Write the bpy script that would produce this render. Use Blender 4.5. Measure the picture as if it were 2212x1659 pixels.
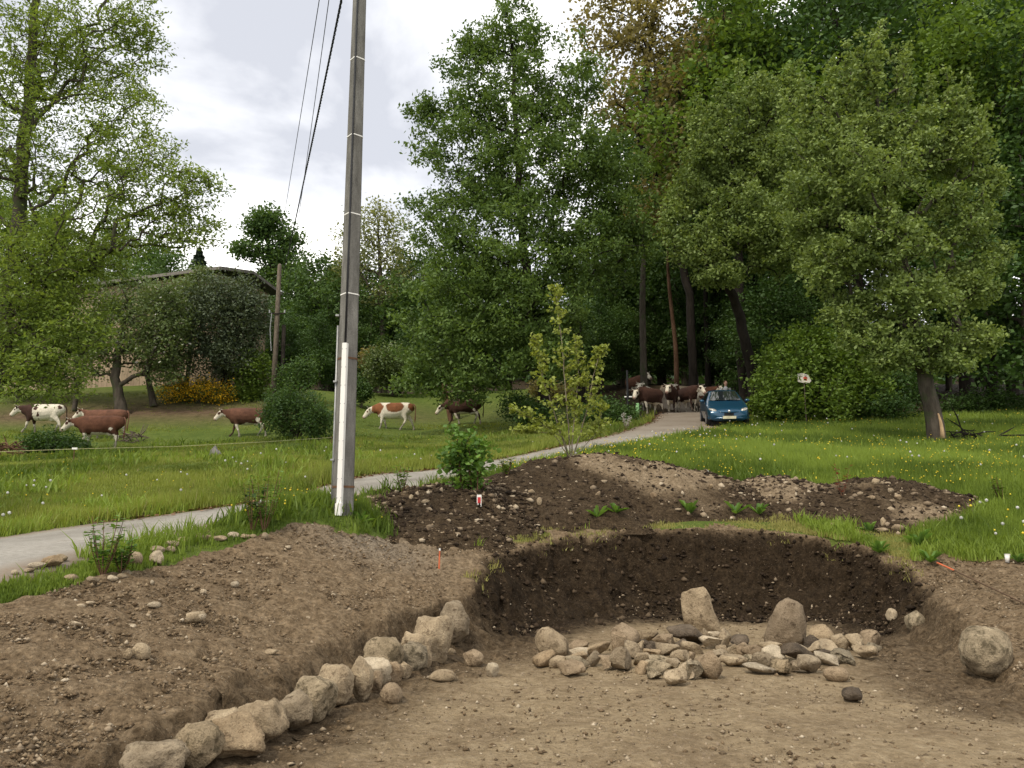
import bpy, math, random
import numpy as np
from mathutils import Vector, Matrix, Euler

for o in list(bpy.data.objects):
    bpy.data.objects.remove(o, do_unlink=True)
scene = bpy.context.scene
C = scene.collection
R = math.radians

# ------------------------------------------------------------------ camera
FOCAL_PX = 1750.0            # for a picture 2212 x 1659 (the working size of all picture measurements below)
PITCH = R(9.27)
EYE = np.array([0.0, 0.0, 1.6])
cam_d = bpy.data.cameras.new('camera')
cam = bpy.data.objects.new('camera', cam_d)
C.objects.link(cam)
cam.location = EYE
cam.rotation_euler = (R(90) + PITCH, 0, 0)
cam_d.sensor_fit = 'HORIZONTAL'
cam_d.sensor_width = 36.0
cam_d.lens = 36.0 * FOCAL_PX / 2212.0
cam_d.clip_end = 2000
scene.camera = cam

# ------------------------------------------------------------------ sky and sun
SUN_EL, SUN_AZ = R(52), R(215)     # azimuth clockwise from +Y
world = bpy.data.worlds.new('World')
scene.world = world
world.use_nodes = True
wn, wl = world.node_tree.nodes, world.node_tree.links
wn.clear()
w_out = wn.new('ShaderNodeOutputWorld')
w_bg = wn.new('ShaderNodeBackground')
w_sky = wn.new('ShaderNodeTexSky')
w_sky.sky_type = 'NISHITA'
w_sky.sun_disc = False
w_sky.sun_elevation = SUN_EL
w_sky.sun_rotation = SUN_AZ
w_sky.air_density = 1.0
w_sky.dust_density = 2.0
w_gain = wn.new('ShaderNodeVectorMath'); w_gain.operation = 'SCALE'
w_gain.inputs['Scale'].default_value = 0.10
wl.new(w_sky.outputs[0], w_gain.inputs[0])
w_tc = wn.new('ShaderNodeTexCoord')
w_map = wn.new('ShaderNodeMapping'); w_map.inputs['Scale'].default_value = (1.0, 1.0, 1.7)
w_map.inputs['Location'].default_value = (0.35, 0.2, 0.1)
wl.new(w_tc.outputs['Generated'], w_map.inputs[0])
w_n1 = wn.new('ShaderNodeTexNoise'); w_n1.inputs['Scale'].default_value = 2.6; w_n1.inputs['Detail'].default_value = 7
w_n1.inputs['Roughness'].default_value = 0.52; w_n1.inputs['Distortion'].default_value = 0.25
wl.new(w_map.outputs[0], w_n1.inputs['Vector'])
w_r1 = wn.new('ShaderNodeValToRGB')
w_r1.color_ramp.elements[0].position = 0.37; w_r1.color_ramp.elements[0].color = (0.43, 0.44, 0.475, 1)
w_r1.color_ramp.elements[1].position = 0.64; w_r1.color_ramp.elements[1].color = (1.40, 1.36, 1.28, 1)
e = w_r1.color_ramp.elements.new(0.50); e.color = (0.74, 0.74, 0.75, 1)
wl.new(w_n1.outputs['Fac'], w_r1.inputs[0])
w_mix = wn.new('ShaderNodeMixRGB'); w_mix.inputs[0].default_value = 0.90
wl.new(w_gain.outputs[0], w_mix.inputs[1]); wl.new(w_r1.outputs[0], w_mix.inputs[2])
wl.new(w_mix.outputs[0], w_bg.inputs['Color'])
w_bg.inputs['Strength'].default_value = 1.0
wl.new(w_bg.outputs[0], w_out.inputs['Surface'])

sun_d = bpy.data.lights.new('sun', 'SUN')
sun = bpy.data.objects.new('sun', sun_d)
C.objects.link(sun)
sun_d.energy = 1.5
sun_d.angle = R(10)
sun_d.color = (1.0, 0.91, 0.76)
sun_dir = Vector((math.sin(SUN_AZ) * math.cos(SUN_EL), math.cos(SUN_AZ) * math.cos(SUN_EL), math.sin(SUN_EL)))
sun.rotation_euler = sun_dir.to_track_quat('Z', 'Y').to_euler()
sun.location = (0, 0, 60)

scene.view_settings.view_transform = 'Standard'
scene.view_settings.look = 'None'
scene.view_settings.exposure = 0.88
scene.view_settings.gamma = 1.0
scene.view_settings.use_curve_mapping = False
scene.render.engine = 'CYCLES'
scene.cycles.max_bounces = 6
scene.cycles.diffuse_bounces = 3
scene.cycles.transmission_bounces = 3
scene.cycles.transparent_max_bounces = 6
scene.cycles.caustics_reflective = False
scene.cycles.caustics_refractive = False

# ------------------------------------------------------------------ small helpers
def at(u, v, d):
    """world point seen at picture position (u, v) (2212-wide picture) at forward distance d"""
    xn = (u - 1106.0) / FOCAL_PX
    yn = (829.5 - v) / FOCAL_PX
    Y = math.cos(PITCH) - yn * math.sin(PITCH)
    Z = math.sin(PITCH) + yn * math.cos(PITCH)
    return np.array([xn / Y * d, d, 1.6 + Z / Y * d])

def hash3(ix, iy, iz, seed):
    h = (ix * 374761393 + iy * 668265263 + iz * 2147483647 + seed * 974711) & 0xFFFFFFFF
    h = ((h ^ (h >> 13)) * 1274126177) & 0xFFFFFFFF
    h = (h ^ (h >> 16)) & 0xFFFFFFFF
    return h / 4294967295.0

def vnoise(x, y, z, seed=0):
    x = np.asarray(x, float); y = np.asarray(y, float) + 0 * x; z = np.asarray(z, float) + 0 * x
    ix, iy, iz = np.floor(x).astype(np.int64), np.floor(y).astype(np.int64), np.floor(z).astype(np.int64)
    fx, fy, fz = x - ix, y - iy, z - iz
    fx, fy, fz = fx * fx * (3 - 2 * fx), fy * fy * (3 - 2 * fy), fz * fz * (3 - 2 * fz)
    r = 0
    for a in (0, 1):
        for b in (0, 1):
            for c in (0, 1):
                w = (fx if a else 1 - fx) * (fy if b else 1 - fy) * (fz if c else 1 - fz)
                r = r + w * hash3(ix + a, iy + b, iz + c, seed)
    return r * 2 - 1

def fbm(x, y, z=0.0, seed=0, octaves=4, gain=0.5):
    r, a, f = 0, 1.0, 1.0
    for o in range(octaves):
        r = r + a * vnoise(np.asarray(x) * f + 17.3 * o, np.asarray(y) * f - 9.1 * o, np.asarray(z) * f + 3.7 * o, seed + o)
        a *= gain; f *= 2.03
    return r

def smooth(t):
    t = np.clip(t, 0, 1)
    return t * t * (3 - 2 * t)

def mesh_np(name, verts, faces, mats=None, attrs=None, smooth_shade=False, colors=None):
    """mesh from numpy arrays; faces is (n,3) or (n,4), or a list of such arrays"""
    me = bpy.data.meshes.new(name)
    verts = np.ascontiguousarray(verts, dtype=np.float32)
    fl = faces if isinstance(faces, list) else [faces]
    fl = [np.asarray(f, dtype=np.int32) for f in fl if len(f)]
    me.vertices.add(len(verts)); me.vertices.foreach_set('co', verts.ravel())
    idx = np.concatenate([f.ravel() for f in fl]) if fl else np.zeros(0, np.int32)
    sizes = np.concatenate([np.full(len(f), f.shape[1], np.int32) for f in fl]) if fl else np.zeros(0, np.int32)
    starts = np.concatenate([[0], np.cumsum(sizes)[:-1]]).astype(np.int32) if len(sizes) else sizes
    me.loops.add(len(idx)); me.loops.foreach_set('vertex_index', idx)
    me.polygons.add(len(sizes)); me.polygons.foreach_set('loop_start', starts)
    if smooth_shade:
        me.polygons.foreach_set('use_smooth', np.ones(len(sizes), dtype=bool))
    me.update(calc_edges=True)
    for k, a in (attrs or {}).items():
        at_ = me.attributes.new(k, 'FLOAT', 'POINT')
        at_.data.foreach_set('value', np.ascontiguousarray(a, dtype=np.float32))
    if colors is not None:
        ca = me.color_attributes.new('col', 'FLOAT_COLOR', 'POINT')
        cc = np.ones((len(verts), 4), np.float32); cc[:, :3] = colors
        ca.data.foreach_set('color', cc.ravel())
    for m in (mats or []):
        me.materials.append(m)
    return me

def link(name, me, parent=None, loc=None):
    o = bpy.data.objects.new(name, me)
    C.objects.link(o)
    if parent is not None:
        o.parent = parent
    if loc is not None:
        o.location = loc
    return o

def tag(o, label=None, cat=None, group=None, kind=None):
    if label: o['label'] = label
    if cat: o['category'] = cat
    if group: o['group'] = group
    if kind: o['kind'] = kind
    return o

def empty(name, loc, label=None, cat=None, group=None, rz=0.0):
    o = bpy.data.objects.new(name, None)
    C.objects.link(o)
    o.location = loc
    o.rotation_euler = (0, 0, rz)
    o.empty_display_size = 0.2
    return tag(o, label, cat, group)

class MB:
    """collects simple shapes into one mesh"""
    def __init__(s): s.v, s.f = [], []
    def add(s, verts, faces):
        b = len(s.v)
        s.v += [tuple(map(float, p)) for p in verts]
        s.f += [tuple(b + i for i in f) for f in faces]
        return s
    def box(s, c, d, rot=None):
        hx, hy, hz = d[0] / 2, d[1] / 2, d[2] / 2
        vs = [Vector((sx * hx, sy * hy, sz * hz)) for sz in (-1, 1) for sy in (-1, 1) for sx in (-1, 1)]
        if rot is not None: vs = [rot @ p for p in vs]
        c = Vector(c)
        return s.add([p + c for p in vs], [(0, 2, 3, 1), (4, 5, 7, 6), (0, 1, 5, 4), (1, 3, 7, 5), (3, 2, 6, 7), (2, 0, 4, 6)])
    def tube(s, pts, rad, n=8, caps=True):
        pts = [np.asarray(p, float) for p in pts]
        if np.isscalar(rad): rad = [rad] * len(pts)
        base = len(s.v); fs = []; prev = None
        for i, p in enumerate(pts):
            t = pts[min(i + 1, len(pts) - 1)] - pts[max(i - 1, 0)]
            t = t / (np.linalg.norm(t) + 1e-9)
            if prev is None:
                a = np.cross(t, [0.0, 0.0, 1.0] if abs(t[2]) < 0.9 else [1.0, 0.0, 0.0])
            else:
                a = prev - t * np.dot(prev, t)
            a = a / (np.linalg.norm(a) + 1e-9); prev = a
            b = np.cross(t, a)
            r = rad[i]
            ra, rb = (r if np.ndim(r) else (r, r))
            for k in range(n):
                w = 2 * math.pi * k / n
                s.v.append(tuple(p + a * ra * math.cos(w) + b * rb * math.sin(w)))
        for i in range(len(pts) - 1):
            for k in range(n):
                q = base + i * n
                fs.append((q + k, q + (k + 1) % n, q + n + (k + 1) % n, q + n + k))
        if caps:
            fs.append(tuple(base + k for k in reversed(range(n))))
            q = base + (len(pts) - 1) * n
            fs.append(tuple(q + k for k in range(n)))
        s.f += fs
        return s
    def ellipsoid(s, c, r, n=10, m=7, rot=None):
        vs = []
        for j in range(1, m):
            ph = math.pi * j / m
            for k in range(n):
                th = 2 * math.pi * k / n
                vs.append(Vector((r[0] * math.sin(ph) * math.cos(th), r[1] * math.sin(ph) * math.sin(th), r[2] * math.cos(ph))))
        vs += [Vector((0, 0, r[2])), Vector((0, 0, -r[2]))]
        fs = []
        for j in range(m - 2):
            for k in range(n):
                fs.append((j * n + k, (j + 1) * n + k, (j + 1) * n + (k + 1) % n, j * n + (k + 1) % n))
        T, B = len(vs) - 2, len(vs) - 1
        for k in range(n):
            fs.append((T, k, (k + 1) % n))
            fs.append((B, (m - 2) * n + (k + 1) % n, (m - 2) * n + k))
        if rot is not None: vs = [rot @ p for p in vs]
        return s.add([p + Vector(c) for p in vs], fs)
    def prism(s, poly, axis_vec):
        """extrude a planar 3-D polygon by a vector"""
        n = len(poly); a = [np.asarray(p, float) for p in poly]; b = [p + np.asarray(axis_vec, float) for p in a]
        fs = [tuple(reversed(range(n))), tuple(range(n, 2 * n))] + [(i, (i + 1) % n, n + (i + 1) % n, n + i) for i in range(n)]
        return s.add(a + b, fs)
    def mesh(s, name, mat=None, sm=False):
        me = bpy.data.meshes.new(name)
        me.from_pydata(s.v, [], s.f)
        if sm: me.polygons.foreach_set('use_smooth', [True] * len(me.polygons))
        me.update()
        if mat is not None: me.materials.append(mat)
        return me
    def build(s, name, mat=None, parent=None, sm=False, loc=None, bevel=0.0):
        o = link(name, s.mesh(name, mat, sm), parent, loc)
        if bevel:
            b = o.modifiers.new('bevel', 'BEVEL'); b.width = bevel; b.segments = 2; b.limit_method = 'ANGLE'
        return o

# ------------------------------------------------------------------ materials
class NT:
    def __init__(s, name):
        s.m = bpy.data.materials.new(name); s.m.use_nodes = True
        s.t = s.m.node_tree; s.n, s.l = s.t.nodes, s.t.links
        s.n.clear()
        s.out = s.n.new('ShaderNodeOutputMaterial')
    def new(s, kind, **kw):
        nd = s.n.new('ShaderNode' + kind)
        for k, v in kw.items():
            if k.startswith('_'): setattr(nd, k[1:], v)
            else:
                sock = nd.inputs[int(k[1:])] if k[0] == 'i' and k[1:].isdigit() else nd.inputs[k.replace('__', ' ')]
                if hasattr(v, 'is_output'): s.l.new(v, sock)
                else: sock.default_value = v
        return nd
    def coord(s, which='Object', scale=1.0):
        tc = s.new('TexCoord')
        if scale == 1.0: return tc.outputs[which]
        mp = s.new('Mapping', Vector=tc.outputs[which])
        mp.inputs['Scale'].default_value = (scale,) * 3 if np.isscalar(scale) else scale
        return mp.outputs[0]
    def noise(s, vec, scale, detail=4, rough=0.55):
        return s.new('TexNoise', Vector=vec, Scale=scale, Detail=detail, Roughness=rough).outputs['Fac']
    def ramp(s, fac, stops):
        r = s.new('ValToRGB', Fac=fac)
        cr = r.color_ramp
        while len(cr.elements) < len(stops): cr.elements.new(0.5)
        for el, (p, c) in zip(cr.elements, stops):
            el.position = p; el.color = (*c, 1) if len(c) == 3 else c
        return r.outputs[0]
    def mix(s, fac, a, b, mode='MIX'):
        nd = s.n.new('ShaderNodeMixRGB'); nd.blend_type = mode
        for sock, v in zip(nd.inputs, (fac, a, b)):
            if hasattr(v, 'is_output'): s.l.new(v, sock)
            else: sock.default_value = v if np.isscalar(v) else (*v, 1)
        return nd.outputs[0]
    def math(s, op, a, b=0.0):
        nd = s.n.new('ShaderNodeMath'); nd.operation = op
        for sock, v in zip(nd.inputs, (a, b)):
            if hasattr(v, 'is_output'): s.l.new(v, sock)
            else: sock.default_value = v
        return nd.outputs[0]
    def attr(s, name, out='Fac'):
        nd = s.new('Attribute'); nd.attribute_name = name
        return nd.outputs[out]
    def bump(s, h, strength=0.4, dist=0.02):
        return s.new('Bump', Strength=strength, Distance=dist, Height=h).outputs[0]
    def finish(s, color, rough=0.9, normal=None, metallic=0.0, spec=0.3, coat=0.0):
        b = s.new('BsdfPrincipled')
        for sock, v in (('Base Color', color), ('Roughness', rough), ('Metallic', metallic), ('Specular IOR Level', spec), ('Coat Weight', coat)):
            if hasattr(v, 'is_output'): s.l.new(v, b.inputs[sock])
            else: b.inputs[sock].default_value = v if np.isscalar(v) else (*v, 1)
        if normal is not None: s.l.new(normal, b.inputs['Normal'])
        s.l.new(b.outputs[0], s.out.inputs['Surface'])
        return s.m

def m_simple(name, col, rough=0.7, metallic=0.0, var=0.25, scale=6.0, bump=0.0, spec=0.3, coat=0.0):
    t = NT(name); v = t.coord('Object')
    n = t.noise(v, scale, 5)
    lo = tuple(c * (1 - var) for c in col); hi = tuple(min(1, c * (1 + var)) for c in col)
    c = t.ramp(n, [(0.3, lo), (0.7, hi)])
    nm = t.bump(t.noise(v, scale * 4, 4), bump, 0.01) if bump else None
    return t.finish(c, rough, nm, metallic, spec, coat)

def m_leaf(name, dark, light, trans=0.35, tcol=None, rough=0.55, accent=None, accent_at=0.93):
    t = NT(name)
    rnd = t.attr('rnd')
    stops = [(0.0, dark), (0.85, light)]
    if accent: stops = [(0.0, dark), (accent_at - 0.06, light), (accent_at, accent)]
    c = t.ramp(rnd, stops)
    d = t.new('BsdfPrincipled', Roughness=rough)
    d.inputs['Specular IOR Level'].default_value = 0.25
    t.l.new(c, d.inputs['Base Color'])
    tr = t.new('BsdfTranslucent')
    tc = t.mix(1.0, c, tcol or (1.25, 1.2, 0.55), 'MULTIPLY')
    t.l.new(tc, tr.inputs['Color'])
    ms = t.new('MixShader', Fac=trans)
    t.l.new(d.outputs[0], ms.inputs[1]); t.l.new(tr.outputs[0], ms.inputs[2])
    t.l.new(ms.outputs[0], t.out.inputs['Surface'])
    return t.m

def m_bark(name, dark, light, scale=6.0, moss=None):
    t = NT(name)
    v = t.coord('Object', (1, 1, 0.25))
    n = t.noise(v, scale, 7, 0.65)
    c = t.ramp(n, [(0.3, dark), (0.7, light)])
    if moss:
        c = t.mix(t.ramp(t.noise(t.coord('Object'), 2.2, 4), [(0.52, (0, 0, 0)), (0.66, (1, 1, 1))]), c, moss)
    return t.finish(c, 0.95, t.bump(t.noise(v, scale * 2.5, 6, 0.7), 0.8, 0.04), spec=0.15)

# ================================================================== terrain
# control points of the hillside without pit and spoil heaps: picture position and forward distance
CTRL = [
    (0,1659,4.6),(0,1500,5.8),(0,1295,7.6),(150,1430,6.4),(300,1300,8.0),(300,1450,6.6),(600,1300,9.2),(700,1200,10.6),
    (735,1103,11.8),(950,1230,11.2),(850,1170,12.0),(100,1659,5.0),(300,1570,5.75),(480,1490,6.5),(700,1400,8.3),(870,1330,9.6),
    (960,1290,10.3),(1015,1285,10.7),(1050,1210,11.6),(1100,1190,12.4),(1200,1165,13.2),(1350,1148,13.8),(1500,1143,14.0),
    (1700,1150,13.9),(1850,1175,13.3),(1950,1220,12.3),(2030,1290,10.9),(2090,1350,9.6),(2212,1480,7.8),(2212,1300,9.9),
    (1100,1172,12.7),(1300,1130,14.6),(1500,1118,15.0),(1700,1118,14.8),(1900,1148,14.0),(2000,1190,12.8),(2130,1190,12.4),
    (2212,1160,12.8),(2150,1100,14.5),(2212,1050,16.0),(2000,1040,17.2),
    (2020,957,26),(1562,917,34),(1750,915,33.5),(2200,940,27.5),(2212,905,33),(1800,1000,19.8),(1500,992,20.2),(1350,985,21),
    (2000,898,37),(1750,890,39),
    (0,1235,8.2),(0,1165,10.8),(300,1165,10.1),(300,1122,13.2),(500,1120,11.9),(500,1093,14.8),(735,1083,13.4),(735,1052,16.8),
    (900,1045,16.2),(900,1018,21),(1100,1010,20),(1100,990,24),(1300,968,24.5),(1300,950,28.5),(1420,918,33.5),(1450,893,41),(1500,880,48),
    (0,1120,12.6),(100,1050,17),(300,1030,18.5),(200,968,34),(70,935,38.5),(520,943,38),(640,950,33.5),(700,1000,21),(600,1045,18),
    (850,930,42),(990,918,44),(1050,960,32),(700,905,42),(250,902,42.5),(450,898,42.5),(120,905,43),(1080,905,46.5),(880,905,47),
    (0,872,46),(200,869,45),(400,869,45),(600,869,45.2),(700,862,47),(800,862,51),(1000,868,51),(1100,876,50),(900,850,60),(700,846,62),
]
CP = np.array([at(*c) for c in CTRL])
EXTRA = np.array([
    (-9,2,0.0),(9,3,0.1),(0,-12,-1.2),(-40,-10,-1.5),(40,-10,-1.0),(-25,12,1.5),(25,14,2.2),(30,30,5.6),(45,40,8),(-45,30,4.6),(-45,48,8.0),
    (-70,80,14),(0,90,15),(20,70,13),(50,80,14.5),(100,60,11),(-100,60,11),(-60,200,46),(40,180,34),(160,160,28),(-180,180,36),
    (0,400,90),(-250,380,85),(250,380,80),(-260,20,3),(260,20,4),(260,-60,-8),(-260,-60,-8),(0,-80,-9),(10,50,9.0),(-12,62,10.9)])
CP = np.vstack([CP, EXTRA])

def _tps(r2):
    return 0.5 * r2 * np.log(r2 + 1e-9)
_n = len(CP)
_A = np.zeros((_n + 3, _n + 3))
_d2 = (CP[:, None, 0] - CP[None, :, 0]) ** 2 + (CP[:, None, 1] - CP[None, :, 1]) ** 2
_A[:_n, :_n] = _tps(_d2) + np.eye(_n) * 0.02
_P = np.column_stack([np.ones(_n), CP[:, :2]])
_A[:_n, _n:] = _P; _A[_n:, :_n] = _P.T
_W = np.linalg.solve(_A, np.concatenate([CP[:, 2], np.zeros(3)]))

def hill(x, y):
    x = np.asarray(x, float); y = np.asarray(y, float)
    sh = x.shape; x = x.ravel(); y = y.ravel(); out = np.empty_like(x)
    for i in range(0, len(x), 20000):
        a, b = x[i:i + 20000], y[i:i + 20000]
        d2 = (a[:, None] - CP[None, :, 0]) ** 2 + (b[:, None] - CP[None, :, 1]) ** 2
        out[i:i + 20000] = _tps(d2) @ _W[:_n] + _W[_n] + _W[_n + 1] * a + _W[_n + 2] * b
    return out.reshape(sh)

PIT = np.array([at(*c)[:2] for c in [
    (100,1659,5.0),(300,1570,5.75),(480,1490,6.5),(700,1400,8.3),(870,1330,9.6),(955,1292,10.3),(1000,1310,10.35),(1030,1270,10.9),(1048,1212,11.6),(1100,1190,12.4),
    (1200,1165,13.2),(1350,1148,13.8),(1500,1143,14.0),(1700,1150,13.9),(1850,1175,13.3),(1950,1220,12.3),(2030,1290,10.9),(2090,1350,9.6),(2212,1480,7.8)]]
    + [(6.2, 6.6), (9, 5.4), (12, 3), (12, -8), (-3.2, -8), (-3.1, 2.5)])

def poly_sd(x, y, poly):
    """signed distance, negative inside"""
    x = np.asarray(x, float); y = np.asarray(y, float)
    d = np.full(x.shape, 1e9); ins = np.zeros(x.shape, bool)
    n = len(poly)
    for i in range(n):
        ax, ay = poly[i]; bx, by = poly[(i + 1) % n]
        ex, ey = bx - ax, by - ay
        t = np.clip(((x - ax) * ex + (y - ay) * ey) / (ex * ex + ey * ey + 1e-12), 0, 1)
        d = np.minimum(d, np.hypot(x - ax - t * ex, y - ay - t * ey))
        if abs(ey) > 1e-12:
            c = ((ay > y) != (by > y)) & (x < ex * (y - ay) / ey + ax)
            ins ^= c
    return np.where(ins, -d, d)

def pit_sd(x, y):
    s = poly_sd(x, y, PIT)
    return s + 0.07 * fbm(np.asarray(x) * 2.3, np.asarray(y) * 2.3, 0, 5, 3) + 0.035 * vnoise(np.asarray(x) * 9, np.asarray(y) * 9, 0, 6)

def floor_h(x, y):
    return 0.03 * fbm(np.asarray(x) * 0.7, np.asarray(y) * 0.7, 0, 31, 3)

def ground_h(x, y):
    x = np.asarray(x, float); y = np.asarray(y, float)
    h = hill(x, y)
    near = (x > -8) & (x < 13) & (y > -9) & (y < 18)
    if np.any(near):
        xs, ys = x[near], y[near]
        sd = pit_sd(xs, ys)
        up = h[near]
        fl = floor_h(xs, ys)
        # wall: steep upper part, softer foot
        hgt = np.maximum(up - fl, 0.05)
        run = 0.08 + 0.72 * hgt
        t = np.clip(-sd / run, 0, 1)
        prof = np.where(t < 0.45, 1 - t / 0.45 * 0.66, 0.34 * ((1 - t) / 0.55) ** 1.35)
        z = np.where(sd > 0, up, fl + hgt * prof)
        # loose earth at the wall's foot
        z = z + np.where(sd < 0, 0.10 * hgt * np.exp(-((-sd - run) / 0.45) ** 2) * (0.6 + 0.6 * fbm(xs * 1.3, ys * 1.3, 0, 41, 2)), 0)
        # small heap of raked soil on the terrace
        p = MOUND_T
        r2 = ((xs - p[0]) / 0.95) ** 2 + ((ys - p[1]) / 0.8) ** 2
        z = z + np.where(sd > 0, 0.16 * np.exp(-r2 * 1.6), 0)
        h = h.copy(); h[near] = z
    return h

MOUND_T = at(690, 1280, 9.3)

def gz(x, y):
    return float(ground_h(np.array([x]), np.array([y]))[0])

def hit(u, v, dmax=120.0):
    """where the ray through (u, v) meets the ground"""
    d = np.concatenate([np.arange(3, 20, 0.05), np.arange(20, dmax, 0.25)])
    P0, P1 = at(u, v, 0.0), at(u, v, 1.0)
    pts = P0[None] + (P1 - P0)[None] * d[:, None]
    g = pts[:, 2] - ground_h(pts[:, 0], pts[:, 1])
    k = np.argmax(g < 0)
    if g[k] >= 0: k = len(d) - 1
    if k > 0:
        t = g[k - 1] / (g[k - 1] - g[k] + 1e-12)
        return pts[k - 1] * (1 - t) + pts[k] * t
    return pts[k]

# road centre line from its two edges
ROAD_PX = [((0,1235,8.2),(0,1165,10.8)), ((300,1165,10.1),(300,1122,13.2)), ((500,1120,11.9),(500,1093,14.8)), ((735,1083,13.4),(735,1052,16.8)),
           ((900,1045,16.2),(900,1018,21)), ((1100,1010,20),(1100,990,24)), ((1300,968,24.5),(1300,950,28.5))]
_mid = [((at(*a) + at(*b)) / 2)[:2] for a, b in ROAD_PX]
_mid = [np.array(_mid[0]) - (np.array(_mid[1]) - np.array(_mid[0])) * 4] + _mid + [np.array(p) for p in ((7.0, 33.0), (8.6, 38.0), (10.0, 44.0), (11.5, 52.0), (14.0, 64.0))]
_mid = np.array(_mid)

def catmull(P, n=16):
    P = np.vstack([2 * P[0] - P[1], P, 2 * P[-1] - P[-2]])
    out = []
    for i in range(1, len(P) - 2):
        p0, p1, p2, p3 = P[i - 1], P[i], P[i + 1], P[i + 2]
        for k in range(n):
            t = k / n
            out.append(0.5 * ((2 * p1) + (-p0 + p2) * t + (2 * p0 - 5 * p1 + 4 * p2 - p3) * t * t + (-p0 + 3 * p1 - 3 * p2 + p3) * t ** 3))
    out.append(P[-2])
    return np.array(out)
ROAD = catmull(_mid, 12)
ROAD_HALF = 1.42

def road_dist(x, y):
    x = np.asarray(x, float); y = np.asarray(y, float)
    d = np.full(x.shape, 1e9)
    for i in range(len(ROAD) - 1):
        a, b = ROAD[i], ROAD[i + 1]; e_ = b - a
        t = np.clip(((x - a[0]) * e_[0] + (y - a[1]) * e_[1]) / (e_ @ e_ + 1e-12), 0, 1)
        d = np.minimum(d, np.hypot(x - a[0] - t * e_[0], y - a[1] - t * e_[1]))
    half = ROAD_HALF + 0.45 * smooth((y - 26) / 10)
    return d - half

# bare-earth outlines on the upper ground
SOIL_L = np.array([hit(u, v)[:2] for u, v in [(0,1298),(150,1262),(290,1238),(420,1192),(560,1162),(640,1138),(700,1130),(770,1150),(835,1168),(850,1135),(960,1160),(1060,1188)]]
                  + [hit(1045, 1215)[:2] + [0.5, -0.2], np.array([-0.4, 9]), np.array([-2, 5]), np.array([-2.5, -6]), np.array([-9, -6]), np.array([-9, 5.5])])
SOIL_R = np.array([hit(u, v)[:2] for u, v in [(1960,1222),(2040,1200),(2120,1216),(2205,1206)]] + [np.array([10, 11]), np.array([13, -6]), np.array([4.3, 5]), np.array([4.2, 8.0])])

def soil_mask(x, y):
    """1 on bare earth, 0 on grass"""
    x = np.asarray(x, float); y = np.asarray(y, float)
    m = np.zeros(x.shape)
    near = (x > -12) & (x < 14) & (y > -9) & (y < 18)
    if np.any(near):
        xs, ys = x[near], y[near]
        s = np.minimum(np.minimum(poly_sd(xs, ys, SOIL_L), poly_sd(xs, ys, SOIL_R)), poly_sd(xs, ys, PIT) - 0.16 - 0.30 * (fbm(xs * .8, ys * .8, 0, 78, 2) > 0.05))
        s = s + 0.14 * fbm(xs * 1.7, ys * 1.7, 0, 77, 3)
        m[near] = smooth((0.08 - s) / 0.16)
    return m

# earth bank below the barn lawn and behind the walking cows
def bank_mask(x, y):
    z = hill(x, y)
    zz = hill(x, np.asarray(y) + 0.5)
    sl = (zz - z) / 0.5
    return smooth((sl - 0.30) / 0.12) * (np.asarray(y) > 40) * (np.asarray(y) < 50)

# ------------------------------------------------------------------ ground sheet
def graded(lo, hi, a, b, fine, far):
    out = list(np.arange(lo, hi, fine))
    s, p = fine, lo
    L = []
    while p > a:
        s = min(s * 1.14, far); p -= s; L.append(p)
    s, p = fine, out[-1]
    Rr = []
    while p < b:
        s = min(s * 1.14, far); p += s; Rr.append(p)
    return np.array(L[::-1] + out + Rr)

gx = graded(-4.6, 7.0, -420, 420, 0.047, 9.0)
gy = graded(4.4, 14.6, -90, 620, 0.047, 9.0)
GX, GY = np.meshgrid(gx, gy)
GZ = ground_h(GX, GY)
S = soil_mask(GX, GY)
rough = fbm(GX * 2.1, GY * 2.1, 0, 3, 3)
fine = fbm(GX * 7.0, GY * 7.0, 0, 4, 3)
PSD = np.where((np.abs(GX) < 14) & (GY < 18) & (GY > -9), 1.0, 0.0)
_nm = PSD > 0
psd = np.full(GX.shape, 9.0); psd[_nm] = pit_sd(GX[_nm], GY[_nm])
floor_w = smooth((-psd - 0.80) / 0.7)                      # 1 on the trodden pit floor
amp = S * (1 - 0.72 * floor_w)
GZ = GZ + amp * (0.036 * rough + 0.034 * fine + 0.016 * vnoise(GX * 13, GY * 13, 0, 14)) + (1 - S) * 0.035 * fbm(GX * 0.9, GY * 0.9, 0, 8, 3) * (GY < 60)
rd = road_dist(GX, GY)
GZ = GZ - 0.07 * smooth((0.02 - rd) / 0.12)
# ragged wall: push wall vertices sideways
wall_w = smooth((0.05 - psd) / 0.1) * (1 - floor_w)
DX = wall_w * 0.05 * fbm(GX * 6, GY * 6, GZ * 6, 51, 4, .65)
DY = wall_w * 0.05 * fbm(GX * 6, GY * 6, GZ * 6, 61, 4, .65)
verts = np.column_stack([(GX + DX).ravel(), (GY + DY).ravel(), GZ.ravel()])
ny, nx = GX.shape
ii = np.arange(nx * ny).reshape(ny, nx)
quads = np.column_stack([ii[:-1, :-1].ravel(), ii[:-1, 1:].ravel(), ii[1:, 1:].ravel(), ii[1:, :-1].ravel()])
soil_face = (S[:-1, :-1] + S[1:, 1:] + S[1:, :-1] + S[:-1, 1:]).ravel() > 2.0
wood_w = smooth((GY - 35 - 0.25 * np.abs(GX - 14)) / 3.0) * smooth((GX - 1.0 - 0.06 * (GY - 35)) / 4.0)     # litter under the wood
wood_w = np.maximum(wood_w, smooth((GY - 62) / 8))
_fr = (GY > 38) & (GY < 52)
bank_w = np.zeros(GX.shape); bank_w[_fr] = bank_mask(GX[_fr], GY[_fr])
edge_w = smooth((0.30 - np.abs(rd - 0.12)) / 0.25)

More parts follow.
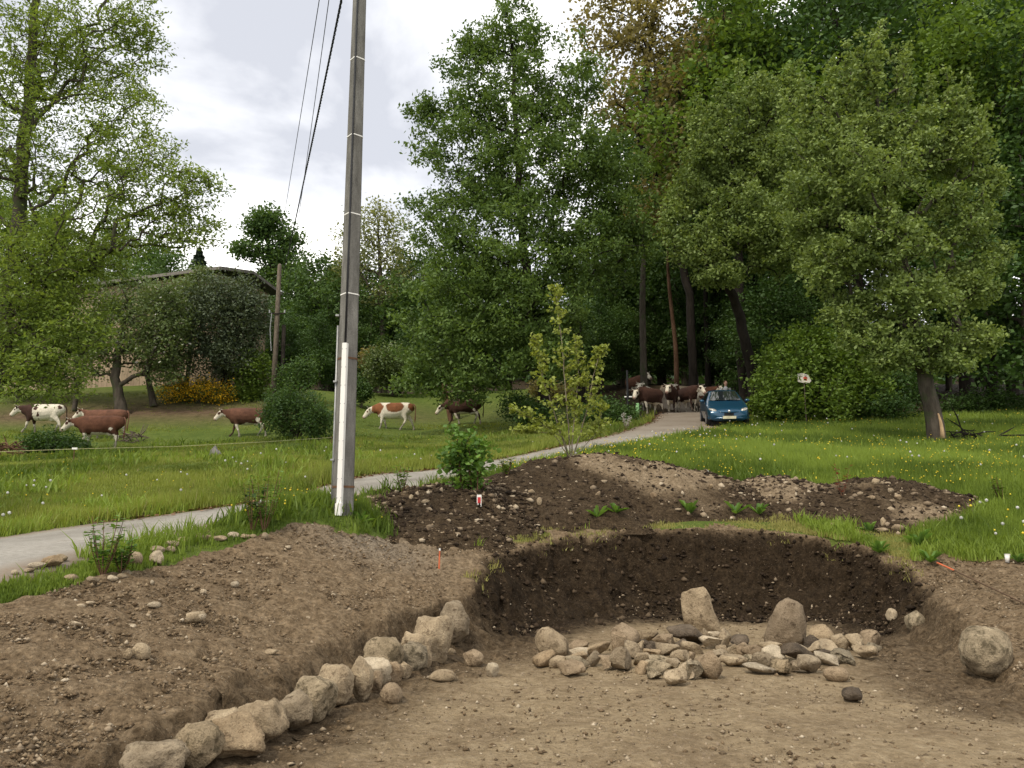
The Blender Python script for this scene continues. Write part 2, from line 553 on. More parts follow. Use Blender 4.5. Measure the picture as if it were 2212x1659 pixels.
# --- materials of the ground
def m_soil():
    t = NT('soil'); v = t.coord('Object')
    fl, wa, gr = t.attr('floor'), t.attr('wall'), t.attr('gravel')
    n1, n2, n3 = t.noise(v, 1.3, 6), t.noise(v, 9.0, 8, 0.65), t.noise(v, 55.0, 5, 0.7)
    mid = t.ramp(n2, [(0.25, (0.095, 0.065, 0.036)), (0.5, (0.184, 0.132, 0.079)), (0.75, (0.285, 0.215, 0.136))])
    dark = t.ramp(n2, [(0.25, (0.014, 0.009, 0.005)), (0.55, (0.030, 0.020, 0.011)), (0.8, (0.066, 0.044, 0.025))])
    pale = t.ramp(n2, [(0.22, (0.19, 0.14, 0.080)), (0.5, (0.305, 0.232, 0.140)), (0.78, (0.41, 0.325, 0.21))])
    pale = t.mix(t.ramp(n1, [(0.36, (0.6, 0.6, 0.6)), (0.56, (0, 0, 0))]), pale, mid)
    grav = t.ramp(n2, [(0.3, (0.18, 0.145, 0.105)), (0.7, (0.31, 0.26, 0.195))])
    c = t.mix(fl, mid, pale); c = t.mix(t.math('MULTIPLY', gr, 0.8), c, grav); c = t.mix(t.math('MULTIPLY', wa, 0.97), c, dark)
    n4 = t.noise(v, 24.0, 4, 0.6)
    c = t.mix(t.math('SUBTRACT', 1.0, t.math('MULTIPLY', fl, 0.6)), c, t.mix(1.0, c, t.ramp(n4, [(0.32, (0.52, 0.50, 0.47)), (0.52, (1.0, 1.0, 1.0)), (0.70, (1.35, 1.33, 1.3))]), 'MULTIPLY'))
    # grain: dark pores and pale grit
    c = t.mix(t.ramp(n3, [(0.30, (0.75, 0.75, 0.75)), (0.42, (0, 0, 0))]), c, (0.05, 0.033, 0.02))
    vo = t.new('TexVoronoi', Vector=v, Scale=42.0); vo.inputs['Randomness'].default_value = 1.0
    spk = t.math('MULTIPLY', t.ramp(vo.outputs['Distance'], [(0.16, (1, 1, 1)), (0.24, (0, 0, 0))]), t.ramp(vo.outputs['Color'], [(0.62, (0, 0, 0)), (0.68, (1, 1, 1))]))
    spk = t.math('MULTIPLY', spk, t.math('SUBTRACT', 1.0, t.math('MULTIPLY', wa, 0.7)))
    c = t.mix(spk, c, t.ramp(t.noise(v, 30, 2), [(0.3, (0.26, 0.20, 0.13)), (0.7, (0.48, 0.41, 0.30))]))
    h = t.math('ADD', t.math('MULTIPLY', n2, 1.0), t.math('MULTIPLY', n3, 0.55))
    h = t.math('ADD', h, t.math('ADD', t.math('MULTIPLY', spk, 0.35), t.math('MULTIPLY', n4, 0.8)))
    return t.finish(c, 0.97, t.bump(h, 1.0, 0.045), spec=0.1)

def m_meadow():
    t = NT('meadow'); v = t.coord('Object')
    n1, n2, n3 = t.noise(v, 0.35, 5), t.noise(v, 3.0, 6, 0.7), t.noise(v, 26, 5, 0.7)
    g = t.ramp(n1, [(0.3, (0.095, 0.135, 0.024)), (0.55, (0.145, 0.190, 0.037)), (0.75, (0.185, 0.205, 0.05))])
    g = t.mix(t.ramp(n2, [(0.35, (0.8, 0.8, 0.8)), (0.65, (0, 0, 0))]), g, (0.07, 0.115, 0.02))
    g = t.mix(t.ramp(n3, [(0.35, (0.55, 0.55, 0.55)), (0.6, (0, 0, 0))]), g, (0.045, 0.05, 0.015))
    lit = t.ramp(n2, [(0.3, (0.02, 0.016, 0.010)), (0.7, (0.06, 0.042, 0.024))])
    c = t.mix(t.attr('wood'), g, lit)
    soil = t.ramp(n2, [(0.3, (0.07, 0.045, 0.026)), (0.7, (0.18, 0.125, 0.08))])
    c = t.mix(t.attr('bank'), c, soil)
    c = t.mix(t.math('MULTIPLY', t.attr('edge'), t.ramp(n2, [(0.4, (0, 0, 0)), (0.6, (1, 1, 1))])), c, (0.16, 0.115, 0.07))
    return t.finish(c, 0.95, t.bump(t.math('ADD', n2, n3), 0.9, 0.06), spec=0.1)

MAT = {}
MAT['soil'] = m_soil(); MAT['meadow'] = m_meadow()

def submesh(name, fmask, mat, attrs):
    fq = quads[fmask]
    used = np.unique(fq)
    remap = np.full(len(verts), -1, np.int64); remap[used] = np.arange(len(used))
    me = mesh_np(name, verts[used], remap[fq], [mat], {k: a.ravel()[used] for k, a in attrs.items()}, True)
    return link(name, me)
wall_a = np.clip(smooth((0.04 - psd) / 0.10) * (1 - smooth((-psd - 0.85) / 0.75)), 0, 1)
wall_a[_nm] *= 0.35 + 0.65 * smooth((hill(GX[_nm], GY[_nm]) - 0.35) / 0.4)
gravel_a = np.exp(-(((GX - at(800, 1180, 11.6)[0]) / 0.9) ** 2 + ((GY - 11.5) / 0.7) ** 2)) * S * (psd > 0)
ex = submesh('excavated_ground', soil_face, MAT['soil'], {'floor': floor_w, 'wall': wall_a, 'gravel': gravel_a})
tag(ex, 'bare brown earth of the terrace and the dug-out hollow with its dark cut bank', kind='structure')
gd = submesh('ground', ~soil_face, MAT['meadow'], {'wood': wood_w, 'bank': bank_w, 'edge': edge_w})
tag(gd, 'green sloping meadow either side of the lane', kind='structure')

# ------------------------------------------------------------------ road
def m_road():
    t = NT('asphalt'); v = t.coord('Object')
    n1, n2, n3 = t.noise(v, 0.8, 5), t.noise(v, 14, 6, 0.7), t.noise(v, 90, 3)
    c = t.ramp(n1, [(0.32, (0.175, 0.160, 0.135)), (0.5, (0.26, 0.243, 0.21)), (0.68, (0.315, 0.295, 0.257))])
    c = t.mix(t.ramp(n2, [(0.35, (0.5, 0.5, 0.5)), (0.6, (0, 0, 0))]), c, (0.14, 0.122, 0.098))
    c = t.mix(t.ramp(t.noise(v, 3.2, 6, 0.75), [(0.60, (0, 0, 0)), (0.70, (0.55, 0.55, 0.55))]), c, (0.13, 0.098, 0.065))
    c = t.mix(t.ramp(n3, [(0.55, (0, 0, 0)), (0.7, (0.5, 0.5, 0.5))]), c, (0.42, 0.40, 0.37))
    c = t.mix(t.math('MULTIPLY', t.attr('wear_shade'), t.ramp(n2, [(0.3, (0.2, 0.2, 0.2)), (0.7, (1, 1, 1))])), c, (0.17, 0.12, 0.075))
    return t.finish(c, 0.9, t.bump(t.math('ADD', n2, n3), 0.35, 0.01), spec=0.2)
MAT['road'] = m_road()
fineroad = catmull(_mid, 40)
tan = np.gradient(fineroad, axis=0); tan /= np.linalg.norm(tan, axis=1)[:, None]
nor = np.column_stack([-tan[:, 1], tan[:, 0]])
cols = np.concatenate([[-1.03], np.linspace(-1, 1, 13), [1.03]])
half = ROAD_HALF + 0.45 * smooth((fineroad[:, 1] - 26) / 10)
rv, wear_shade = [], []
for ci, c_ in enumerate(cols):
    wob = 0.07 * fbm(fineroad[:, 0] * 2, fineroad[:, 1] * 2, np.sign(c_), 91, 3) if abs(c_) > 0.99 else 0
    p = fineroad + nor * ((half + wob) * c_)[:, None]
    z = hill(p[:, 0], p[:, 1]) + 0.012 - 0.02 * (abs(c_) > 0.99) - 0.28 * (abs(c_) > 1.01)
    rv.append(np.column_stack([p, z])); wear_shade.append(np.maximum(1.0 if abs(c_) > 0.8 else 0.0, 0.85 * smooth((p[:, 1] - 25) / 9)))  # worn edges; far lane browned for mud, litter and painted-in tree shade
rv = np.stack(rv, 1); nr = len(fineroad); nc = len(cols)
ri = np.arange(nr * nc).reshape(nr, nc)
rq = np.column_stack([ri[:-1, :-1].ravel(), ri[:-1, 1:].ravel(), ri[1:, 1:].ravel(), ri[1:, :-1].ravel()])
if True:
    rq = rq[:, ::-1]
road = link('road', mesh_np('road', rv.reshape(-1, 3), rq, [MAT['road']], {'wear_shade': np.stack(wear_shade, 1).ravel()}, True))
tag(road, 'narrow grey asphalt lane climbing to the wood', kind='structure')

# ================================================================== trees and shrubs
MAT['bark'] = m_bark('bark_brown', (0.030, 0.024, 0.018), (0.105, 0.088, 0.068), 5, (0.055, 0.065, 0.03))
MAT['bark_dark'] = m_bark('bark_dark', (0.010, 0.008, 0.006), (0.038, 0.031, 0.025), 5)
MAT['bark_red'] = m_bark('bark_reddish', (0.06, 0.032, 0.018), (0.20, 0.115, 0.07), 4)
MAT['bark_pale'] = m_bark('bark_pale', (0.16, 0.13, 0.09), (0.34, 0.29, 0.21), 9)
MAT['leaf_ash'] = m_leaf('leaf_ash', (0.095, 0.145, 0.028), (0.235, 0.310, 0.072), 0.45)
MAT['leaf_cherry'] = m_leaf('leaf_cherry', (0.054, 0.100, 0.024), (0.150, 0.222, 0.055), 0.38)
MAT['leaf_pear'] = m_leaf('leaf_pear', (0.085, 0.130, 0.032), (0.255, 0.325, 0.100), 0.34)
MAT['leaf_apple'] = m_leaf('leaf_apple', (0.075, 0.115, 0.035), (0.155, 0.200, 0.075), 0.30, accent=(0.50, 0.48, 0.42), accent_at=0.965)
MAT['leaf_forest'] = m_leaf('leaf_forest', (0.030, 0.066, 0.016), (0.075, 0.135, 0.032), 0.30)
MAT['leaf_bright'] = m_leaf('leaf_bright', (0.070, 0.125, 0.018), (0.165, 0.245, 0.045), 0.38)
MAT['leaf_maple'] = m_leaf('leaf_tan', (0.150, 0.130, 0.050), (0.300, 0.255, 0.115), 0.42)
MAT['leaf_grey'] = m_leaf('leaf_greygreen', (0.045, 0.066, 0.034), (0.115, 0.145, 0.082), 0.25)
MAT['leaf_oak'] = m_leaf('leaf_oak', (0.040, 0.085, 0.022), (0.110, 0.180, 0.050), 0.35)
MAT['leaf_birch'] = m_leaf('leaf_birch', (0.165, 0.205, 0.035), (0.330, 0.375, 0.090), 0.42)
MAT['leaf_shrub'] = m_leaf('leaf_shrub', (0.070, 0.145, 0.025), (0.170, 0.290, 0.060), 0.35)
MAT['leaf_pale'] = m_leaf('leaf_pale', (0.150, 0.175, 0.070), (0.270, 0.290, 0.130), 0.45)
MAT['leaf_broom'] = m_leaf('leaf_broom', (0.050, 0.085, 0.018), (0.120, 0.160, 0.035), 0.25, accent=(0.78, 0.47, 0.02), accent_at=0.55)
MAT['leaf_conifer'] = m_leaf('leaf_conifer', (0.012, 0.026, 0.014), (0.035, 0.055, 0.03), 0.1)
MAT['leaf_red'] = m_leaf('leaf_red', (0.11, 0.02, 0.02), (0.30, 0.07, 0.05), 0.3)
MAT['blossom'] = m_leaf('blossom_white', (0.55, 0.52, 0.48), (0.80, 0.78, 0.74), 0.3, tcol=(1, 1, 1))
MAT['blossom_pink'] = m_leaf('blossom_pink', (0.40, 0.16, 0.30), (0.62, 0.30, 0.48), 0.3, tcol=(1, 1, 1))

def leaves(centers, rng, size, aspect=0.55, up=0.35, hexa=False, size_var=0.35, droop=0.0):
    """many little leaf blades at given centres -> verts, faces, rnd"""
    n = len(centers)
    nrm = rng.normal(size=(n, 3)); nrm[:, 2] = np.abs(nrm[:, 2]) * (0.6 + up) + up
    nrm /= np.linalg.norm(nrm, axis=1)[:, None]
    a = rng.normal(size=(n, 3)); a[:, 2] -= droop
    a -= nrm * np.sum(a * nrm, 1)[:, None]; a /= np.linalg.norm(a, axis=1)[:, None] + 1e-9
    b = np.cross(nrm, a)
    s = size * (1 + size_var * rng.uniform(-1, 1, n))[:, None]
    L, Wd = a * s * 0.5, b * s * 0.5 * aspect
    r = rng.uniform(0, 1, n)
    if hexa:
        fold = nrm * s * 0.10
        P = np.stack([centers - L, centers - 0.25 * L + Wd + fold, centers + 0.4 * L + 0.75 * Wd + fold, centers + L,
                      centers + 0.4 * L - 0.75 * Wd + fold, centers - 0.25 * L - Wd + fold], 1).reshape(-1, 3)
        k = np.arange(n)[:, None] * 6
        F = np.concatenate([k + [0, 1, 2, 3], k + [0, 3, 4, 5]])
        return P, F, np.repeat(r, 6)
    P = np.stack([centers - L, centers + Wd - 0.15 * L, centers + L, centers - Wd - 0.15 * L], 1).reshape(-1, 3)
    F = np.arange(n * 4).reshape(n, 4)
    return P, F, np.repeat(r, 4)

def grow(trunk, tips, rng, seg=0.5, jitter=0.06, k_r=0.012, rmin=0.008, trunk_r=None, path_w=0.25, sag=0.0):
    """connect tips to a trunk greedily; returns chains of points with radii"""
    nodes = [np.asarray(p, float) for p in trunk]
    par = [-1] + list(range(len(nodes) - 1))
    plen = [0.0]
    for i in range(1, len(nodes)): plen.append(plen[-1] + np.linalg.norm(nodes[i] - nodes[i - 1]))
    T = np.asarray(trunk, float)
    dmin = np.min(np.linalg.norm(tips[:, None] - T[None], axis=2), axis=1)
    order = np.argsort(dmin)
    chains = [list(range(len(nodes)))]
    N = np.array(nodes); PL = np.array(plen)
    tip_nodes = []
    for t in order:
        tp = tips[t]
        d = np.linalg.norm(N - tp, axis=1)
        cost = d + path_w * PL + 0.6 * np.maximum(0, N[:, 2] - tp[2] - 0.2 * d)
        j = int(np.argmin(cost))
        L = d[j]; k = max(1, int(math.ceil(L / seg)))
        p0 = N[j]; ch = [j]
        bow = rng.normal(size=3) * L * 0.06 + np.array([0, 0, L * (0.10 - sag)])
        newn = []; prev = j; base = len(nodes)
        for q in range(1, k + 1):
            s_ = q / k
            p = p0 * (1 - s_) + tp * s_ + bow * 4 * s_ * (1 - s_) * 0.5 + rng.normal(size=3) * jitter * (q < k) * min(1.0, L)
            nodes.append(p); par.append(prev); plen.append(plen[prev] + L / k)
            prev = base + q - 1; ch.append(prev); newn.append(p)
        N = np.vstack([N] + newn); PL = np.array(plen)
        chains.append(ch); tip_nodes.append(prev)
    cnt = np.zeros(len(nodes))
    for t in tip_nodes: cnt[t] += 1
    for i in range(len(nodes) - 1, 0, -1):
        if par[i] >= 0: cnt[par[i]] += cnt[i]
    rad = np.maximum(rmin, k_r * np.sqrt(cnt))
    if trunk_r is not None:
        for i in range(len(trunk)): rad[i] = max(rad[i] * 0.5, trunk_r[i])
    return N, chains, rad

def tube_np(N, chains, rad):
    V, F = [], []; base = 0
    for ch in chains:
        P = N[ch]; r = rad[ch].copy()
        if len(ch) > 1 and chains[0] is not ch: r[0] = min(r[0], r[1] * 1.25)
        n = 10 if r.max() > 0.14 else (6 if r.max() > 0.045 else (4 if r.max() > 0.02 else 3))
        t = np.gradient(P, axis=0) if len(P) > 1 else np.array([[0, 0, 1.0]])
        t /= np.linalg.norm(t, axis=1)[:, None] + 1e-9
        ref = np.array([0.31, 0.95, 0.05])
        a = np.cross(t, ref); a /= np.linalg.norm(a, axis=1)[:, None] + 1e-9
        b = np.cross(t, a)
        w = np.arange(n) * 2 * math.pi / n
        ring = P[:, None] + r[:, None, None] * (a[:, None] * np.cos(w)[None, :, None] + b[:, None] * np.sin(w)[None, :, None])
        V.append(ring.reshape(-1, 3))
        m = len(P); idx = base + np.arange(m * n).reshape(m, n)
        F.append(np.column_stack([idx[:-1].ravel(), np.roll(idx, -1, 1)[:-1].ravel(), np.roll(idx, -1, 1)[1:].ravel(), idx[1:].ravel()]))
        base += m * n
    return np.vstack(V), np.vstack(F)

def sample_lobes(lobes, n, rng, inner=0.35):
    lobes = np.asarray(lobes, float)
    vol = lobes[:, 3] * lobes[:, 4] * lobes[:, 5]
    p = vol ** 0.6; p = p / p.sum()
    k = rng.choice(len(lobes), n, p=p)
    d = rng.normal(size=(n, 3)); d /= np.linalg.norm(d, axis=1)[:, None]
    r = (inner ** 3 + (1 - inner ** 3) * rng.uniform(0, 1, n)) ** (1 / 3)
    # lumpy outline
    r = r * (1 + 0.34 * fbm(d[:, 0] * 2.6 + k, d[:, 1] * 2.6, d[:, 2] * 2.6, 13, 2))
    return lobes[k, :3] + d * r[:, None] * lobes[k, 3:6]

def make_tree(seed, trunk, trunk_r, lobes, n_tips, per_tip, cluster, leaf, leaf_mat, bark_mat, aspect=0.55, up=0.35,
              hexa=False, k_r=0.012, seg=0.5, flat=0.7, inner=0.35, droop=0.0, sag=0.0, rmin=0.008, loose=0.12, shoots=None):
    """returns trunk mesh, crown mesh, in coordinates relative to trunk[0]"""
    rng = np.random.default_rng(seed)
    base = np.asarray(trunk[0], float)
    tips = sample_lobes(lobes, n_tips, rng, inner)
    if shoots:      # upright young shoots: a string of leaf tufts each
        ex = []
        for u, v, d, ru, rv, _ in shoots:
            k = 7
            for j in range(k): ex.append(at(u + rng.normal() * 4, v + rv - 2 * rv * j / (k - 1), d) + rng.normal(size=3) * .03)
        tips = np.vstack([tips, np.array(ex)]); n_tips = len(tips)
    # densify trunk
    T, TR = [], []
    for i in range(len(trunk) - 1):
        a, b = np.asarray(trunk[i], float), np.asarray(trunk[i + 1], float)
        k = max(1, int(np.linalg.norm(b - a) / seg))
        for q in range(k):
            T.append(a + (b - a) * q / k + rng.normal(size=3) * 0.03 * (q > 0)); TR.append(trunk_r[i] + (trunk_r[i + 1] - trunk_r[i]) * q / k)
    T.append(np.asarray(trunk[-1], float)); TR.append(trunk_r[-1])
    N, chains, rad = grow(T, tips, rng, seg, 0.06, k_r, rmin, TR, sag=sag)
    # root flare
    tv, tf = tube_np(N, chains, rad)
    # leaves: around the tips and a few back along the twigs
    cen = np.repeat(tips, per_tip, 0)
    off = rng.normal(size=cen.shape) * cluster * np.array([1, 1, flat])
    if shoots: off[-len(shoots) * 7 * per_tip:] *= 0.62
    cen = cen + off
    m = int(len(cen) * loose)
    if m:
        nodes_far = N[len(T):]
        cen = np.vstack([cen, nodes_far[rng.integers(0, len(nodes_far), m)] + rng.normal(size=(m, 3)) * cluster * 0.5])
    lv, lf, lr = leaves(cen, rng, leaf, aspect, up, hexa, droop=droop)
    # clump-wise colour variation
    cl = fbm(lv[:, 0] * 0.7, lv[:, 1] * 0.7, lv[:, 2] * 0.7, seed, 2)
    kv = len(lv) // len(cen)
    tone = np.concatenate([np.repeat(rng.uniform(0, 1, n_tips), per_tip), rng.uniform(0, 1, len(cen) - n_tips * per_tip)])
    tone = np.repeat(tone, kv)
    lr = np.clip(lr * 0.42 + tone * 0.40 + 0.08 + 0.20 * cl, 0, 0.955) * (lr < 0.965) + lr * (lr >= 0.965)
    tm = mesh_np('trunk', tv - base, tf, [bark_mat], None, True)
    cm = mesh_np('crown', lv - base, lf, [leaf_mat], {'rnd': lr})
    return tm, cm

def put_tree(name, label, base, tm, cm, cat='tree', group=None, rz=0.0, sc=1.0, scz=None):
    e = empty(name, base, label, cat, group, rz)
    e.scale = (sc, sc, scz or sc)
    if tm: link('trunk', tm, e)
    link('crown', cm, e)
    return e

def px_lobes(L, k=1.0):
    """(u, v, d, ru, rv[, rd in m]) picture ellipses -> world ellipsoids"""
    out = []
    for q in L:
        u, v, d, ru, rv = q[:5]
        c = at(u, v, d); s = d / FOCAL_PX
        out.append((*c, ru * s * k, (q[5] if len(q) > 5 else (ru + rv) / 2 * s) * k, rv * s * k))
    return out

def tpts(L):
    return [at(*q) for q in L]

def ground_at(u, d):
    """ground point at picture column u and forward distance d"""
    x = at(u, 900, d)[0]
    for _ in range(3):
        z = gz(x, d)
        # column shift with height
        v = 1115
        lo, hi = 0.0, 1659.0
        for _ in range(30):
            v = (lo + hi) / 2
            if at(u, v, d)[2] > z: lo = v
            else: hi = v
        x = at(u, v, d)[0]
    return np.array([x, d, gz(x, d)])

# ---- ash with drooping boughs at the field's edge (its foot stands just outside the picture)
b = np.array([-17.0, 25.5, 0.0]); b[2] = gz(b[0], b[1]) - 0.1
tm, cm = make_tree(11, [b, at(-5, 760, 25.4), at(35, 520, 25.3), at(58, 250, 25.3), at(78, 0, 25.3), at(95, -300, 25.3)], [0.34, 0.28, 0.23, 0.18, 0.12, 0.05],
    px_lobes([(60,120,25,190,150,2.6),(200,110,24.6,150,130,2.0),(110,330,24.6,170,130,2.2),(270,300,24.2,120,110,1.6),(330,400,24,130,80,1.4),(420,420,24,75,70,1.0),
              (250,480,24,170,70,1.6),(400,500,24,90,50,1.0),(90,560,24.4,150,110,2.0),(60,700,24.2,120,110,1.8),(150,650,24.0,110,90,1.4),(20,800,24,80,60,1.4),(110,800,23.8,95,50,1.2),
              (60,640,23.6,110,70,1.4),(160,560,23.8,120,70,1.4),(190,720,23.8,70,60,1.1),(70,850,23.6,90,22,1),(130,740,23.4,70,50,1),(50,-170,25,220,150,2.6),(-120,300,25.5,150,350,3),(290,60,24.6,60,70,1.2),(230,-120,25,130,110,2)]),
    3000, 25, 0.20, 0.135, MAT['leaf_ash'], MAT['bark'], aspect=0.40, up=0.5, k_r=0.0062, flat=0.45, inner=0.25, sag=0.05, rmin=0.011, seg=0.45)
put_tree('ash_tree', 'tall light green ash with dark boughs drooping over the cows at the field edge', b, tm, cm)

# ---- wild cherry, dense mid green, beside the lane
b = ground_at(1178, 40)
tm, cm = make_tree(21, [b - [0, 0, 0.1], at(1172, 800, 40), at(1140, 640, 40), at(1120, 400, 40), at(1110, 150, 40), at(1100, 60, 40)], [0.34, 0.30, 0.25, 0.19, 0.10, 0.04],
    px_lobes([(1110,70,40,75,70,1.6),(1080,190,40,140,110,2.6),(1210,200,40,110,120,2.4),(1010,320,40,125,110,2.6),(1150,360,39,170,120,3.0),(1290,380,40,120,110,2.6),(970,470,40,90,90,2.4),
              (1110,530,38.5,190,120,3.0),(1290,540,39.5,130,100,2.6),(990,640,39,130,110,2.6),(1140,680,38.5,150,90,2.6),(950,760,39,95,75,2.2),(1080,790,38.5,130,60,2.2),(1350,480,40,70,60,2),
              (920,250,40.5,45,40,1.2),(1030,120,40,40,45,1.2),(900,830,38.6,50,30,1.4),(1000,840,38.4,70,28,1.4),(1200,760,38.4,80,60,1.8)]),
    1450, 66, 0.28, 0.205, MAT['leaf_cherry'], MAT['bark_dark'], aspect=0.5, up=0.25, k_r=0.010, seg=0.6, flat=0.7, droop=0.6, rmin=0.012)
put_tree('cherry_tree', 'large bushy dark green cherry tree standing against the sky beside the lane', b, tm, cm)

# ---- pear trees on the meadow
b = ground_at(2024, 26)
srng = np.random.default_rng(8)
shoots = [(srng.uniform(1690, 2130), 0, 26 + srng.uniform(-.8, .8)) for _ in range(34)]
shoots = [(u, 165 + abs(u - 1900) * 0.60 + srng.uniform(-60, 30), d, 9, srng.uniform(40, 75), .22) for u, _, d in shoots]
side_s = [(1440 + srng.uniform(-10, 20), srng.uniform(400, 560), 33, 16, 14, .5) for _ in range(4)]
tm, cm = make_tree(31, [b - [0, 0, 0.1], at(2012, 880, 26), at(1985, 770, 26), at(1960, 640, 26), at(1930, 480, 26), at(1900, 300, 26), at(1890, 170, 26)], [0.30, 0.25, 0.22, 0.19, 0.15, 0.09, 0.03],
    px_lobes([(1890,300,26,85,85,1.2),(1800,335,26,105,90,1.5),(1980,325,26,105,88,1.5),(2080,340,26,75,95,1.3),(1880,390,25.2,150,95,2.0),(1760,440,26,100,100,1.6),(2060,480,26,105,100,1.6),
              (1900,530,25.0,140,85,2.0),(1790,580,26,80,75,1.3),(2090,620,26,80,80,1.4),(1960,650,25.2,115,75,1.6),(1830,670,26,75,55,1.2),(1990,745,25.6,95,40,1.3),(2110,740,26,60,55,1.1),
              (1930,775,25.4,65,42,1.1),(2045,795,25.4,65,28,1.0),(1865,725,25.6,70,42,1.1),(2140,400,26,30,60,.8),(2150,560,26,28,50,.8)], .77),
    1450, 42, 0.15, 0.135, MAT['leaf_pear'], MAT['bark'], aspect=0.6, up=0.3, k_r=0.0085, seg=0.45, inner=0.45, droop=0.3, rmin=0.009, shoots=shoots)
pear = put_tree('pear_tree', 'broad yellow-green pear tree with torn bark at its foot on the meadow', b, tm, cm)
# torn bark patch: a pale strip of bare wood, proud of the trunk
mb = MB()
pp = [at(2026, 893, 25.74), at(2031, 912, 25.73), at(2034, 930, 25.72), at(2036, 948, 25.70)]
for i, w in enumerate((0.05, 0.10, 0.12, 0.13)):
    pass
mb.tube([p - b for p in pp], [(0.04, 0.03), (0.085, 0.05), (0.105, 0.06), (0.12, 0.07)], 8)
MAT['bare_wood'] = m_bark('bare_wood', (0.26, 0.17, 0.09), (0.48, 0.34, 0.20), 8)
mb.build('torn_bark_patch', MAT['bare_wood'], pear, sm=True)

b = ground_at(1632, 38.5)
shoots2 = [(u, 190 + abs(u - 1650) * 0.75 + srng.uniform(-60, 25), 33, 8, srng.uniform(28, 50), .25) for u in srng.uniform(1470, 1720, 18)]
tm, cm = make_tree(32, [b - [0, 0, 0.1], at(1624, 800, 38.0), at(1600, 690, 37.2), at(1562, 600, 36), at(1570, 470, 35), at(1600, 330, 34.5), at(1620, 250, 34.5)], [0.30, 0.26, 0.23, 0.19, 0.13, 0.08, 0.03],
    px_lobes([(1640,240,34.6,60,85,1.4),(1560,350,34.6,95,85,1.8),(1660,350,34.2,95,90,1.8),(1500,400,34.6,60,75,1.4),(1520,530,34.2,85,60,1.6),(1620,480,34,105,95,2.0),(1690,540,33.8,80,80,1.6),(1560,600,34.2,75,26,1.3),(1455,480,34.6,32,50,1.0)], .84),
    950, 42, 0.19, 0.155, MAT['leaf_pear'], MAT['bark_dark'], aspect=0.6, up=0.3, k_r=0.009, seg=0.5, inner=0.45, droop=0.3, rmin=0.010, shoots=shoots2)
put_tree('pear_tree', 'yellow-green pear tree with a leaning dark trunk behind the blue car', b, tm, cm)

# ---- tan-leaved maple high up between the cherry and the pear
b = ground_at(1500, 47)
tm, cm = make_tree(41, [b - [0, 0, 0.2], at(1490, 640, 47), at(1430, 430, 47), at(1380, 300, 47), at(1400, 150, 47), at(1420, 0, 47)], [0.26, 0.24, 0.21, 0.18, 0.13, 0.05],
    px_lobes([(1340,60,47,110,90,3),(1450,110,47,120,110,3),(1390,230,47,120,90,3),(1530,200,47,90,120,3),(1480,340,47,110,80,3),(1400,-60,47,150,80,3),(1420,450,46.5,70,60,2.4)]),
    480, 34, 0.45, 0.26, MAT['leaf_maple'], MAT['bark_dark'], aspect=0.75, up=0.3, k_r=0.016, seg=0.7, rmin=0.014)
put_tree('maple_tree', 'tall tree with tan young leaves and crooked dark limbs between cherry and pear', b, tm, cm)

# ---- apple trees before the barn
b = ground_at(262, 42.8)
tm, cm = make_tree(51, [b - [0.0, 0, 0.1], at(256, 860, 42.8), at(247, 820, 42.8), at(252, 770, 42.8), at(270, 700, 42.8)], [0.36, 0.26, 0.24, 0.20, 0.08],
    px_lobes([(250,720,42.8,80,70,2),(330,730,42.8,70,80,2),(290,650,43,80,60,2),(370,680,43,45,70,1.6),(200,780,42.6,45,40,1.2),(350,800,42.6,45,30,1.2)]),
    380, 36, 0.30, 0.17, MAT['leaf_apple'], MAT['bark'], k_r=0.013, seg=0.5)
put_tree('apple_tree', 'blossoming apple tree with a thick curved grey trunk before the barn', b, tm, cm)
b = ground_at(332, 44.2)
tm, cm = make_tree(52, [b - [0, 0, 0.1], at(322, 835, 44.2), at(316, 800, 44.2), at(330, 740, 44.2)], [0.20, 0.15, 0.12, 0.05],
    px_lobes([(345,760,44.2,50,50,1.6),(385,800,44.2,25,25,0.9),(380,700,44.4,40,60,1.4)]), 150, 30, 0.30, 0.17, MAT['leaf_apple'], MAT['bark'], k_r=0.012)
put_tree('apple_tree', 'small thin-trunked apple tree beside the barn door', b, tm, cm)

# ---- young trees that veil the barn front
for seed_, u_, d_, lob, mt, lab in [(61, 400, 46.5, [(400,650,46.5,50,45,1.5),(375,700,46.5,40,40,1.3),(430,615,46.8,40,30,1.2),(330,660,46.5,45,40,1.4)], 'leaf_apple', 'light green young tree just below the barn roof edge'),
                              (62, 160, 44, [(150,690,44,60,60,1.8),(90,740,44,60,50,1.6),(190,740,44,45,45,1.4),(40,700,44,60,60,1.6)], 'leaf_bright', 'yellow-green tree veiling the far end of the barn'),
                              (63, 40, 46, [(40,790,46,55,45,1.6),(110,800,46,50,40,1.4),(0,740,46,50,60,1.6)], 'leaf_oak', 'low green tree before the barn at the picture edge')]:
    b = ground_at(u_, d_)
    tm, cm = make_tree(seed_, [b - [0, 0, .1], b + [0.1, 0, 1.6], b + [0, .1, 3.2], np.array(px_lobes(lob)[0][:3])], [.14, .12, .09, .03], px_lobes(lob), 260, 34, .26, .17, MAT[mt], MAT['bark'], k_r=.010)
    put_tree('young_tree', lab, b, tm, cm)

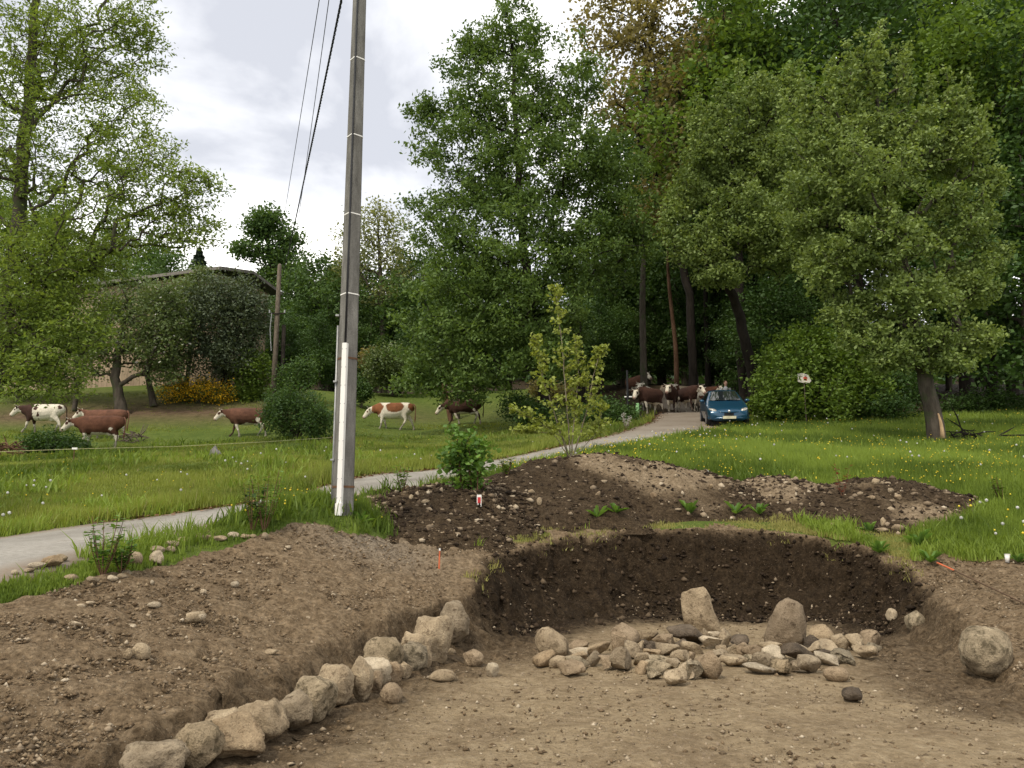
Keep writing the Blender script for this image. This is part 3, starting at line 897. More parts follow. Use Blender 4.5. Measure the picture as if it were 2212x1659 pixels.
# ---- grey-green round tree
b = ground_at(487, 46)
tm, cm = make_tree(53, [b - [0, 0, 0.1], at(487, 830, 46), at(486, 760, 46), at(485, 680, 46)], [0.34, 0.28, 0.20, 0.06],
    px_lobes([(485,690,46,85,85,2.6),(440,720,46,55,80,2),(530,720,46,45,75,1.8),(480,780,45.6,85,45,2.2),(500,640,46,55,45,1.8),(545,665,45.5,35,55,1.6),(430,660,46,50,40,1.8)]), 520, 44, 0.34, 0.17, MAT['leaf_grey'], MAT['bark_dark'], k_r=0.011)
put_tree('willow_tree', 'dense round grey-green tree above the yellow broom', b, tm, cm)

# ---- lone oak against the sky
b = ground_at(600, 78)
tm, cm = make_tree(54, [b - [0, 0, 0.2], at(583, 760, 78), at(575, 650, 78), at(590, 560, 78), at(575, 520, 78), at(590, 470, 78)], [0.55, 0.45, 0.38, 0.30, 0.2, 0.06],
    px_lobes([(583,480,78,45,28,2),(560,500,78,35,22,1.6),(620,520,78,30,22,1.6),(555,545,78,52,22,2.2),(610,560,78,38,22,1.8),(525,540,78,25,14,1),(600,600,78,40,24,2),(640,600,78,28,25,1.6),(570,690,78,40,20,2),(560,620,78,30,16,1.5)]),
    300, 34, 0.50, 0.34, MAT['leaf_oak'], MAT['bark_dark'], k_r=0.022, seg=0.8, flat=0.5, rmin=0.02, aspect=0.7)
put_tree('oak_tree', 'lone oak with layered foliage and twisted limbs against the sky', b, tm, cm)

# ---- pale thin-leaved tree behind the concrete pole
b = ground_at(830, 66)
tm, cm = make_tree(55, [b - [0, 0, 0.2], at(825, 700, 66), at(820, 560, 66), at(815, 470, 66)], [0.3, 0.24, 0.15, 0.04],
    px_lobes([(820,490,66,60,50,2.5),(850,560,66,55,60,2.5),(770,540,66,45,50,2.2),(760,590,66,40,30,2),(850,640,66,60,40,2.4)]), 340, 16, 0.5, 0.26, MAT['leaf_pale'], MAT['bark'], k_r=0.012, seg=0.8, rmin=0.018)
put_tree('birch_tree', 'thin pale-leaved tree with bare twigs against the sky behind the concrete pole', b, tm, cm)

# ---- wood: a few kinds, copied
def generic(seed, h, rad, mat, bark, n=250, per=62, leaf=0.27, cl=0.55, crown0=0.35):
    rng = np.random.default_rng(seed)
    L = []
    for k in range(9):
        t = crown0 + (1 - crown0) * (k + 0.5) / 9
        w = rad * math.sin(math.pi * (0.18 + 0.74 * (t - crown0) / (1 - crown0))) 
        a = rng.uniform(0, 2 * math.pi); q = w * rng.uniform(0.25, 0.55)
        L.append((q * math.cos(a), q * math.sin(a), t * h * 0.95, w * 0.75, w * 0.75, h * 0.12))
    tr = [(0, 0, -0.3), (0.1, 0, h * 0.2), (rng.normal() * 0.3, rng.normal() * 0.3, h * 0.5), (rng.normal() * 0.5, rng.normal() * 0.5, h * 0.9)]
    return make_tree(seed, tr, [0.30, 0.25, 0.18, 0.04], L, n, per, cl, leaf, mat, bark, k_r=0.014, seg=0.9, rmin=0.016, aspect=0.62)
KIND = {
    'a': generic(101, 24, 5.2, MAT['leaf_forest'], MAT['bark_dark']),
    'b': generic(102, 21, 4.6, MAT['leaf_forest'], MAT['bark_dark'], crown0=0.25),
    'c': generic(103, 23, 5.0, MAT['leaf_bright'], MAT['bark_dark'], crown0=0.4),
    'd': generic(104, 13, 4.2, MAT['leaf_forest'], MAT['bark'], crown0=0.12, n=200),
    'e': generic(105, 12, 4.4, MAT['leaf_oak'], MAT['bark'], crown0=0.12, n=200),
}
rng = np.random.default_rng(5)
G1 = 'tall trees of the wood behind the meadow'
wood_spots = [  # u, d, kind, scale, label
    (1640,50,'a',1.15,'tall dark tree right behind the leaning-trunked pear'),(1760,47,'b',1.2,'tall dark tree rising between the two pear crowns'),(1870,44,'a',1.15,'tall dark tree rising highest behind the crown of the pear on the meadow'),(1980,48,'a',1.25,'dark tree filling the sky above the pear right of its top'),(2090,43,'b',1.2,'tall dark tree behind the right side of the pear crown'),
    (2190,46,'a',1.2,'tall dark tree at the upper right picture corner'),(1560,58,'a',1.2,None),(1700,62,'b',1.4,None),(1830,58,'a',1.35,None),(1960,64,'a',1.5,None),(2120,56,'b',1.4,None),(2260,52,'a',1.3,None),
    (1610,44,'c',1.12,'tall bright green tree just right of the tan-leaved maple'),(2150,39,'c',0.92,'bright green tree behind the right edge of the pear crown'),
    (2290,38,'a',0.95,None),(2400,44,'b',1.1,None),(1430,64,'b',1.3,None),(1340,60,'e',1.1,'rounded tree showing between cherry and maple'),(2230,36,'d',1.0,'low dark tree at the right picture edge beside the brambles'),(1500,72,'a',1.3,None),(1620,76,'a',1.4,None),(1780,80,'b',1.5,None),
]
for u, d, k, s, lab in wood_spots:
    p = ground_at(u, d)
    put_tree('forest_tree', lab or 'tall dark green tree deep in the shaded wood', p, *KIND[k], group=G1, rz=rng.uniform(0, 6.28), sc=s * rng.uniform(0.95, 1.05))
# understorey that closes the wood below the crowns
G2 = 'leafy understorey in the shade of the wood'
for u, d, k, s in [(1690,42,'d',.62),(1480,56,'d',.8),(1560,64,'d',.9),(1640,60,'e',.7),(1400,66,'e',.85),(1720,52,'d',.7),(2050,52,'d',.7),(2150,46,'d',.6),(1900,50,'e',.6),(1425,60,'d',.7),(1530,58,'e',.66),(1485,56,'d',.5),(1620,48,'d',.55),(1300,54,'d',.5),(1345,56,'e',.5),(1400,57,'d',.42),(1260,52,'d',.45),(1480,62,'d',.5),(1540,60,'e',.5),(1600,52,'d',.42),(1500,80,'d',1.1),(1350,72,'d',1.0),(1250,74,'e',1.0),(1600,84,'d',1.2),(1430,90,'d',1.3),(1290,62,'d',.75)]:
    put_tree('understorey_tree', 'low dark leafy tree in the shade under the tall wood', ground_at(u, d), *KIND[k], group=G2, rz=rng.uniform(0, 6.28), sc=s)
# left background trees
G3 = 'broadleaf trees on the slope behind the barn'
for u, d, k, s, lab in [(665,66,'e',0.95,'rounded green tree beyond the wooden pole'),(715,70,'e',1.0,'rounded dark tree half hidden by the concrete pole'),(640,84,'d',1.1,'dark rounded tree behind the lone oak'),(700,92,'e',1.2,None),(760,82,'d',1.15,'dark tree just right of the concrete pole at the lawn edge'),(860,72,'d',1.05,'green tree below the thin pale-leaved tree'),(930,66,'e',1.0,'tree directly behind the left skirts of the cherry'),(1010,68,'d',1.0,None),
                        (560,62,'e',.6,None),(90,64,'c',.75,'yellow-green tree seen through the ash boughs'),(200,68,'c',.72,'yellow-green tree rising behind the barn roof'),(300,74,'d',1.15,'dark tree above the middle of the barn roof'),(-20,66,'c',.8,None),(390,80,'e',1.05,None),(330,62,'e',.9,'rounded tree close behind the barn ridge'),(620,58,'d',.42,None),(1100,62,'e',.9,None),(690,56,'d',.42,None),(810,66,'e',.62,None),(-130,62,'e',1.0,None),(-260,70,'c',.8,None),(-90,80,'d',1.2,None),(900,58,'d',.45,None),(1040,58,'d',.5,None)]:
    put_tree('background_tree', lab or 'broadleaf tree in the green backdrop beyond the field', ground_at(u, d), *KIND[k], group=G3, rz=rng.uniform(0, 6.28), sc=s)
# conifer behind the barn
def conifer(seed, h):
    rng = np.random.default_rng(seed)
    n = 5200
    t = rng.uniform(0, 1, n) ** 0.7
    z = h * (0.12 + 0.88 * t); r = (1 - t) ** .8 * h * 0.36 * (0.55 + 0.45 * np.abs(np.sin(z * 5.5)))
    a = rng.uniform(0, 2 * math.pi, n); q = r * np.sqrt(rng.uniform(0.1, 1, n))
    lv, lf, lr = leaves(np.column_stack([q * np.cos(a), q * np.sin(a), z - q * 0.35]), rng, 0.5, 0.35, 0.4)
    tm = MB().tube([(0, 0, -0.2), (0, 0, h * 0.5), (0, 0, h * 0.97)], [0.22, 0.14, 0.02], 7).mesh('trunk', MAT['bark_dark'])
    return tm, mesh_np('crown', lv, lf, [MAT['leaf_conifer']], {'rnd': lr})
p = ground_at(412, 95)
put_tree('spruce_tree', 'dark spruce peeking over the barn roof', p, *conifer(3, at(412, 535, 95)[2] - p[2]))

# ---- far wooded hill: too far to tell the trees apart
rng = np.random.default_rng(17)
P = []
for k in range(520):
    x, y = rng.uniform(-150, 150), rng.uniform(105, 260)
    z = gz(x, y); s = rng.uniform(4, 7)
    q = rng.normal(size=(70, 3)); q /= np.linalg.norm(q, axis=1)[:, None]
    P.append(np.array([x, y, z + 5]) + q * [s, s, s * 1.15] * rng.uniform(0.6, 1.0, (70, 1)))
P = np.vstack(P)
lv, lf, lr = leaves(P, rng, 2.0, 0.8, 0.5)
fw = link('distant_forest', mesh_np('distant_forest', lv, lf, [MAT['leaf_oak']], {'rnd': np.clip(lr * 0.6 + 0.3 * (fbm(lv[:, 0] * .1, lv[:, 1] * .1, 0, 2, 2) + 0.5), 0, 0.95)}))
tag(fw, 'far wooded hillside seen between the lone oak and the concrete pole', 'forest', kind='stuff')

# ---- shrubs
def shrub(name, label, u, d, lobes, n, per, cl, leaf, mat, group=None, cat='bush', seed=1, bark=None, hexa=False, k_r=0.006, stems=5, **kw):
    rng = np.random.default_rng(seed)
    base = ground_at(u, d)
    L = px_lobes(lobes)
    tips = sample_lobes(L, n, rng, 0.2)
    tv, tf, off = [], [], 0
    mid = np.mean(tips, 0)
    grp = rng.integers(0, stems, n)
    # split the tips by direction so each stem feeds its own side
    ang = np.arctan2(tips[:, 1] - base[1], tips[:, 0] - base[0]); grp = np.floor((ang + math.pi) / (2 * math.pi) * stems).astype(int) % stems
    for s in range(stems):
        tp = tips[grp == s]
        if len(tp) < 2: continue
        m = tp.mean(0); st = base + np.array([rng.normal() * 0.06, rng.normal() * 0.06, -0.05])
        N, ch, rad = grow([st, st * 0.75 + m * 0.25 + [0, 0, 0.05], st * 0.5 + m * 0.5, st * 0.2 + m * 0.8], tp, rng, 0.22, 0.03, k_r, 0.004)
        v_, f_ = tube_np(N, ch, rad)
        tv.append(v_); tf.append(f_ + off); off += len(v_)
    cen = np.repeat(tips, per, 0) + rng.normal(size=(n * per, 3)) * cl
    cen[:, 2] = np.maximum(cen[:, 2], hill(cen[:, 0], cen[:, 1]) + 0.03)
    lv, lf, lr = leaves(cen, rng, leaf, kw.get('aspect', 0.65), kw.get('up', 0.4), hexa, droop=kw.get('droop', 0.0))
    lr = np.clip(lr * 0.8 + 0.1 + 0.15 * fbm(lv[:, 0] * 2, lv[:, 1] * 2, lv[:, 2] * 2, seed, 2), 0, 1)
    e = empty(name, base, label, cat, group)
    link('stems', mesh_np('stems', np.vstack(tv) - base, np.vstack(tf), [bark or MAT['bark']], None, True), e)
    link('foliage', mesh_np('foliage', lv - base, lf, [mat], {'rnd': lr}), e)
    return e

shrub('thorn_bush', 'large round green bush in the field before the wooden pole', 640, 33.5, [(640,905,33.5,72,45,1.5),(600,890,33.6,40,35,1.0),(680,915,33.4,42,38,1.0),(650,870,33.6,45,30,1)], 300, 36, 0.16, 0.11, MAT['leaf_oak'], seed=3)
shrub('nettle_bush', 'low dark green leafy bush beside the standing brown cow', 125, 31.2, [(125,962,31.2,66,26,1.2),(100,965,31.2,40,22,1)], 170, 34, 0.14, 0.11, MAT['leaf_forest'], seed=4)
shrub('broom_bush', 'broad broom bush covered in yellow flowers at the lawn edge', 425, 45.0, [(380,845,45,38,26,1),(430,845,45,48,26,1.1),(475,850,45,34,22,1)], 280, 34, 0.18, 0.10, MAT['leaf_broom'], seed=5)
shrub('garden_bush', 'upright bright green bush beside the wooden pole on the lawn', 545, 46, [(550,800,46,42,45,1.4),(540,845,46,30,25,1)], 180, 34, 0.24, 0.15, MAT['leaf_bright'], seed=6)
shrub('garden_bush', 'soft green bush on the lawn between wooden and concrete poles', 632, 44, [(630,830,44,38,45,1.3),(660,800,44.5,25,30,1),(610,865,43.6,30,20,1)], 180, 34, 0.22, 0.13, MAT['leaf_oak'], seed=7)
shrub('lilac_bush', 'lilac bush with a few pink blossoms right beside the concrete pole', 780, 47, [(782,845,47,20,26,.6)], 70, 30, 0.14, 0.13, MAT['leaf_forest'], seed=8)
shrub('blossom_tree', 'dark shrub with pale blossoms at the lawn edge behind the cows', 850, 54, [(850,790,54,50,45,1.8),(815,790,54,30,30,1.2)], 220, 34, 0.3, 0.17, MAT['leaf_apple'], seed=9)
shrub('rust_bush', 'small rusty brown bush behind the white and brown cow', 800, 56, [(800,775,56,22,18,.8)], 60, 26, 0.2, 0.16, MAT['leaf_maple'], seed=10)
shrub('rust_bush', 'reddish brown bush under the cherry crown', 1210, 49, [(1205,850,49,35,22,1.2),(1170,845,50,25,20,1)], 100, 26, 0.22, 0.16, MAT['leaf_maple'], seed=12)
shrub('hedge_bush', 'dark bush at the lane edge left of the approaching herd', 1130, 40, [(1120,880,40,40,26,1),(1160,900,39,45,26,1.1)], 150, 34, 0.2, 0.13, MAT['leaf_forest'], seed=13)
shrub('hedge_bush', 'dark green bush on the lane verge just left of the herd', 1320, 37.5, [(1310,890,37.5,55,28,1.2),(1350,905,37,35,24,1)], 170, 34, 0.18, 0.12, MAT['leaf_forest'], seed=14)
shrub('hazel_bush', 'big bright green hazel thicket right of the blue car', 1740, 35, [(1700,800,35,70,70,1.5),(1790,790,35,90,75,1.6),(1680,870,34.5,60,45,1.2),(1770,865,34.2,95,50,1.4),(1880,850,35,70,60,1.5),(1870,770,36,60,50,1.4),(1730,735,35.5,60,30,1.2)], 640, 38, 0.22, 0.17, MAT['leaf_bright'], seed=15)
shrub('bramble_bush', 'dark bramble thicket between the hazel and the pear trunk', 1920, 34, [(1920,880,34,60,30,1.3),(1950,840,35,50,40,1.3)], 180, 34, 0.2, 0.12, MAT['leaf_forest'], seed=16)
shrub('bramble_bush', 'dark bramble thicket right of the pear trunk at the wood edge', 2150, 38, [(2150,870,38,80,25,1.3),(2080,880,38,50,20,1)], 160, 30, 0.2, 0.13, MAT['leaf_forest'], seed=18)
shrub('currant_bush', 'bright green leafy currant bush on the soil heap beside a red plant tag', 1018, 14.0, [(1002,960,14,44,34,.35),(1025,1000,14,34,34,.3),(985,1000,14,36,30,.3),(1010,1045,14,32,26,.3)], 120, 12, 0.075, 0.085, MAT['leaf_shrub'], seed=19, hexa=True, aspect=0.9, up=0.6, k_r=0.0045, stems=7, bark=MAT['bark_red'])

# young birch with several thin stems on the central heap
def sapling():
    rng = np.random.default_rng(23)
    d = 17.6
    base = ground_at(1232, d); base[2] += 0.35
    stems = [[(1232,990),(1225,880),(1215,760),(1205,660),(1196,618)], [(1234,990),(1240,900),(1250,800),(1240,720)], [(1236,990),(1265,900),(1285,800),(1302,745)],
             [(1230,990),(1200,900),(1170,800),(1155,720)], [(1230,990),(1190,930),(1140,900),(1095,880)], [(1237,990),(1290,930),(1300,860)], [(1231,990),(1210,940),(1150,935),(1110,930)]]
    tv, tf, off, cen = [], [], 0, []
    for k, st in enumerate(stems):
        dd = d + rng.uniform(-0.5, 0.5)
        P = catmull(np.array([at(u, v, d + (dd - d) * i / (len(st) - 1)) for i, (u, v) in enumerate(st)]), 6)
        P = P + rng.normal(size=P.shape) * 0.008
        rad = np.linspace(0.020 if k < 4 else 0.011, 0.004, len(P))
        v_, f_ = tube_np(P, [list(range(len(P)))], rad); tv.append(v_); tf.append(f_ + off); off += len(v_)
        m = 46 if k < 4 else 24
        for j in range(m):
            t = rng.uniform(0.28, 1.0); i = min(int(t * (len(P) - 1)), len(P) - 2)
            q = P[i]; L = 0.38 * (1.1 - t) + 0.08
            dr = rng.normal(size=3); dr[2] = abs(dr[2]) * 0.5 + 0.3; dr /= np.linalg.norm(dr)
            tw = [q, q + dr * L * 0.5, q + dr * L + [0, 0, -0.03]]
            v_, f_ = tube_np(np.array(tw), [[0, 1, 2]], np.array([0.004, 0.003, 0.002])); tv.append(v_); tf.append(f_ + off); off += len(v_)
            for z in range(12):
                s_ = rng.uniform(0.2, 1.05); cen.append(q + dr * L * s_ + rng.normal(size=3) * 0.035)
    lv, lf, lr = leaves(np.array(cen), rng, 0.080, 0.8, 0.3, True, droop=0.7)
    e = empty('birch_sapling', base, 'slender yellow-green sapling with several thin stems on the soil heap', 'sapling')
    link('stems', mesh_np('stems', np.vstack(tv) - base, np.vstack(tf), [MAT['bark_pale']], None, True), e)
    link('foliage', mesh_np('foliage', lv - base, lf, [MAT['leaf_birch']], {'rnd': lr}), e)
sapling()
# ivy-free dead-looking trunks standing in the wood
def bare_trunk(label, pts, rad, mat):
    b0 = pts[0]
    e = empty('bare_tree', b0, label, 'bare tree', 'bare trunks in the wood')
    rr = np.array(rad)
    P = catmull(np.array(pts), 4)
    r = np.interp(np.linspace(0, 1, len(P)), np.linspace(0, 1, len(rr)), rr)
    v_, f_ = tube_np(P - b0, [list(range(len(P)))], r)
    link('trunk', mesh_np('trunk', v_, f_, [mat], None, True), e)
    return e
def bt(label, u, d, rest, rad, mat):
    p = ground_at(u, d); p[2] -= 0.1
    bare_trunk(label, [p] + [at(a, c, d) for a, c in rest], rad, mat)
bt('straight reddish bare trunk rising behind the herd', 1462, 49, [(1460,760),(1452,680),(1444,600),(1440,480)], [0.16,0.14,0.12,0.1,0.06], MAT['bark_red'])
bt('dark trunk with a white band at the lane edge left of the herd', 1392, 46, [(1390,780),(1388,650),(1392,480)], [0.22,0.2,0.18,0.1], MAT['bark'])
bt('slim dark trunk in the wood between herd and car', 1530, 54, [(1528,760),(1524,640),(1530,450)], [0.2,0.18,0.15,0.08], MAT['bark_dark'])
bt('dark forked trunk under the cherry crown', 1255, 44, [(1250,760),(1240,640),(1220,500)], [0.3,0.27,0.24,0.14], MAT['bark_dark'])
bt('reddish thin trunk leaning left under the cherry crown', 975, 46, [(962,850),(955,820),(950,780)], [0.15,0.13,0.11,0.08], MAT['bark_red'])
bt('slim upright trunk under the cherry crown behind the brown cow', 990, 47, [(990,850),(992,800)], [0.11,0.10,0.07], MAT['bark'])

# ================================================================== poles, wires, barn
MAT['concrete'] = None
def m_concrete():
    t = NT('weathered_concrete'); v = t.coord('Object', (1, 1, 0.22)); w = t.coord('Object')
    n1, n2 = t.noise(v, 9, 7, 0.65), t.noise(w, 60, 5, 0.7)
    c = t.ramp(n1, [(0.28, (0.085, 0.08, 0.07)), (0.5, (0.155, 0.148, 0.132)), (0.72, (0.235, 0.225, 0.20))])
    c = t.mix(t.ramp(n2, [(0.35, (0.45, 0.45, 0.45)), (0.55, (0, 0, 0))]), c, (0.06, 0.056, 0.05))
    return t.finish(c, 0.92, t.bump(t.math('ADD', n1, n2), 0.5, 0.01), spec=0.2)
MAT['concrete'] = m_concrete()
MAT['white_plastic'] = m_simple('white_plastic', (0.74, 0.72, 0.67), 0.45, var=0.06, scale=3)
MAT['black_cable'] = m_simple('black_cable', (0.018, 0.018, 0.02), 0.5)
MAT['galv'] = m_simple('galvanised_steel', (0.30, 0.30, 0.29), 0.5, 0.6)
MAT['rust'] = m_simple('rusty_steel', (0.14, 0.075, 0.04), 0.8, 0.3, 0.4)
MAT['pole_wood'] = m_bark('pole_wood', (0.08, 0.062, 0.046), (0.19, 0.155, 0.12), 10)

PB = at(740, 1104, 11.8); PB[2] = gz(PB[0], PB[1])
e = empty('utility_pole', PB, 'tall grey concrete utility pole with a white cable guard beside the lane', 'utility pole')
th = R(40)
def pole_ring(z, s):
    c = s * 0.16
    pts = []
    for k in range(4):
        a = th + k * math.pi / 2
        ux, uy = np.array([math.cos(a), math.sin(a)]), np.array([-math.sin(a), math.cos(a)])
        corner = (ux + uy) * s / 2
        pts += [corner - uy * c, corner - ux * c]
    return [(p[0], p[1], z) for p in pts]
HP = 9.75
zs = [-0.3, 0, 1.5, 3.0, 4.5, 6.0, 7.5, HP]
sz = lambda z: 0.255 - 0.010 * max(z, 0)
mb = MB(); rings = [pole_ring(z, sz(z)) for z in zs]
vs = [p for r in rings for p in r]; n8 = 8
fs = [(i * n8 + k, i * n8 + (k + 1) % n8, (i + 1) * n8 + (k + 1) % n8, (i + 1) * n8 + k) for i in range(len(zs) - 1) for k in range(n8)]
fs.append(tuple((len(zs) - 1) * n8 + k for k in range(n8)))
mb.add(vs, fs); mb.build('shaft', MAT['concrete'], e)
def edge_pt(z, off=0.0):
    """front edge of the shaft (nearest the viewer)"""
    s = sz(z); best = min(pole_ring(z, s), key=lambda p: p[1])
    rr = [p for p in pole_ring(z, s)]
    rr.sort(key=lambda p: p[1])
    m = (np.array(rr[0]) + np.array(rr[1])) / 2
    d = m[:2] / np.linalg.norm(m[:2])
    return np.array([m[0] + d[0] * off, m[1] + d[1] * off, z])
MB().tube([edge_pt(z, 0.012) for z in (2.3, 4, 6, 8, 9.5)], 0.014, 8).build('cable', MAT['black_cable'], e, sm=True)
g = MB()
fd = edge_pt(1)[:2] / np.linalg.norm(edge_pt(1)[:2]); sd_ = np.array([-fd[1], fd[0]])
def guard_sec(z, w, d0, d1):
    q = edge_pt(z)
    return [(q[0] + sd_[0] * s * w + fd[0] * d, q[1] + sd_[1] * s * w + fd[1] * d, z) for s, d in ((-1, d0), (-0.75, d1), (0.75, d1), (1, d0))]
A, B = guard_sec(-0.02, 0.046, -0.015, 0.05), guard_sec(2.45, 0.046, -0.015, 0.05)
g.add(A + B, [(0, 1, 5, 4), (1, 2, 6, 5), (2, 3, 7, 6), (3, 0, 4, 7), (4, 5, 6, 7), (3, 2, 1, 0)])
gu = g.build('cable_guard', MAT['white_plastic'], e, bevel=0.006)
screw = MB().ellipsoid((0, 0, 0), (0.007, 0.007, 0.007), 6, 4).mesh('screw', MAT['galv'])
for z in np.arange(0.2, 2.4, 0.27):
    q = edge_pt(z)
    for s in (-0.03, 0.03):
        link('screw', screw, gu, (q[0] + sd_[0] * s + fd[0] * 0.051, q[1] + sd_[1] * s + fd[1] * 0.051, z))
MB().tube([(*(edge_pt(-0.05)[:2] + fd * 0.06), -0.05), (*(edge_pt(0.12)[:2] + fd * 0.055), 0.12)], 0.05, 8).build('guard_foot', MAT['white_plastic'], e)
def strap(z, mat, name, t=0.006, h=0.022):
    r1, r2 = pole_ring(z, sz(z) + 2 * t), pole_ring(z + h, sz(z) + 2 * t)
    MB().add(r1 + r2, [(k, (k + 1) % 8, 8 + (k + 1) % 8, 8 + k) for k in range(8)] + [tuple(range(8, 16)), tuple(reversed(range(8)))]).build(name, mat, e)
for v in (132, 298, 467, 639):
    z = at(760, v, 11.8)[2] - PB[2]; strap(z, MAT['white_plastic'], 'white_band', 0.004, 0.018)
for v in (778, 1054):
    z = at(740, v, 11.8)[2] - PB[2]; strap(z, MAT['rust'], 'steel_strap', 0.007, 0.03)
lx = min(pole_ring(1, sz(1)), key=lambda p: p[0])
MB().tube([(lx[0] - 0.012, lx[1] + 0.02, z) for z in (-0.1, 1, 2.75)], 0.017, 8).build('conduit', MAT['galv'], e, sm=True)
for z in (0.75, 1.9, 2.9):
    MB().box((lx[0] - 0.02, lx[1] - 0.005, z), (0.05, 0.06, 0.025)).build('conduit_clip', MAT['galv'], e)
# head gear above the picture that carries the lines
MB().box((-0.25, 0.0, HP - 0.25), (0.95, 0.08, 0.08)).build('crossarm', MAT['galv'], e)
for x in (-0.62, -0.42): MB().tube([(x, 0, HP - 0.2), (x, 0, HP - 0.05)], [0.04, 0.03], 8).build('insulator', MAT['white_plastic'], e)

# wooden pole with a shorter stub post
WB = at(590, 868, 43.6); WB[2] = gz(WB[0], WB[1])
wt = at(605, 570, 43.6)
e2 = empty('wooden_pole', WB, 'old wooden line pole with a shorter post beside it on the lawn edge', 'utility pole')
mb = MB().tube([(0, 0, -0.2), (0, 0, (wt[2] - WB[2]) * 0.5), (0, 0, wt[2] - WB[2] - 0.1), (0, 0, wt[2] - WB[2])], [0.16, 0.135, 0.11, 0.05], 10)
mb.build('shaft', MAT['pole_wood'], e2, sm=True)
mb = MB().tube([(0.36, 0.3, -0.2), (0.32, 0.25, 4.75)], [0.13, 0.11], 8); mb.build('stub_post', MAT['bark_dark'], e2, sm=True)
MB().box((0.05, -0.15, 5.3), (0.80, 0.06, 0.06)).build('crossarm', MAT['bark_dark'], e2)
MB().box((0.45, -0.1, 3.55), (0.75, 0.035, 0.035)).build('step_bracket', MAT['bark_dark'], e2)
for x in (-0.38, 0.45): MB().tube([(x, -0.17, 5.33), (x, -0.17, 5.5)], [0.05, 0.035], 8).build('insulator', MAT['galv'], e2)
MB().tube([(-0.25, -0.2, 5.3), (-0.3, -0.2, 4.4), (-0.18, -0.2, 3.2)], 0.025, 6).build('down_lead', MAT['galv'], e2)

def wire(name, label, a, b, r, sag, twist=False):
    a, b = np.asarray(a), np.asarray(b)
    n = 46
    if not twist:
        P = [a * (1 - t) + b * t - [0, 0, sag * 4 * t * (1 - t)] for t in np.linspace(0, 1, n)]
        o = MB().tube([p - a for p in P], r, 5).build(name, MAT['black_cable'], None, sm=True, loc=a)
    else:
        mb = MB(); m = 420
        ts = np.linspace(0, 1, m) ** 1.7
        for ph in (0, 2.1, 4.2):
            P = []
            for t in ts:
                p = a * (1 - t) + b * t - [0, 0, sag * 4 * t * (1 - t)]
                w = t * np.linalg.norm(b - a) * 2 * math.pi / 0.55 + ph
                P.append(p - a + np.array([math.cos(w) * r * 0.75, 0, math.sin(w) * r * 0.75]))
            mb.tube(P, r * 0.62, 4)
        o = mb.build(name, MAT['black_cable'], None, sm=True, loc=a)
    return tag(o, label, 'cable')
wire('overhead_cable', 'thick twisted black cable running between the two poles', at(772, -168, 11.75), at(612, 590, 43.5), 0.021, 0.25, True)
wire('overhead_wire', 'thin black wire nearest the twisted cable', at(733, -165, 11.8), at(620, 640, 43.4), 0.0085, 0.2)
wire('overhead_wire', 'thin black wire furthest from the concrete pole', at(716, -165, 11.8), at(584, 640, 43.4), 0.0085, 0.2)

# ---- barn
def m_plank():
    t = NT('barn_planks'); v = t.coord('Object', (1, 1, 0.15))
    oi = t.new('ObjectInfo')
    n = t.noise(v, 14, 6, 0.65)
    c = t.ramp(n, [(0.3, (0.20, 0.145, 0.095)), (0.7, (0.36, 0.275, 0.185))])
    c = t.mix(t.math('MULTIPLY', oi.outputs['Random'], 0.6), c, (0.42, 0.32, 0.22))
    c = t.mix(t.ramp(t.noise(t.coord('Object'), 0.7, 4), [(0.45, (0, 0, 0)), (0.7, (0.7, 0.7, 0.7))]), c, (0.17, 0.13, 0.10))
    return t.finish(c, 0.9, t.bump(n, 0.4, 0.01), spec=0.15)
MAT['plank'] = m_plank()
MAT['roof'] = m_simple('roof_sheet', (0.085, 0.08, 0.078), 0.7, var=0.3, scale=2)
MAT['fascia'] = m_simple('fascia', (0.15, 0.135, 0.115), 0.7)
MAT['plaster'] = m_simple('foundation_plaster', (0.34, 0.35, 0.35), 0.9, var=0.15, scale=2, bump=0.2)
MAT['dark_glass'] = m_simple('dark_glass', (0.012, 0.014, 0.016), 0.08, var=0.1, spec=0.6)
BD = 50.0
BC = at(455, 868, BD); EV = at(455, 590, BD)[2]
ang = R(20)
dl, dr_ = np.array([-math.cos(ang), math.sin(ang)]), np.array([math.sin(ang), math.cos(ang)])
LL, LR_ = 18.0, 5.0
zg = BC[2] - 1.0; z0 = BC[2] + 0.85
e3 = empty('barn', (BC[0], BC[1], BC[2]), 'big weathered plank barn with a low dark roof half hidden by trees', 'barn')
c4 = [np.array([0, 0]), dl * LL, dl * LL + dr_ * LR_, dr_ * LR_]
mb = MB(); mb.prism([(p[0], p[1], zg - BC[2]) for p in (c4[0], c4[3], c4[2], c4[1])], (0, 0, z0 - zg)); mb.build('foundation', MAT['plaster'], e3)
ins = lambda p, c, k: c + (p - c) * k
cc = sum(c4) / 4
MAT['barn_core'] = m_simple('barn_core', (0.06, 0.045, 0.035), 0.95)
mb = MB(); mb.prism([(*ins(p, cc, 0.985), z0 - BC[2] + 0.004) for p in (c4[0], c4[3], c4[2], c4[1])], (0, 0, EV - z0 - 0.05)); mb.build('frame_core', MAT['barn_core'], e3)
pl = MB().box((0, 0, (EV - z0) / 2), (0.235, 0.05, EV - z0)).mesh('plank', MAT['plank'])
rr_ = random.Random(4)
def planks(origin, d, L, out):
    n = int(L / 0.25); a = math.atan2(d[1], d[0])
    for i in range(n):
        q = origin + d * (0.125 + 0.25 * i) + out * (0.03 + rr_.uniform(-0.008, 0.008))
        o = link('plank', pl, e3, (q[0], q[1], z0 - BC[2] - rr_.uniform(0, 0.05))); o.rotation_euler = (0, 0, a)
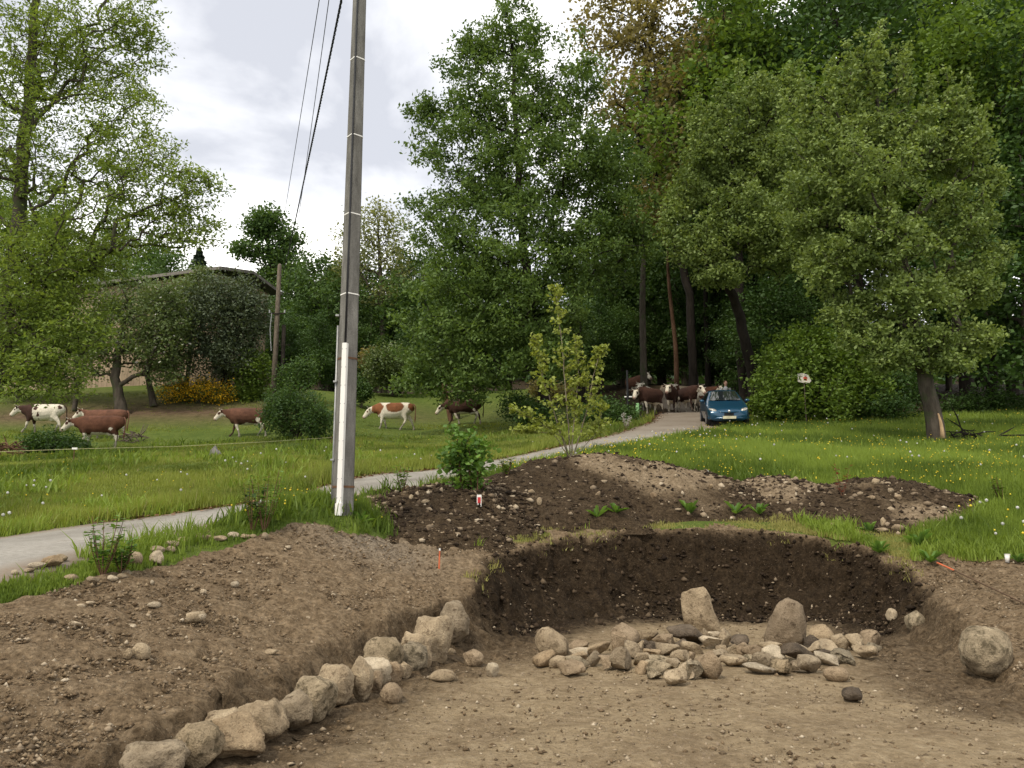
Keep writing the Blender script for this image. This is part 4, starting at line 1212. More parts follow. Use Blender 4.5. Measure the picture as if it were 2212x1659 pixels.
planks(np.array([0.0, 0.0]), dl, LL, -dr_); planks(np.array([0.0, 0.0]), dr_, LR_, -dl)
# roof: low gable with overhang
oh = 0.7
rc = [cc + (dl * sx * (LL / 2 + oh) + dr_ * sy * (LR_ / 2 + oh)) for sx, sy in ((-1, -1), (1, -1), (1, 1), (-1, 1))]
rid = [cc + dl * s * (LL / 2 + oh) for s in (-1, 1)]
ze, zr = EV - BC[2] + 0.02, EV - BC[2] + 0.65
mb = MB()
T = 0.16
def slab(q):
    lo = [np.array(p) for p in q]; hi = [p + [0, 0, T] for p in lo]
    mb.add(lo + hi, [(3, 2, 1, 0), (4, 5, 6, 7)] + [(i, (i + 1) % 4, 4 + (i + 1) % 4, 4 + i) for i in range(4)])
slab([(*rc[0], ze), (*rc[1], ze), (*rid[1], zr), (*rid[0], zr)]); slab([(*rid[0], zr + 0.002), (*rid[1], zr + 0.002), (*rc[2], ze), (*rc[3], ze)])
ro = mb.build('roof', MAT['roof'], e3)
mb = MB()
for a, b2, za, zb in ((rc[0], rc[1], ze, ze), (rc[0], rid[0], ze, zr), (rid[0], rc[3], zr, ze)):
    o_ = (a + b2) / 2 - cc; o_ = o_ / np.linalg.norm(o_) * 0.03
    A3, B3 = np.array([*(a + o_), za - 0.06]), np.array([*(b2 + o_), zb - 0.06])
    mb.add([A3, B3, B3 + [0, 0, 0.2], A3 + [0, 0, 0.2], A3 + [*(o_), 0], B3 + [*(o_), 0], B3 + [*(o_), 0.2], A3 + [*(o_), 0.2]],
           [(0, 1, 2, 3), (7, 6, 5, 4), (0, 4, 5, 1), (3, 2, 6, 7), (0, 3, 7, 4), (1, 5, 6, 2)])
mb.build('fascia_board', MAT['fascia'], ro)
def on_left(s, z, w, h, name, mat, out=0.05):
    q = dl * s - dr_ * out
    o = MB().box((0, 0, 0), (w, 0.06, h)).build(name, mat, e3, loc=(q[0], q[1], z)); o.rotation_euler = (0, 0, math.atan2(dl[1], dl[0])); return o
dn = on_left(4.15, 0.36, 0.95, 0.9, 'door', MAT['plank']); on_left(3.35, 0.36, 0.5, 0.9, 'door', MAT['plank'], 0.06)
on_left(5.05, 0.40, 0.7, 0.6, 'window', MAT['dark_glass']); on_left(1.85, 0.38, 0.5, 0.8, 'window', MAT['dark_glass'])
on_left(9.0, 0.90, 17.8, 0.14, 'sill_beam', MAT['fascia'], 0.075)

# ================================================================== cattle
def remeshed(mb, voxel, smooth_it=3):
    me = bpy.data.meshes.new('tmp'); me.from_pydata(mb.v, [], mb.f); me.update()
    o = bpy.data.objects.new('tmp', me); C.objects.link(o)
    rm = o.modifiers.new('r', 'REMESH'); rm.mode = 'VOXEL'; rm.voxel_size = voxel
    sm = o.modifiers.new('s', 'SMOOTH'); sm.iterations = smooth_it; sm.factor = 0.5
    dg = bpy.context.evaluated_depsgraph_get()
    ev = o.evaluated_get(dg)
    res = bpy.data.meshes.new_from_object(ev)
    bpy.data.objects.remove(o, do_unlink=True); bpy.data.meshes.remove(me)
    res.polygons.foreach_set('use_smooth', [True] * len(res.polygons))
    return res

def m_vcol(name, rough=0.85, spec=0.2):
    t = NT(name); v = t.coord('Object')
    c = t.attr('col', 'Color')
    n = t.noise(v, 22, 4)
    c = t.mix(1.0, c, t.ramp(n, [(0.3, (0.78, 0.78, 0.78)), (0.7, (1.12, 1.12, 1.12))]), 'MULTIPLY')
    return t.finish(c, rough, t.bump(t.noise(v, 60, 3), 0.25, 0.01), spec=spec)
MAT['hide'] = m_vcol('cow_hide')
MAT['skin'] = m_vcol('cloth_and_skin', 0.8)
MAT['horn'] = m_simple('horn', (0.45, 0.40, 0.32), 0.5)
MAT['eye'] = m_simple('eye', (0.01, 0.008, 0.006), 0.15)
WHITE, RED, BROWN, DARK = np.array([.62, .56, .45]), np.array([.125, .056, .033]), np.array([.095, .040, .022]), np.array([.045, .021, .014])

def cow(label, pos, heading, coat, pattern, seed, neck=0.0, turn=0.0, step=(0.18, -0.16, 0.2, -0.2), scale=1.0, horns=True, udder=True, patch_side=0.0, group=None):
    """neck: lowers (-) or lifts (+) the head; turn: head turned sideways; step: fore/aft offsets of the four feet"""
    rng = np.random.default_rng(seed)
    mb = MB()
    # trunk of the body: deep chest, level back, hips
    secs = [(-0.93,1.20,.09,.12),(-0.86,1.17,.20,.20),(-0.72,1.12,.27,.28),(-0.5,1.06,.30,.345),(-0.2,0.99,.345,.40),(0.12,0.965,.355,.415),(0.42,0.985,.315,.405),(0.62,1.03,.25,.37),(0.78,1.09,.185,.30)]
    hx, hz = 1.28, 1.30 + neck
    neck_s = [(0.92,1.14 + neck*.25,.145,.235),(1.08,1.21 + neck*.6,.115,.185),(1.22,1.27 + neck*.92,.10,.15)]
    pts, rad = [], []
    for x, z, w, h in secs: pts.append((x, 0, z)); rad.append((w, h))
    for i, (x, z, w, h) in enumerate(neck_s): pts.append((x, turn * 0.12 * (i + 1) ** 1.3, z)); rad.append((w, h))
    mb.tube(pts, rad, 14)
    # head
    ct, st = math.cos(turn), math.sin(turn)
    H0 = np.array([1.20, turn * 0.42, 1.30 + neck * 0.95])
    pitch = R(42) - neck * 0.5
    f = np.array([ct * math.cos(pitch), st * math.cos(pitch), -math.sin(pitch)])
    head = [H0 + f * d for d in (-0.06, 0.06, 0.20, 0.36, 0.48, 0.54)]
    mb.tube(head, [(.09,.10),(.135,.155),(.125,.15),(.095,.115),(.095,.10),(.07,.07)], 12)
    side = np.array([-st, ct, 0.0]); upv = np.cross(f, side) * -1
    if upv[2] < 0: upv = -upv
    for s in (-1, 1):       # ears belong to the body
        c0 = H0 + side * s * 0.10 + upv * 0.05
        mb.tube([c0, c0 + side * s * 0.10 + [0, 0, 0.01], c0 + side * s * 0.20 - [0, 0, 0.03]], [(.035,.05),(.03,.065),(.02,.03)], 7)
    # legs
    for k, (x, y) in enumerate(((0.56, .155), (0.56, -.155), (-0.62, .17), (-0.62, -.17))):
        s_ = step[k]
        if k < 2:
            mb.tube([(x - .04, y * .9, .98), (x + s_ * .15, y, .72), (x + s_ * .42, y * .98, .45), (x + s_ * .72 - abs(s_) * .12, y * .95, .22), (x + s_, y * .95, .09), (x + s_ + .03, y * .95, 0.0)],
                    [(.14,.19),(.085,.115),(.06,.066),(.042,.046),(.050,.054),(.062,.066)], 9)
        else:
            mb.tube([(x + .06, y * .9, 1.02), (x + .12 + s_ * .15, y, .76), (x - .06 + s_ * .40, y, .50), (x - .03 + s_ * .75, y, .26), (x + s_, y, .10), (x + s_ + .04, y, 0.0)],
                    [(.15,.23),(.11,.165),(.055,.075),(.042,.048),(.050,.054),(.062,.066)], 9)
    if udder: mb.ellipsoid((-0.42, 0, 0.66), (0.20, 0.14, 0.13), 10, 7)
    mb.ellipsoid((0.72, 0, 0.80), (0.14, 0.10, 0.18), 10, 7)        # brisket
    me = remeshed(mb, 0.035, 4)
    n = len(me.vertices); co = np.empty(n * 3, np.float32); me.vertices.foreach_get('co', co); co = co.reshape(-1, 3)
    x, y, z = co.T.astype(float)
    nz = fbm(x * 2.6 + seed * 3.1, y * 2.6, z * 2.6, seed, 3); nf = fbm(x * 8, y * 8, z * 8, seed + 9, 2)
    hd = (co - H0) @ f; in_head = (hd > 0.0 + 0.05 * nf) & (x > 1.05) & (np.linalg.norm(co - (H0 + f * 0.2), axis=1) < 0.46)
    ear = np.abs((co - H0) @ side) > 0.13
    col = np.tile(coat, (n, 1)) * (1 + 0.22 * nf + 0.25 * nz)[:, None]
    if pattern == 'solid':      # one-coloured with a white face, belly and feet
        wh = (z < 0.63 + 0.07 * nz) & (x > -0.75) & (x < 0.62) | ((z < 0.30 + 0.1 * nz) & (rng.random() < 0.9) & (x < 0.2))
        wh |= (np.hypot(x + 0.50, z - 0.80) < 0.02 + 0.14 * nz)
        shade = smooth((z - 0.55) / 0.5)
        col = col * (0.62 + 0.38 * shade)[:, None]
    elif pattern == 'pied':     # mostly white with large patches
        wh = nz < 0.08
        wh &= ~((x > 0.62 + 0.08 * nf) & (x < 1.12) & (z > 0.86))
        wh |= z < 0.66 + 0.05 * nf
    elif pattern == 'patch':    # white with three big patches
        e1 = np.hypot((x + 0.02) / .40, (z - 1.16) / .27); e2 = np.hypot((x - 0.86) / .30, (z - 1.12) / .30); e3 = np.hypot((x + 0.84) / .16, (z - 1.16) / .22)
        wh = np.minimum(np.minimum(e1, e2), e3) + 0.25 * nz > 1.0
    else:                       # 'saddle': dark front, white behind with blotches
        wh = (x < 0.42 + 0.12 * nz) & (nz < 0.42) | ((z < 0.52) & (y * patch_side <= 0.05))
        wh |= z < 0.42
    col[wh] = WHITE * (1 + 0.10 * nf[wh])[:, None]
    fa = in_head & ~ear
    col[fa] = WHITE * (1 + 0.06 * nf[fa])[:, None]
    nose = in_head & (hd > 0.47); col[nose] = np.array([.36, .24, .19])
    for s in (-1, 1):           # dark rings round the eyes
        ep = H0 + f * 0.16 + side * s * 0.11 + upv * 0.05
        ring = np.linalg.norm(co - ep, axis=1) < (0.075 if pattern == 'solid' else 0.045)
        col[ring] = coat * 0.6
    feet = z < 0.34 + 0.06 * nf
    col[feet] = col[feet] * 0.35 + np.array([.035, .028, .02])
    if pattern == 'solid': pass
    ca = me.color_attributes.new('col', 'FLOAT_COLOR', 'POINT')
    c4_ = np.ones((n, 4), np.float32); c4_[:, :3] = np.clip(col, 0.005, 0.9); ca.data.foreach_set('color', c4_.ravel())
    me.materials.append(MAT['hide'])
    zrot = math.atan2(heading[1], heading[0])
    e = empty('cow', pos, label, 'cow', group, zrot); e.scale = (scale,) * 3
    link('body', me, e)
    sw = rng.uniform(-0.12, 0.12)
    MB().tube([(-0.90, 0, 1.32), (-1.00, sw * .3, 1.20), (-1.02, sw * .7, 0.85), (-1.0, sw, 0.55), (-1.0, sw, 0.38)], [.035, .03, .02, .035, .012], 7).build('tail', MAT['tail_' + ('d' if coat[0] < .1 else 'r')], e, sm=True)
    if horns:
        for s in (-1, 1):
            q = H0 + side * s * 0.07 + upv * 0.10 - f * 0.02
            MB().tube([q, q + side * s * 0.09 + upv * 0.03, q + side * s * 0.14 + upv * 0.11], [.022, .017, .005], 7).build('horn', MAT['horn'], e, sm=True)
    for s in (-1, 1):
        q = H0 + f * 0.165 + side * s * 0.112 + upv * 0.055
        MB().ellipsoid(q, (.02, .02, .02), 7, 5).build('eye', MAT['eye'], e, sm=True)
    return e
MAT['tail_d'] = m_simple('tail_dark', (0.04, 0.02, 0.013), 0.9); MAT['tail_r'] = m_simple('tail_red', (0.13, 0.06, 0.035), 0.9)
def cow_at(label, u, d, *a, dz=0.0, **k):
    p = ground_at(u, d); p[2] += dz
    return cow(label, p, *a, **k)
FG, HG = 'cows walking across the field', 'herd coming down the lane'
cow_at('white and dark brown patched cow at the picture edge walking under the ash boughs', 92, 38.5, (-1, -0.05), DARK, 'saddle', 3, neck=-0.12, step=(.3,-.12,-.3,.15), patch_side=-1, scale=1.0, group=FG)
cow_at('red-brown cow mostly hidden behind the standing brown cow', 228, 37.0, (-1, 0.02), RED, 'solid', 5, neck=0.0, step=(.1,-.1,.1,-.12), group=FG)
cow_at('brown cow with a white face standing beside the low leafy bush', 214, 33.6, (-1, -0.08), BROWN * 1.15, 'solid', 8, neck=-0.18, step=(.05,-.06,-.1,.12), group=FG)
cow_at('red-brown cow with a white face stepping out from behind the round bush', 535, 37.6, (-1, -0.05), RED * 0.9, 'solid', 12, neck=-0.12, step=(-.22,.3,-.25,.2), group=FG)
cow_at('white cow with large chestnut patches walking past the earth bank', 852, 42, (-1, -0.03), np.array([.20, .078, .032]), 'patch', 21, neck=-0.30, step=(.15,-.15,.3,-.32), scale=1.06, group=FG)
cow_at('dark brown cow with a white face and lowered head near the cherry', 1003, 44, (-1, -0.03), DARK * 1.35, 'solid', 15, neck=-0.34, step=(-.3,.25,-.25,.1), scale=1.02, group=FG)
cow_at('brown cow leading the herd off the lane into the grass', 1405, 40.5, (-0.75, -0.66), DARK * 1.3, 'solid', 31, neck=-0.25, turn=0.3, step=(-.15,.25,-.2,.12), group=HG)
cow_at('dark brown cow beside the leading cow in the middle of the lane', 1452, 42, (-0.25, -0.97), DARK, 'solid', 32, neck=-0.1, turn=-0.2, step=(.2,-.15,.15,-.15), group=HG)
cow_at('dark brown cow with a white blaze facing us next to the car', 1487, 42.5, (0.25, -0.97), DARK * 1.15, 'solid', 33, neck=-0.12, turn=0.25, step=(-.15,.2,.1,-.1), group=HG)
cow_at('almost white cow with a brown shoulder partly behind the car', 1518, 45.5, (0.55, -0.83), BROWN, 'saddle', 34, neck=-0.05, turn=0.2, step=(.1,-.1,.1,-.1), patch_side=1, group=HG)
cow_at('pied cow behind the leading cow showing only its back', 1402, 45, (-0.5, -0.87), BROWN, 'pied', 40, neck=0.05, step=(.1,-.1,.1,-.1), group=HG)
cow_at('pied cow with a pale head in the middle of the herd', 1462, 46, (-0.2, -0.98), BROWN, 'pied', 44, neck=-0.05, turn=-0.3, step=(.1,-.1,.1,-.1), group=HG)
cow_at('brown cow with a white face furthest from the car at the wood edge', 1372, 49.5, (0.35, -0.93), BROWN, 'solid', 36, neck=0.05, turn=0.3, step=(.1,-.1,.1,-.1), group=HG)

# ================================================================== car
MAT['car_blue'] = m_simple('blue_metallic_paint', (0.010, 0.058, 0.110), 0.34, 0.4, 0.06, 3, coat=0.7)
MAT['car_black'] = m_simple('black_trim', (0.012, 0.012, 0.013), 0.6)
MAT['tyre'] = m_simple('tyre_rubber', (0.018, 0.017, 0.016), 0.9)
MAT['rim'] = m_simple('wheel_rim', (0.32, 0.32, 0.33), 0.4, 0.7)
MAT['chrome'] = m_simple('chrome', (0.65, 0.65, 0.66), 0.2, 0.9, 0.05)
MAT['plate'] = m_simple('number_plate', (0.62, 0.58, 0.40), 0.5)
def m_glass():
    t = NT('car_glass')
    b = t.new('BsdfPrincipled', Roughness=0.03); b.inputs['Base Color'].default_value = (0.012, 0.015, 0.016, 1); b.inputs['Specular IOR Level'].default_value = 0.9
    t.l.new(b.outputs[0], t.out.inputs['Surface']); return t.m
def m_lamp():
    t = NT('headlamp_glass')
    v = t.coord('Object'); c = t.ramp(t.noise(v, 18, 3), [(0.35, (0.25, 0.24, 0.21)), (0.65, (0.6, 0.58, 0.52))])
    return t.finish(c, 0.12, None, 0.3, 0.6, 0.5)
MAT['car_glass'] = m_glass(); MAT['lamp'] = m_lamp()
cp = ground_at(1563, 34.2); cp[2] = gz(cp[0], cp[1]) + 0.0
slope = math.atan2(gz(cp[0] + .3, cp[1] + 1.5) - gz(cp[0] - .3, cp[1] - 1.5), 3.0)
e4 = empty('car', cp, 'small blue hatchback parked at the lane edge facing us', 'car', rz=-0.14)
e4.rotation_euler = (slope * 0.8, 0, -0.14)
ST = [(-1.92,.30,.50,.56,.50,.40,.55),(-1.86,.23,.68,.72,.58,.50,.64),(-1.70,.20,.755,.79,.66,.58,.72),(-1.45,.20,.775,.81,.74,.63,.80),(-1.15,.20,.785,.82,.82,.68,.89),(-0.80,.20,.79,.825,.89,.71,.97),
      (-0.42,.20,.79,.825,.905,.64,1.19),(-0.05,.20,.79,.825,.92,.565,1.385),(0.15,.20,.79,.825,.925,.56,1.415),(0.6,.20,.79,.825,.94,.56,1.43),(1.2,.20,.79,.825,.955,.55,1.40),(1.55,.21,.785,.815,.965,.53,1.27),(1.78,.23,.76,.785,.95,.56,1.06),(1.90,.27,.70,.72,.80,.52,.86)]
def car_ring(s):
    y, zb, wl_, wm, zm, wt_, zt = s
    half = [(0, zb), (wl_ * .75, zb), (wl_, zb + .06), (wm, zb + (zm - zb) * .45), (wm * .995, zm - .06), (wm * .975, zm), (wt_ + (wm - wt_) * .12, zm + (zt - zm) * .82), (wt_ * .93, zt - .012), (wt_ * .5, zt + .012), (0, zt + .018)]
    return [(x, y, z) for x, z in half] + [(-x, y, z) for x, z in reversed(half[1:-1])]
rg = [car_ring(s) for s in ST]; nn = len(rg[0])
mb = MB(); mb.add([p for r in rg for p in r], [(i * nn + k, i * nn + (k + 1) % nn, (i + 1) * nn + (k + 1) % nn, (i + 1) * nn + k) for i in range(len(rg) - 1) for k in range(nn)] + [tuple(range(nn))[::-1], tuple((len(rg) - 1) * nn + k for k in range(nn))])
body = mb.build('body', MAT['car_blue'], e4, sm=True)
es = body.modifiers.new('es', 'EDGE_SPLIT'); es.split_angle = R(38)
def quadpatch(name, mat, pts, nu=6, parent=e4, bulge=None):
    """bilinear patch p00,p10,p11,p01"""
    p00, p10, p11, p01 = [np.array(p) for p in pts]; vs = []
    for j in range(nu + 1):
        for i in range(nu + 1):
            a, b_ = i / nu, j / nu
            p = p00 * (1 - a) * (1 - b_) + p10 * a * (1 - b_) + p11 * a * b_ + p01 * (1 - a) * b_
            if bulge is not None: p = p + np.array(bulge) * 4 * a * (1 - a)
            vs.append(p)
    m = nu + 1
    return MB().add(vs, [(j * m + i, j * m + i + 1, (j + 1) * m + i + 1, (j + 1) * m + i) for j in range(nu) for i in range(nu)]).build(name, mat, parent, sm=True)
ws = quadpatch('windscreen', MAT['car_glass'], [(-.63, -.755, 1.022), (.63, -.755, 1.022), (.49, -.115, 1.392), (-.49, -.115, 1.392)], 8, bulge=(0, -0.02, 0.012))
MB().tube([(.5, -.80, 1.02), (.05, -.79, 1.045)], .012, 5).build('wiper', MAT['car_black'], ws); MB().tube([(0, -.80, 1.03), (-.42, -.79, 1.045)], .012, 5).build('wiper', MAT['car_black'], ws)
for s in (-1, 1):
    quadpatch('side_window', MAT['car_glass'], [(s * .812, -.50, .965), (s * .812, .95, .985), (s * .60, .80, 1.335), (s * .60, .02, 1.325)], 4)
    MB().ellipsoid((s * .605, -1.725, .655), (.20, .13, .062), 12, 8, Euler((0, R(-16) * s, R(36) * s)).to_matrix()).build('headlight', MAT['lamp'], e4, sm=True)
    m_ = MB().ellipsoid((s * .92, -.50, 1.0), (.105, .07, .07), 10, 7).build('mirror', MAT['car_blue'], e4, sm=True)
    MB().box((s * .84, -.50, .96), (.12, .05, .04)).build('mirror_arm', MAT['car_black'], m_)
    for y in (-1.2, 1.24):
        MB().tube([(s * .66, y, .30), (s * .834, y, .30)], [.345, .345], 22).build('wheel_arch', MAT['car_black'], e4)
        w_ = empty('wheel', (s * .75, y, .29)); w_.parent = e4
        MB().tube([(-.09, 0, 0), (-.075, 0, 0), (.075, 0, 0), (.09, 0, 0)], [.26, .29, .29, .26], 22).build('tyre', MAT['tyre'], w_, sm=False)
        MB().tube([(s * .085, 0, 0), (s * .10, 0, 0)], [.19, .17], 16).build('rim', MAT['rim'], w_)
gr = MB()
for x0_, x1_ in ((-.62, -.32), (-.32, 0), (0, .32), (.32, .62)):
    yy = lambda x: -1.945 + 0.16 * (abs(x) / .62) ** 2
    gr.add([(x0_, yy(x0_), .40), (x1_, yy(x1_), .40), (x1_, yy(x1_), .535), (x0_, yy(x0_), .535)], [(0, 1, 2, 3)])
gr.build('grille', MAT['car_black'], e4)
bp = MB().tube([(x, -1.96 + 0.30 * (abs(x) / .78) ** 2.4, .325) for x in np.linspace(-.78, .78, 13)], [(.07, .065)] * 13, 8).build('bumper', MAT['car_blue'], e4, sm=True)
MB().tube([(x, -1.955 + 0.24 * (abs(x) / .7) ** 2.2, .575) for x in np.linspace(-.45, .45, 9)], [(.02, .018)] * 9, 6).build('grille_bar', MAT['car_blue'], e4, sm=True)
pt = MB().box((0, -2.035, .365), (.52, .02, .11)).build('number_plate', MAT['plate'], bp)
for s in (-1, 1): MB().ellipsoid((s * .56, -1.86, .34), (.06, .04, .045), 8, 6).build('fog_lamp', MAT['lamp'], bp)
MB().ellipsoid((0, -1.965, .605), (.055, .03, .062), 10, 7).build('emblem', MAT['chrome'], e4, sm=True)
MB().tube([(0, .1, 1.43), (0, .25, 1.75)], .006, 5).build('aerial', MAT['car_black'], e4)

# ---- person behind the car (head and shoulders show above its roof)
def person():
    p = ground_at(1570, 37.0)
    H = at(1570, 823, 37.0)[2] - p[2]
    k = H / 1.66
    mb = MB()
    mb.tube([(0,0,.78),(0,0,.95),(0,0.01,1.15),(0,0,1.32),(0,-.01,1.40)], [(.15,.11),(.145,.10),(.165,.115),(.19,.10),(.08,.06)], 14)
    mb.tube([(0,-.01,1.36),(0,-.02,1.46)], [.055,.05], 10)
    mb.ellipsoid((0,-.035,1.545), (.075,.095,.115), 14, 10); mb.ellipsoid((0,-.135,1.535), (.014,.02,.022), 6, 5)
    for s in (-1, 1):
        mb.ellipsoid((s*.078,-.03,1.545), (.014,.025,.035), 6, 5)
        mb.tube([(s*.085,0,.84),(s*.09,-.02,.45),(s*.09,.01,.09)], [(.095,.10),(.062,.065),(.045,.048)], 10)
        mb.tube([(s*.09,.05,.05),(s*.09,-.08,.045),(s*.095,-.16,.035)], [(.04,.05),(.042,.045),(.03,.03)], 8)
        mb.tube([(s*.17,0,1.34),(s*.27,.0,1.12),(s*.30,-.16,.96)], [(.06,.06),(.045,.045),(.032,.034)], 9)
        w0 = np.array([s*.30,-.16,.96]); d = np.array([0,-.75,-.35]); d /= np.linalg.norm(d)
        mb.tube([w0, w0 + d*.05, w0 + d*.10], [(.03,.022),(.042,.02),(.04,.018)], 8)
        for q, L in zip((-.03,-.01,.01,.03), (.06,.075,.07,.055)):
            a = w0 + d*.09 + [q,0,0]; mb.tube([a, a + d*L*.55, a + d*L*.8 + [0,0,-L*.4]], [.009,.0085,.007], 6)
        a = w0 + d*.03 + [-s*.035,0,0]; mb.tube([a, a + d*.03 + [-s*.03,0,0], a + d*.06 + [-s*.035,0,-.01]], [.011,.010,.008], 6)
    me = remeshed(mb, 0.012, 2)
    n = len(me.vertices); co = np.empty(n * 3, np.float32); me.vertices.foreach_get('co', co); x, y, z = co.reshape(-1, 3).T
    col = np.tile([.30, .31, .32], (n, 1)).astype(float)
    col[z < .86] = (.035, .045, .075); col[z < .085] = (.04, .03, .025)
    sk = (z > 1.41) | ((y < -.10) & (z < 1.03) & (np.abs(x) > .2)); col[sk] = (.42, .26, .19)
    col[(z > 1.5) & (y < -.118) & (np.abs(z - 1.56) < .012) & (np.abs(np.abs(x) - .032) < .014)] = (.03, .02, .015)
    col[(np.abs(z - 1.482) < .008) & (y < -.10) & (np.abs(x) < .028)] = (.30, .10, .09)
    ca = me.color_attributes.new('col', 'FLOAT_COLOR', 'POINT'); c4_ = np.ones((n, 4), np.float32); c4_[:, :3] = col; ca.data.foreach_set('color', c4_.ravel())
    me.materials.append(MAT['skin'])
    e = empty('person', p, 'person in a grey top standing behind the blue car', 'person', rz=0.1); e.scale = (k,) * 3
    link('body', me, e)
    MB().ellipsoid((0, -.012, 1.585), (.085, .098, .095), 14, 9).build('hair', m_simple('brown_hair', (0.10, 0.055, 0.03), 0.8), e, sm=True)
person()

# ================================================================== spoil heaps
def mound(name, label, lobes, seed, step=0.05, dark=0.5):
    """lobes: (u, v, d, rx, ry) summit in the picture and radii in metres"""
    rng = np.random.default_rng(seed)
    L = []
    for u, v, d, rx, ry in lobes:
        p = at(u, v, d); L.append((p[0], p[1], p[2] - hill(np.array([p[0]]), np.array([p[1]]))[0], rx, ry))
    L = np.array(L)
    x0, x1 = (L[:, 0] - L[:, 3]).min() - .1, (L[:, 0] + L[:, 3]).max() + .1
    y0, y1 = (L[:, 1] - L[:, 4]).min() - .1, (L[:, 1] + L[:, 4]).max() + .1
    X, Y = np.meshgrid(np.arange(x0, x1, step), np.arange(y0, y1, step))
    wx = X + 0.10 * fbm(X * 1.8, Y * 1.8, 0, seed, 3); wy = Y + 0.10 * fbm(X * 1.8, Y * 1.8, 5, seed + 1, 3)
    acc = np.zeros(X.shape)
    for lx_, ly_, h, rx, ry in L:
        r = np.hypot((wx - lx_) / rx, (wy - ly_) / ry)
        f = np.where(r < 1, (1 - np.clip(r, 0, 1) ** 1.7), 0)
        acc = acc + (np.maximum(h, .05) * f) ** 5
    acc = acc ** 0.2
    Mh = acc - 0.05 + (acc > 0.01) * (0.045 * fbm(X * 2.6, Y * 2.6, 0, seed + 4, 3) + 0.030 * fbm(X * 9, Y * 9, 0, seed + 5, 3)) * np.clip(acc * 4, 0, 1)
    Z = hill(X, Y) + Mh
    keep = Mh > -0.045
    cell = keep[:-1, :-1] | keep[1:, 1:] | keep[:-1, 1:] | keep[1:, :-1]
    i_ = np.arange(X.size).reshape(X.shape)
    q = np.column_stack([i_[:-1, :-1].ravel(), i_[:-1, 1:].ravel(), i_[1:, 1:].ravel(), i_[1:, :-1].ravel()])[cell.ravel()]
    used = np.unique(q); rm = np.full(X.size, -1, np.int64); rm[used] = np.arange(len(used))
    V = np.column_stack([X.ravel(), Y.ravel(), Z.ravel()])[used]
    b = V.mean(0)
    dk = smooth(0.5 + 1.6 * fbm(V[:, 0] * .55 + seed, V[:, 1] * .55, V[:, 2] * 0.8, seed + 8, 3) + (dark - 0.5) * 2)
    o = link(name, mesh_np(name, V - b, rm[q], [MAT['soil']], {'floor': (1 - dk) * 0.30, 'wall': dk * 0.85, 'gravel': (1 - dk) * 0.22}, True), None, b)
    tag(o, label, 'soil heap', 'heaps of dug-out soil')
    MOUNDS.append((X[0], Y[:, 0], Z, keep))
    return o
MOUNDS = []
mound('soil_heap', 'low dark stony soil heap between the concrete pole and the currant bush', [(930,1062,13.8,1.6,1.5),(850,1072,13.5,1.0,1.1),(790,1082,13.3,.6,.7),(900,1110,12.9,1.2,.9),(1000,1048,14.0,1.4,1.6),(980,1108,12.9,1.2,.8),(1060,1085,13.7,1.0,1.1),(1050,1125,13.2,.8,.6)], 3, dark=0.62)
mound('soil_heap', 'tallest dark soil heap with the sapling behind the hollow', [(1300,980,16.1,2.1,1.7),(1220,1000,15.8,1.9,1.7),(1130,1032,15.2,1.7,1.6),(1400,1002,16.1,2.1,1.7),(1490,1026,16.0,1.7,1.5),(1580,1056,15.7,1.1,1.2),(1075,1072,14.6,1.1,1.1),(1220,1072,14.5,1.9,.8),(1330,1058,15.0,1.9,.8),(1430,1068,15.1,1.6,.75),(1540,1085,15.1,1.2,.6)], 4, dark=0.85)
mound('soil_heap', 'long low stony soil heap at the meadow edge on the far right', [(1685,1032,16.0,1.5,1.4),(1780,1052,15.8,1.3,1.3),(1895,1034,15.4,1.6,1.4),(1980,1060,15.2,1.3,1.2),(2060,1096,14.8,1.1,1.0),(1840,1080,14.9,1.5,.9),(1740,1080,15.2,1.4,.9),(2115,1126,14.5,.7,.7),(1950,1098,14.4,1.2,.8)], 5, dark=0.72)

def surf(x, y):
    """ground or heap surface"""
    x = np.asarray(x, float); y = np.asarray(y, float)
    z = ground_h(x, y)
    for xs, ys, Z, keep in MOUNDS:
        fx, fy = (x - xs[0]) / (xs[1] - xs[0]), (y - ys[0]) / (ys[1] - ys[0])
        ok = (fx > 0) & (fy > 0) & (fx < len(xs) - 1.001) & (fy < len(ys) - 1.001)
        if np.any(ok):
            ix, iy = fx[ok].astype(int), fy[ok].astype(int)
            zz = np.where(keep[iy, ix], Z[iy, ix], -99)
            z[ok] = np.maximum(z[ok], zz)
    return z

def hit2(u, v, dmax=60.0):
    d = np.concatenate([np.arange(4, 22, 0.04), np.arange(22, dmax, 0.25)])
    P0, P1 = at(u, v, 0.0), at(u, v, 1.0)
    pts = P0[None] + (P1 - P0)[None] * d[:, None]
    g = pts[:, 2] - surf(pts[:, 0], pts[:, 1])
    k = int(np.argmax(g < 0))
    if g[k] >= 0: k = len(d) - 1
    if k == 0: return pts[0]
    t = g[k - 1] / (g[k - 1] - g[k] + 1e-12)
    return pts[k - 1] * (1 - t) + pts[k] * t

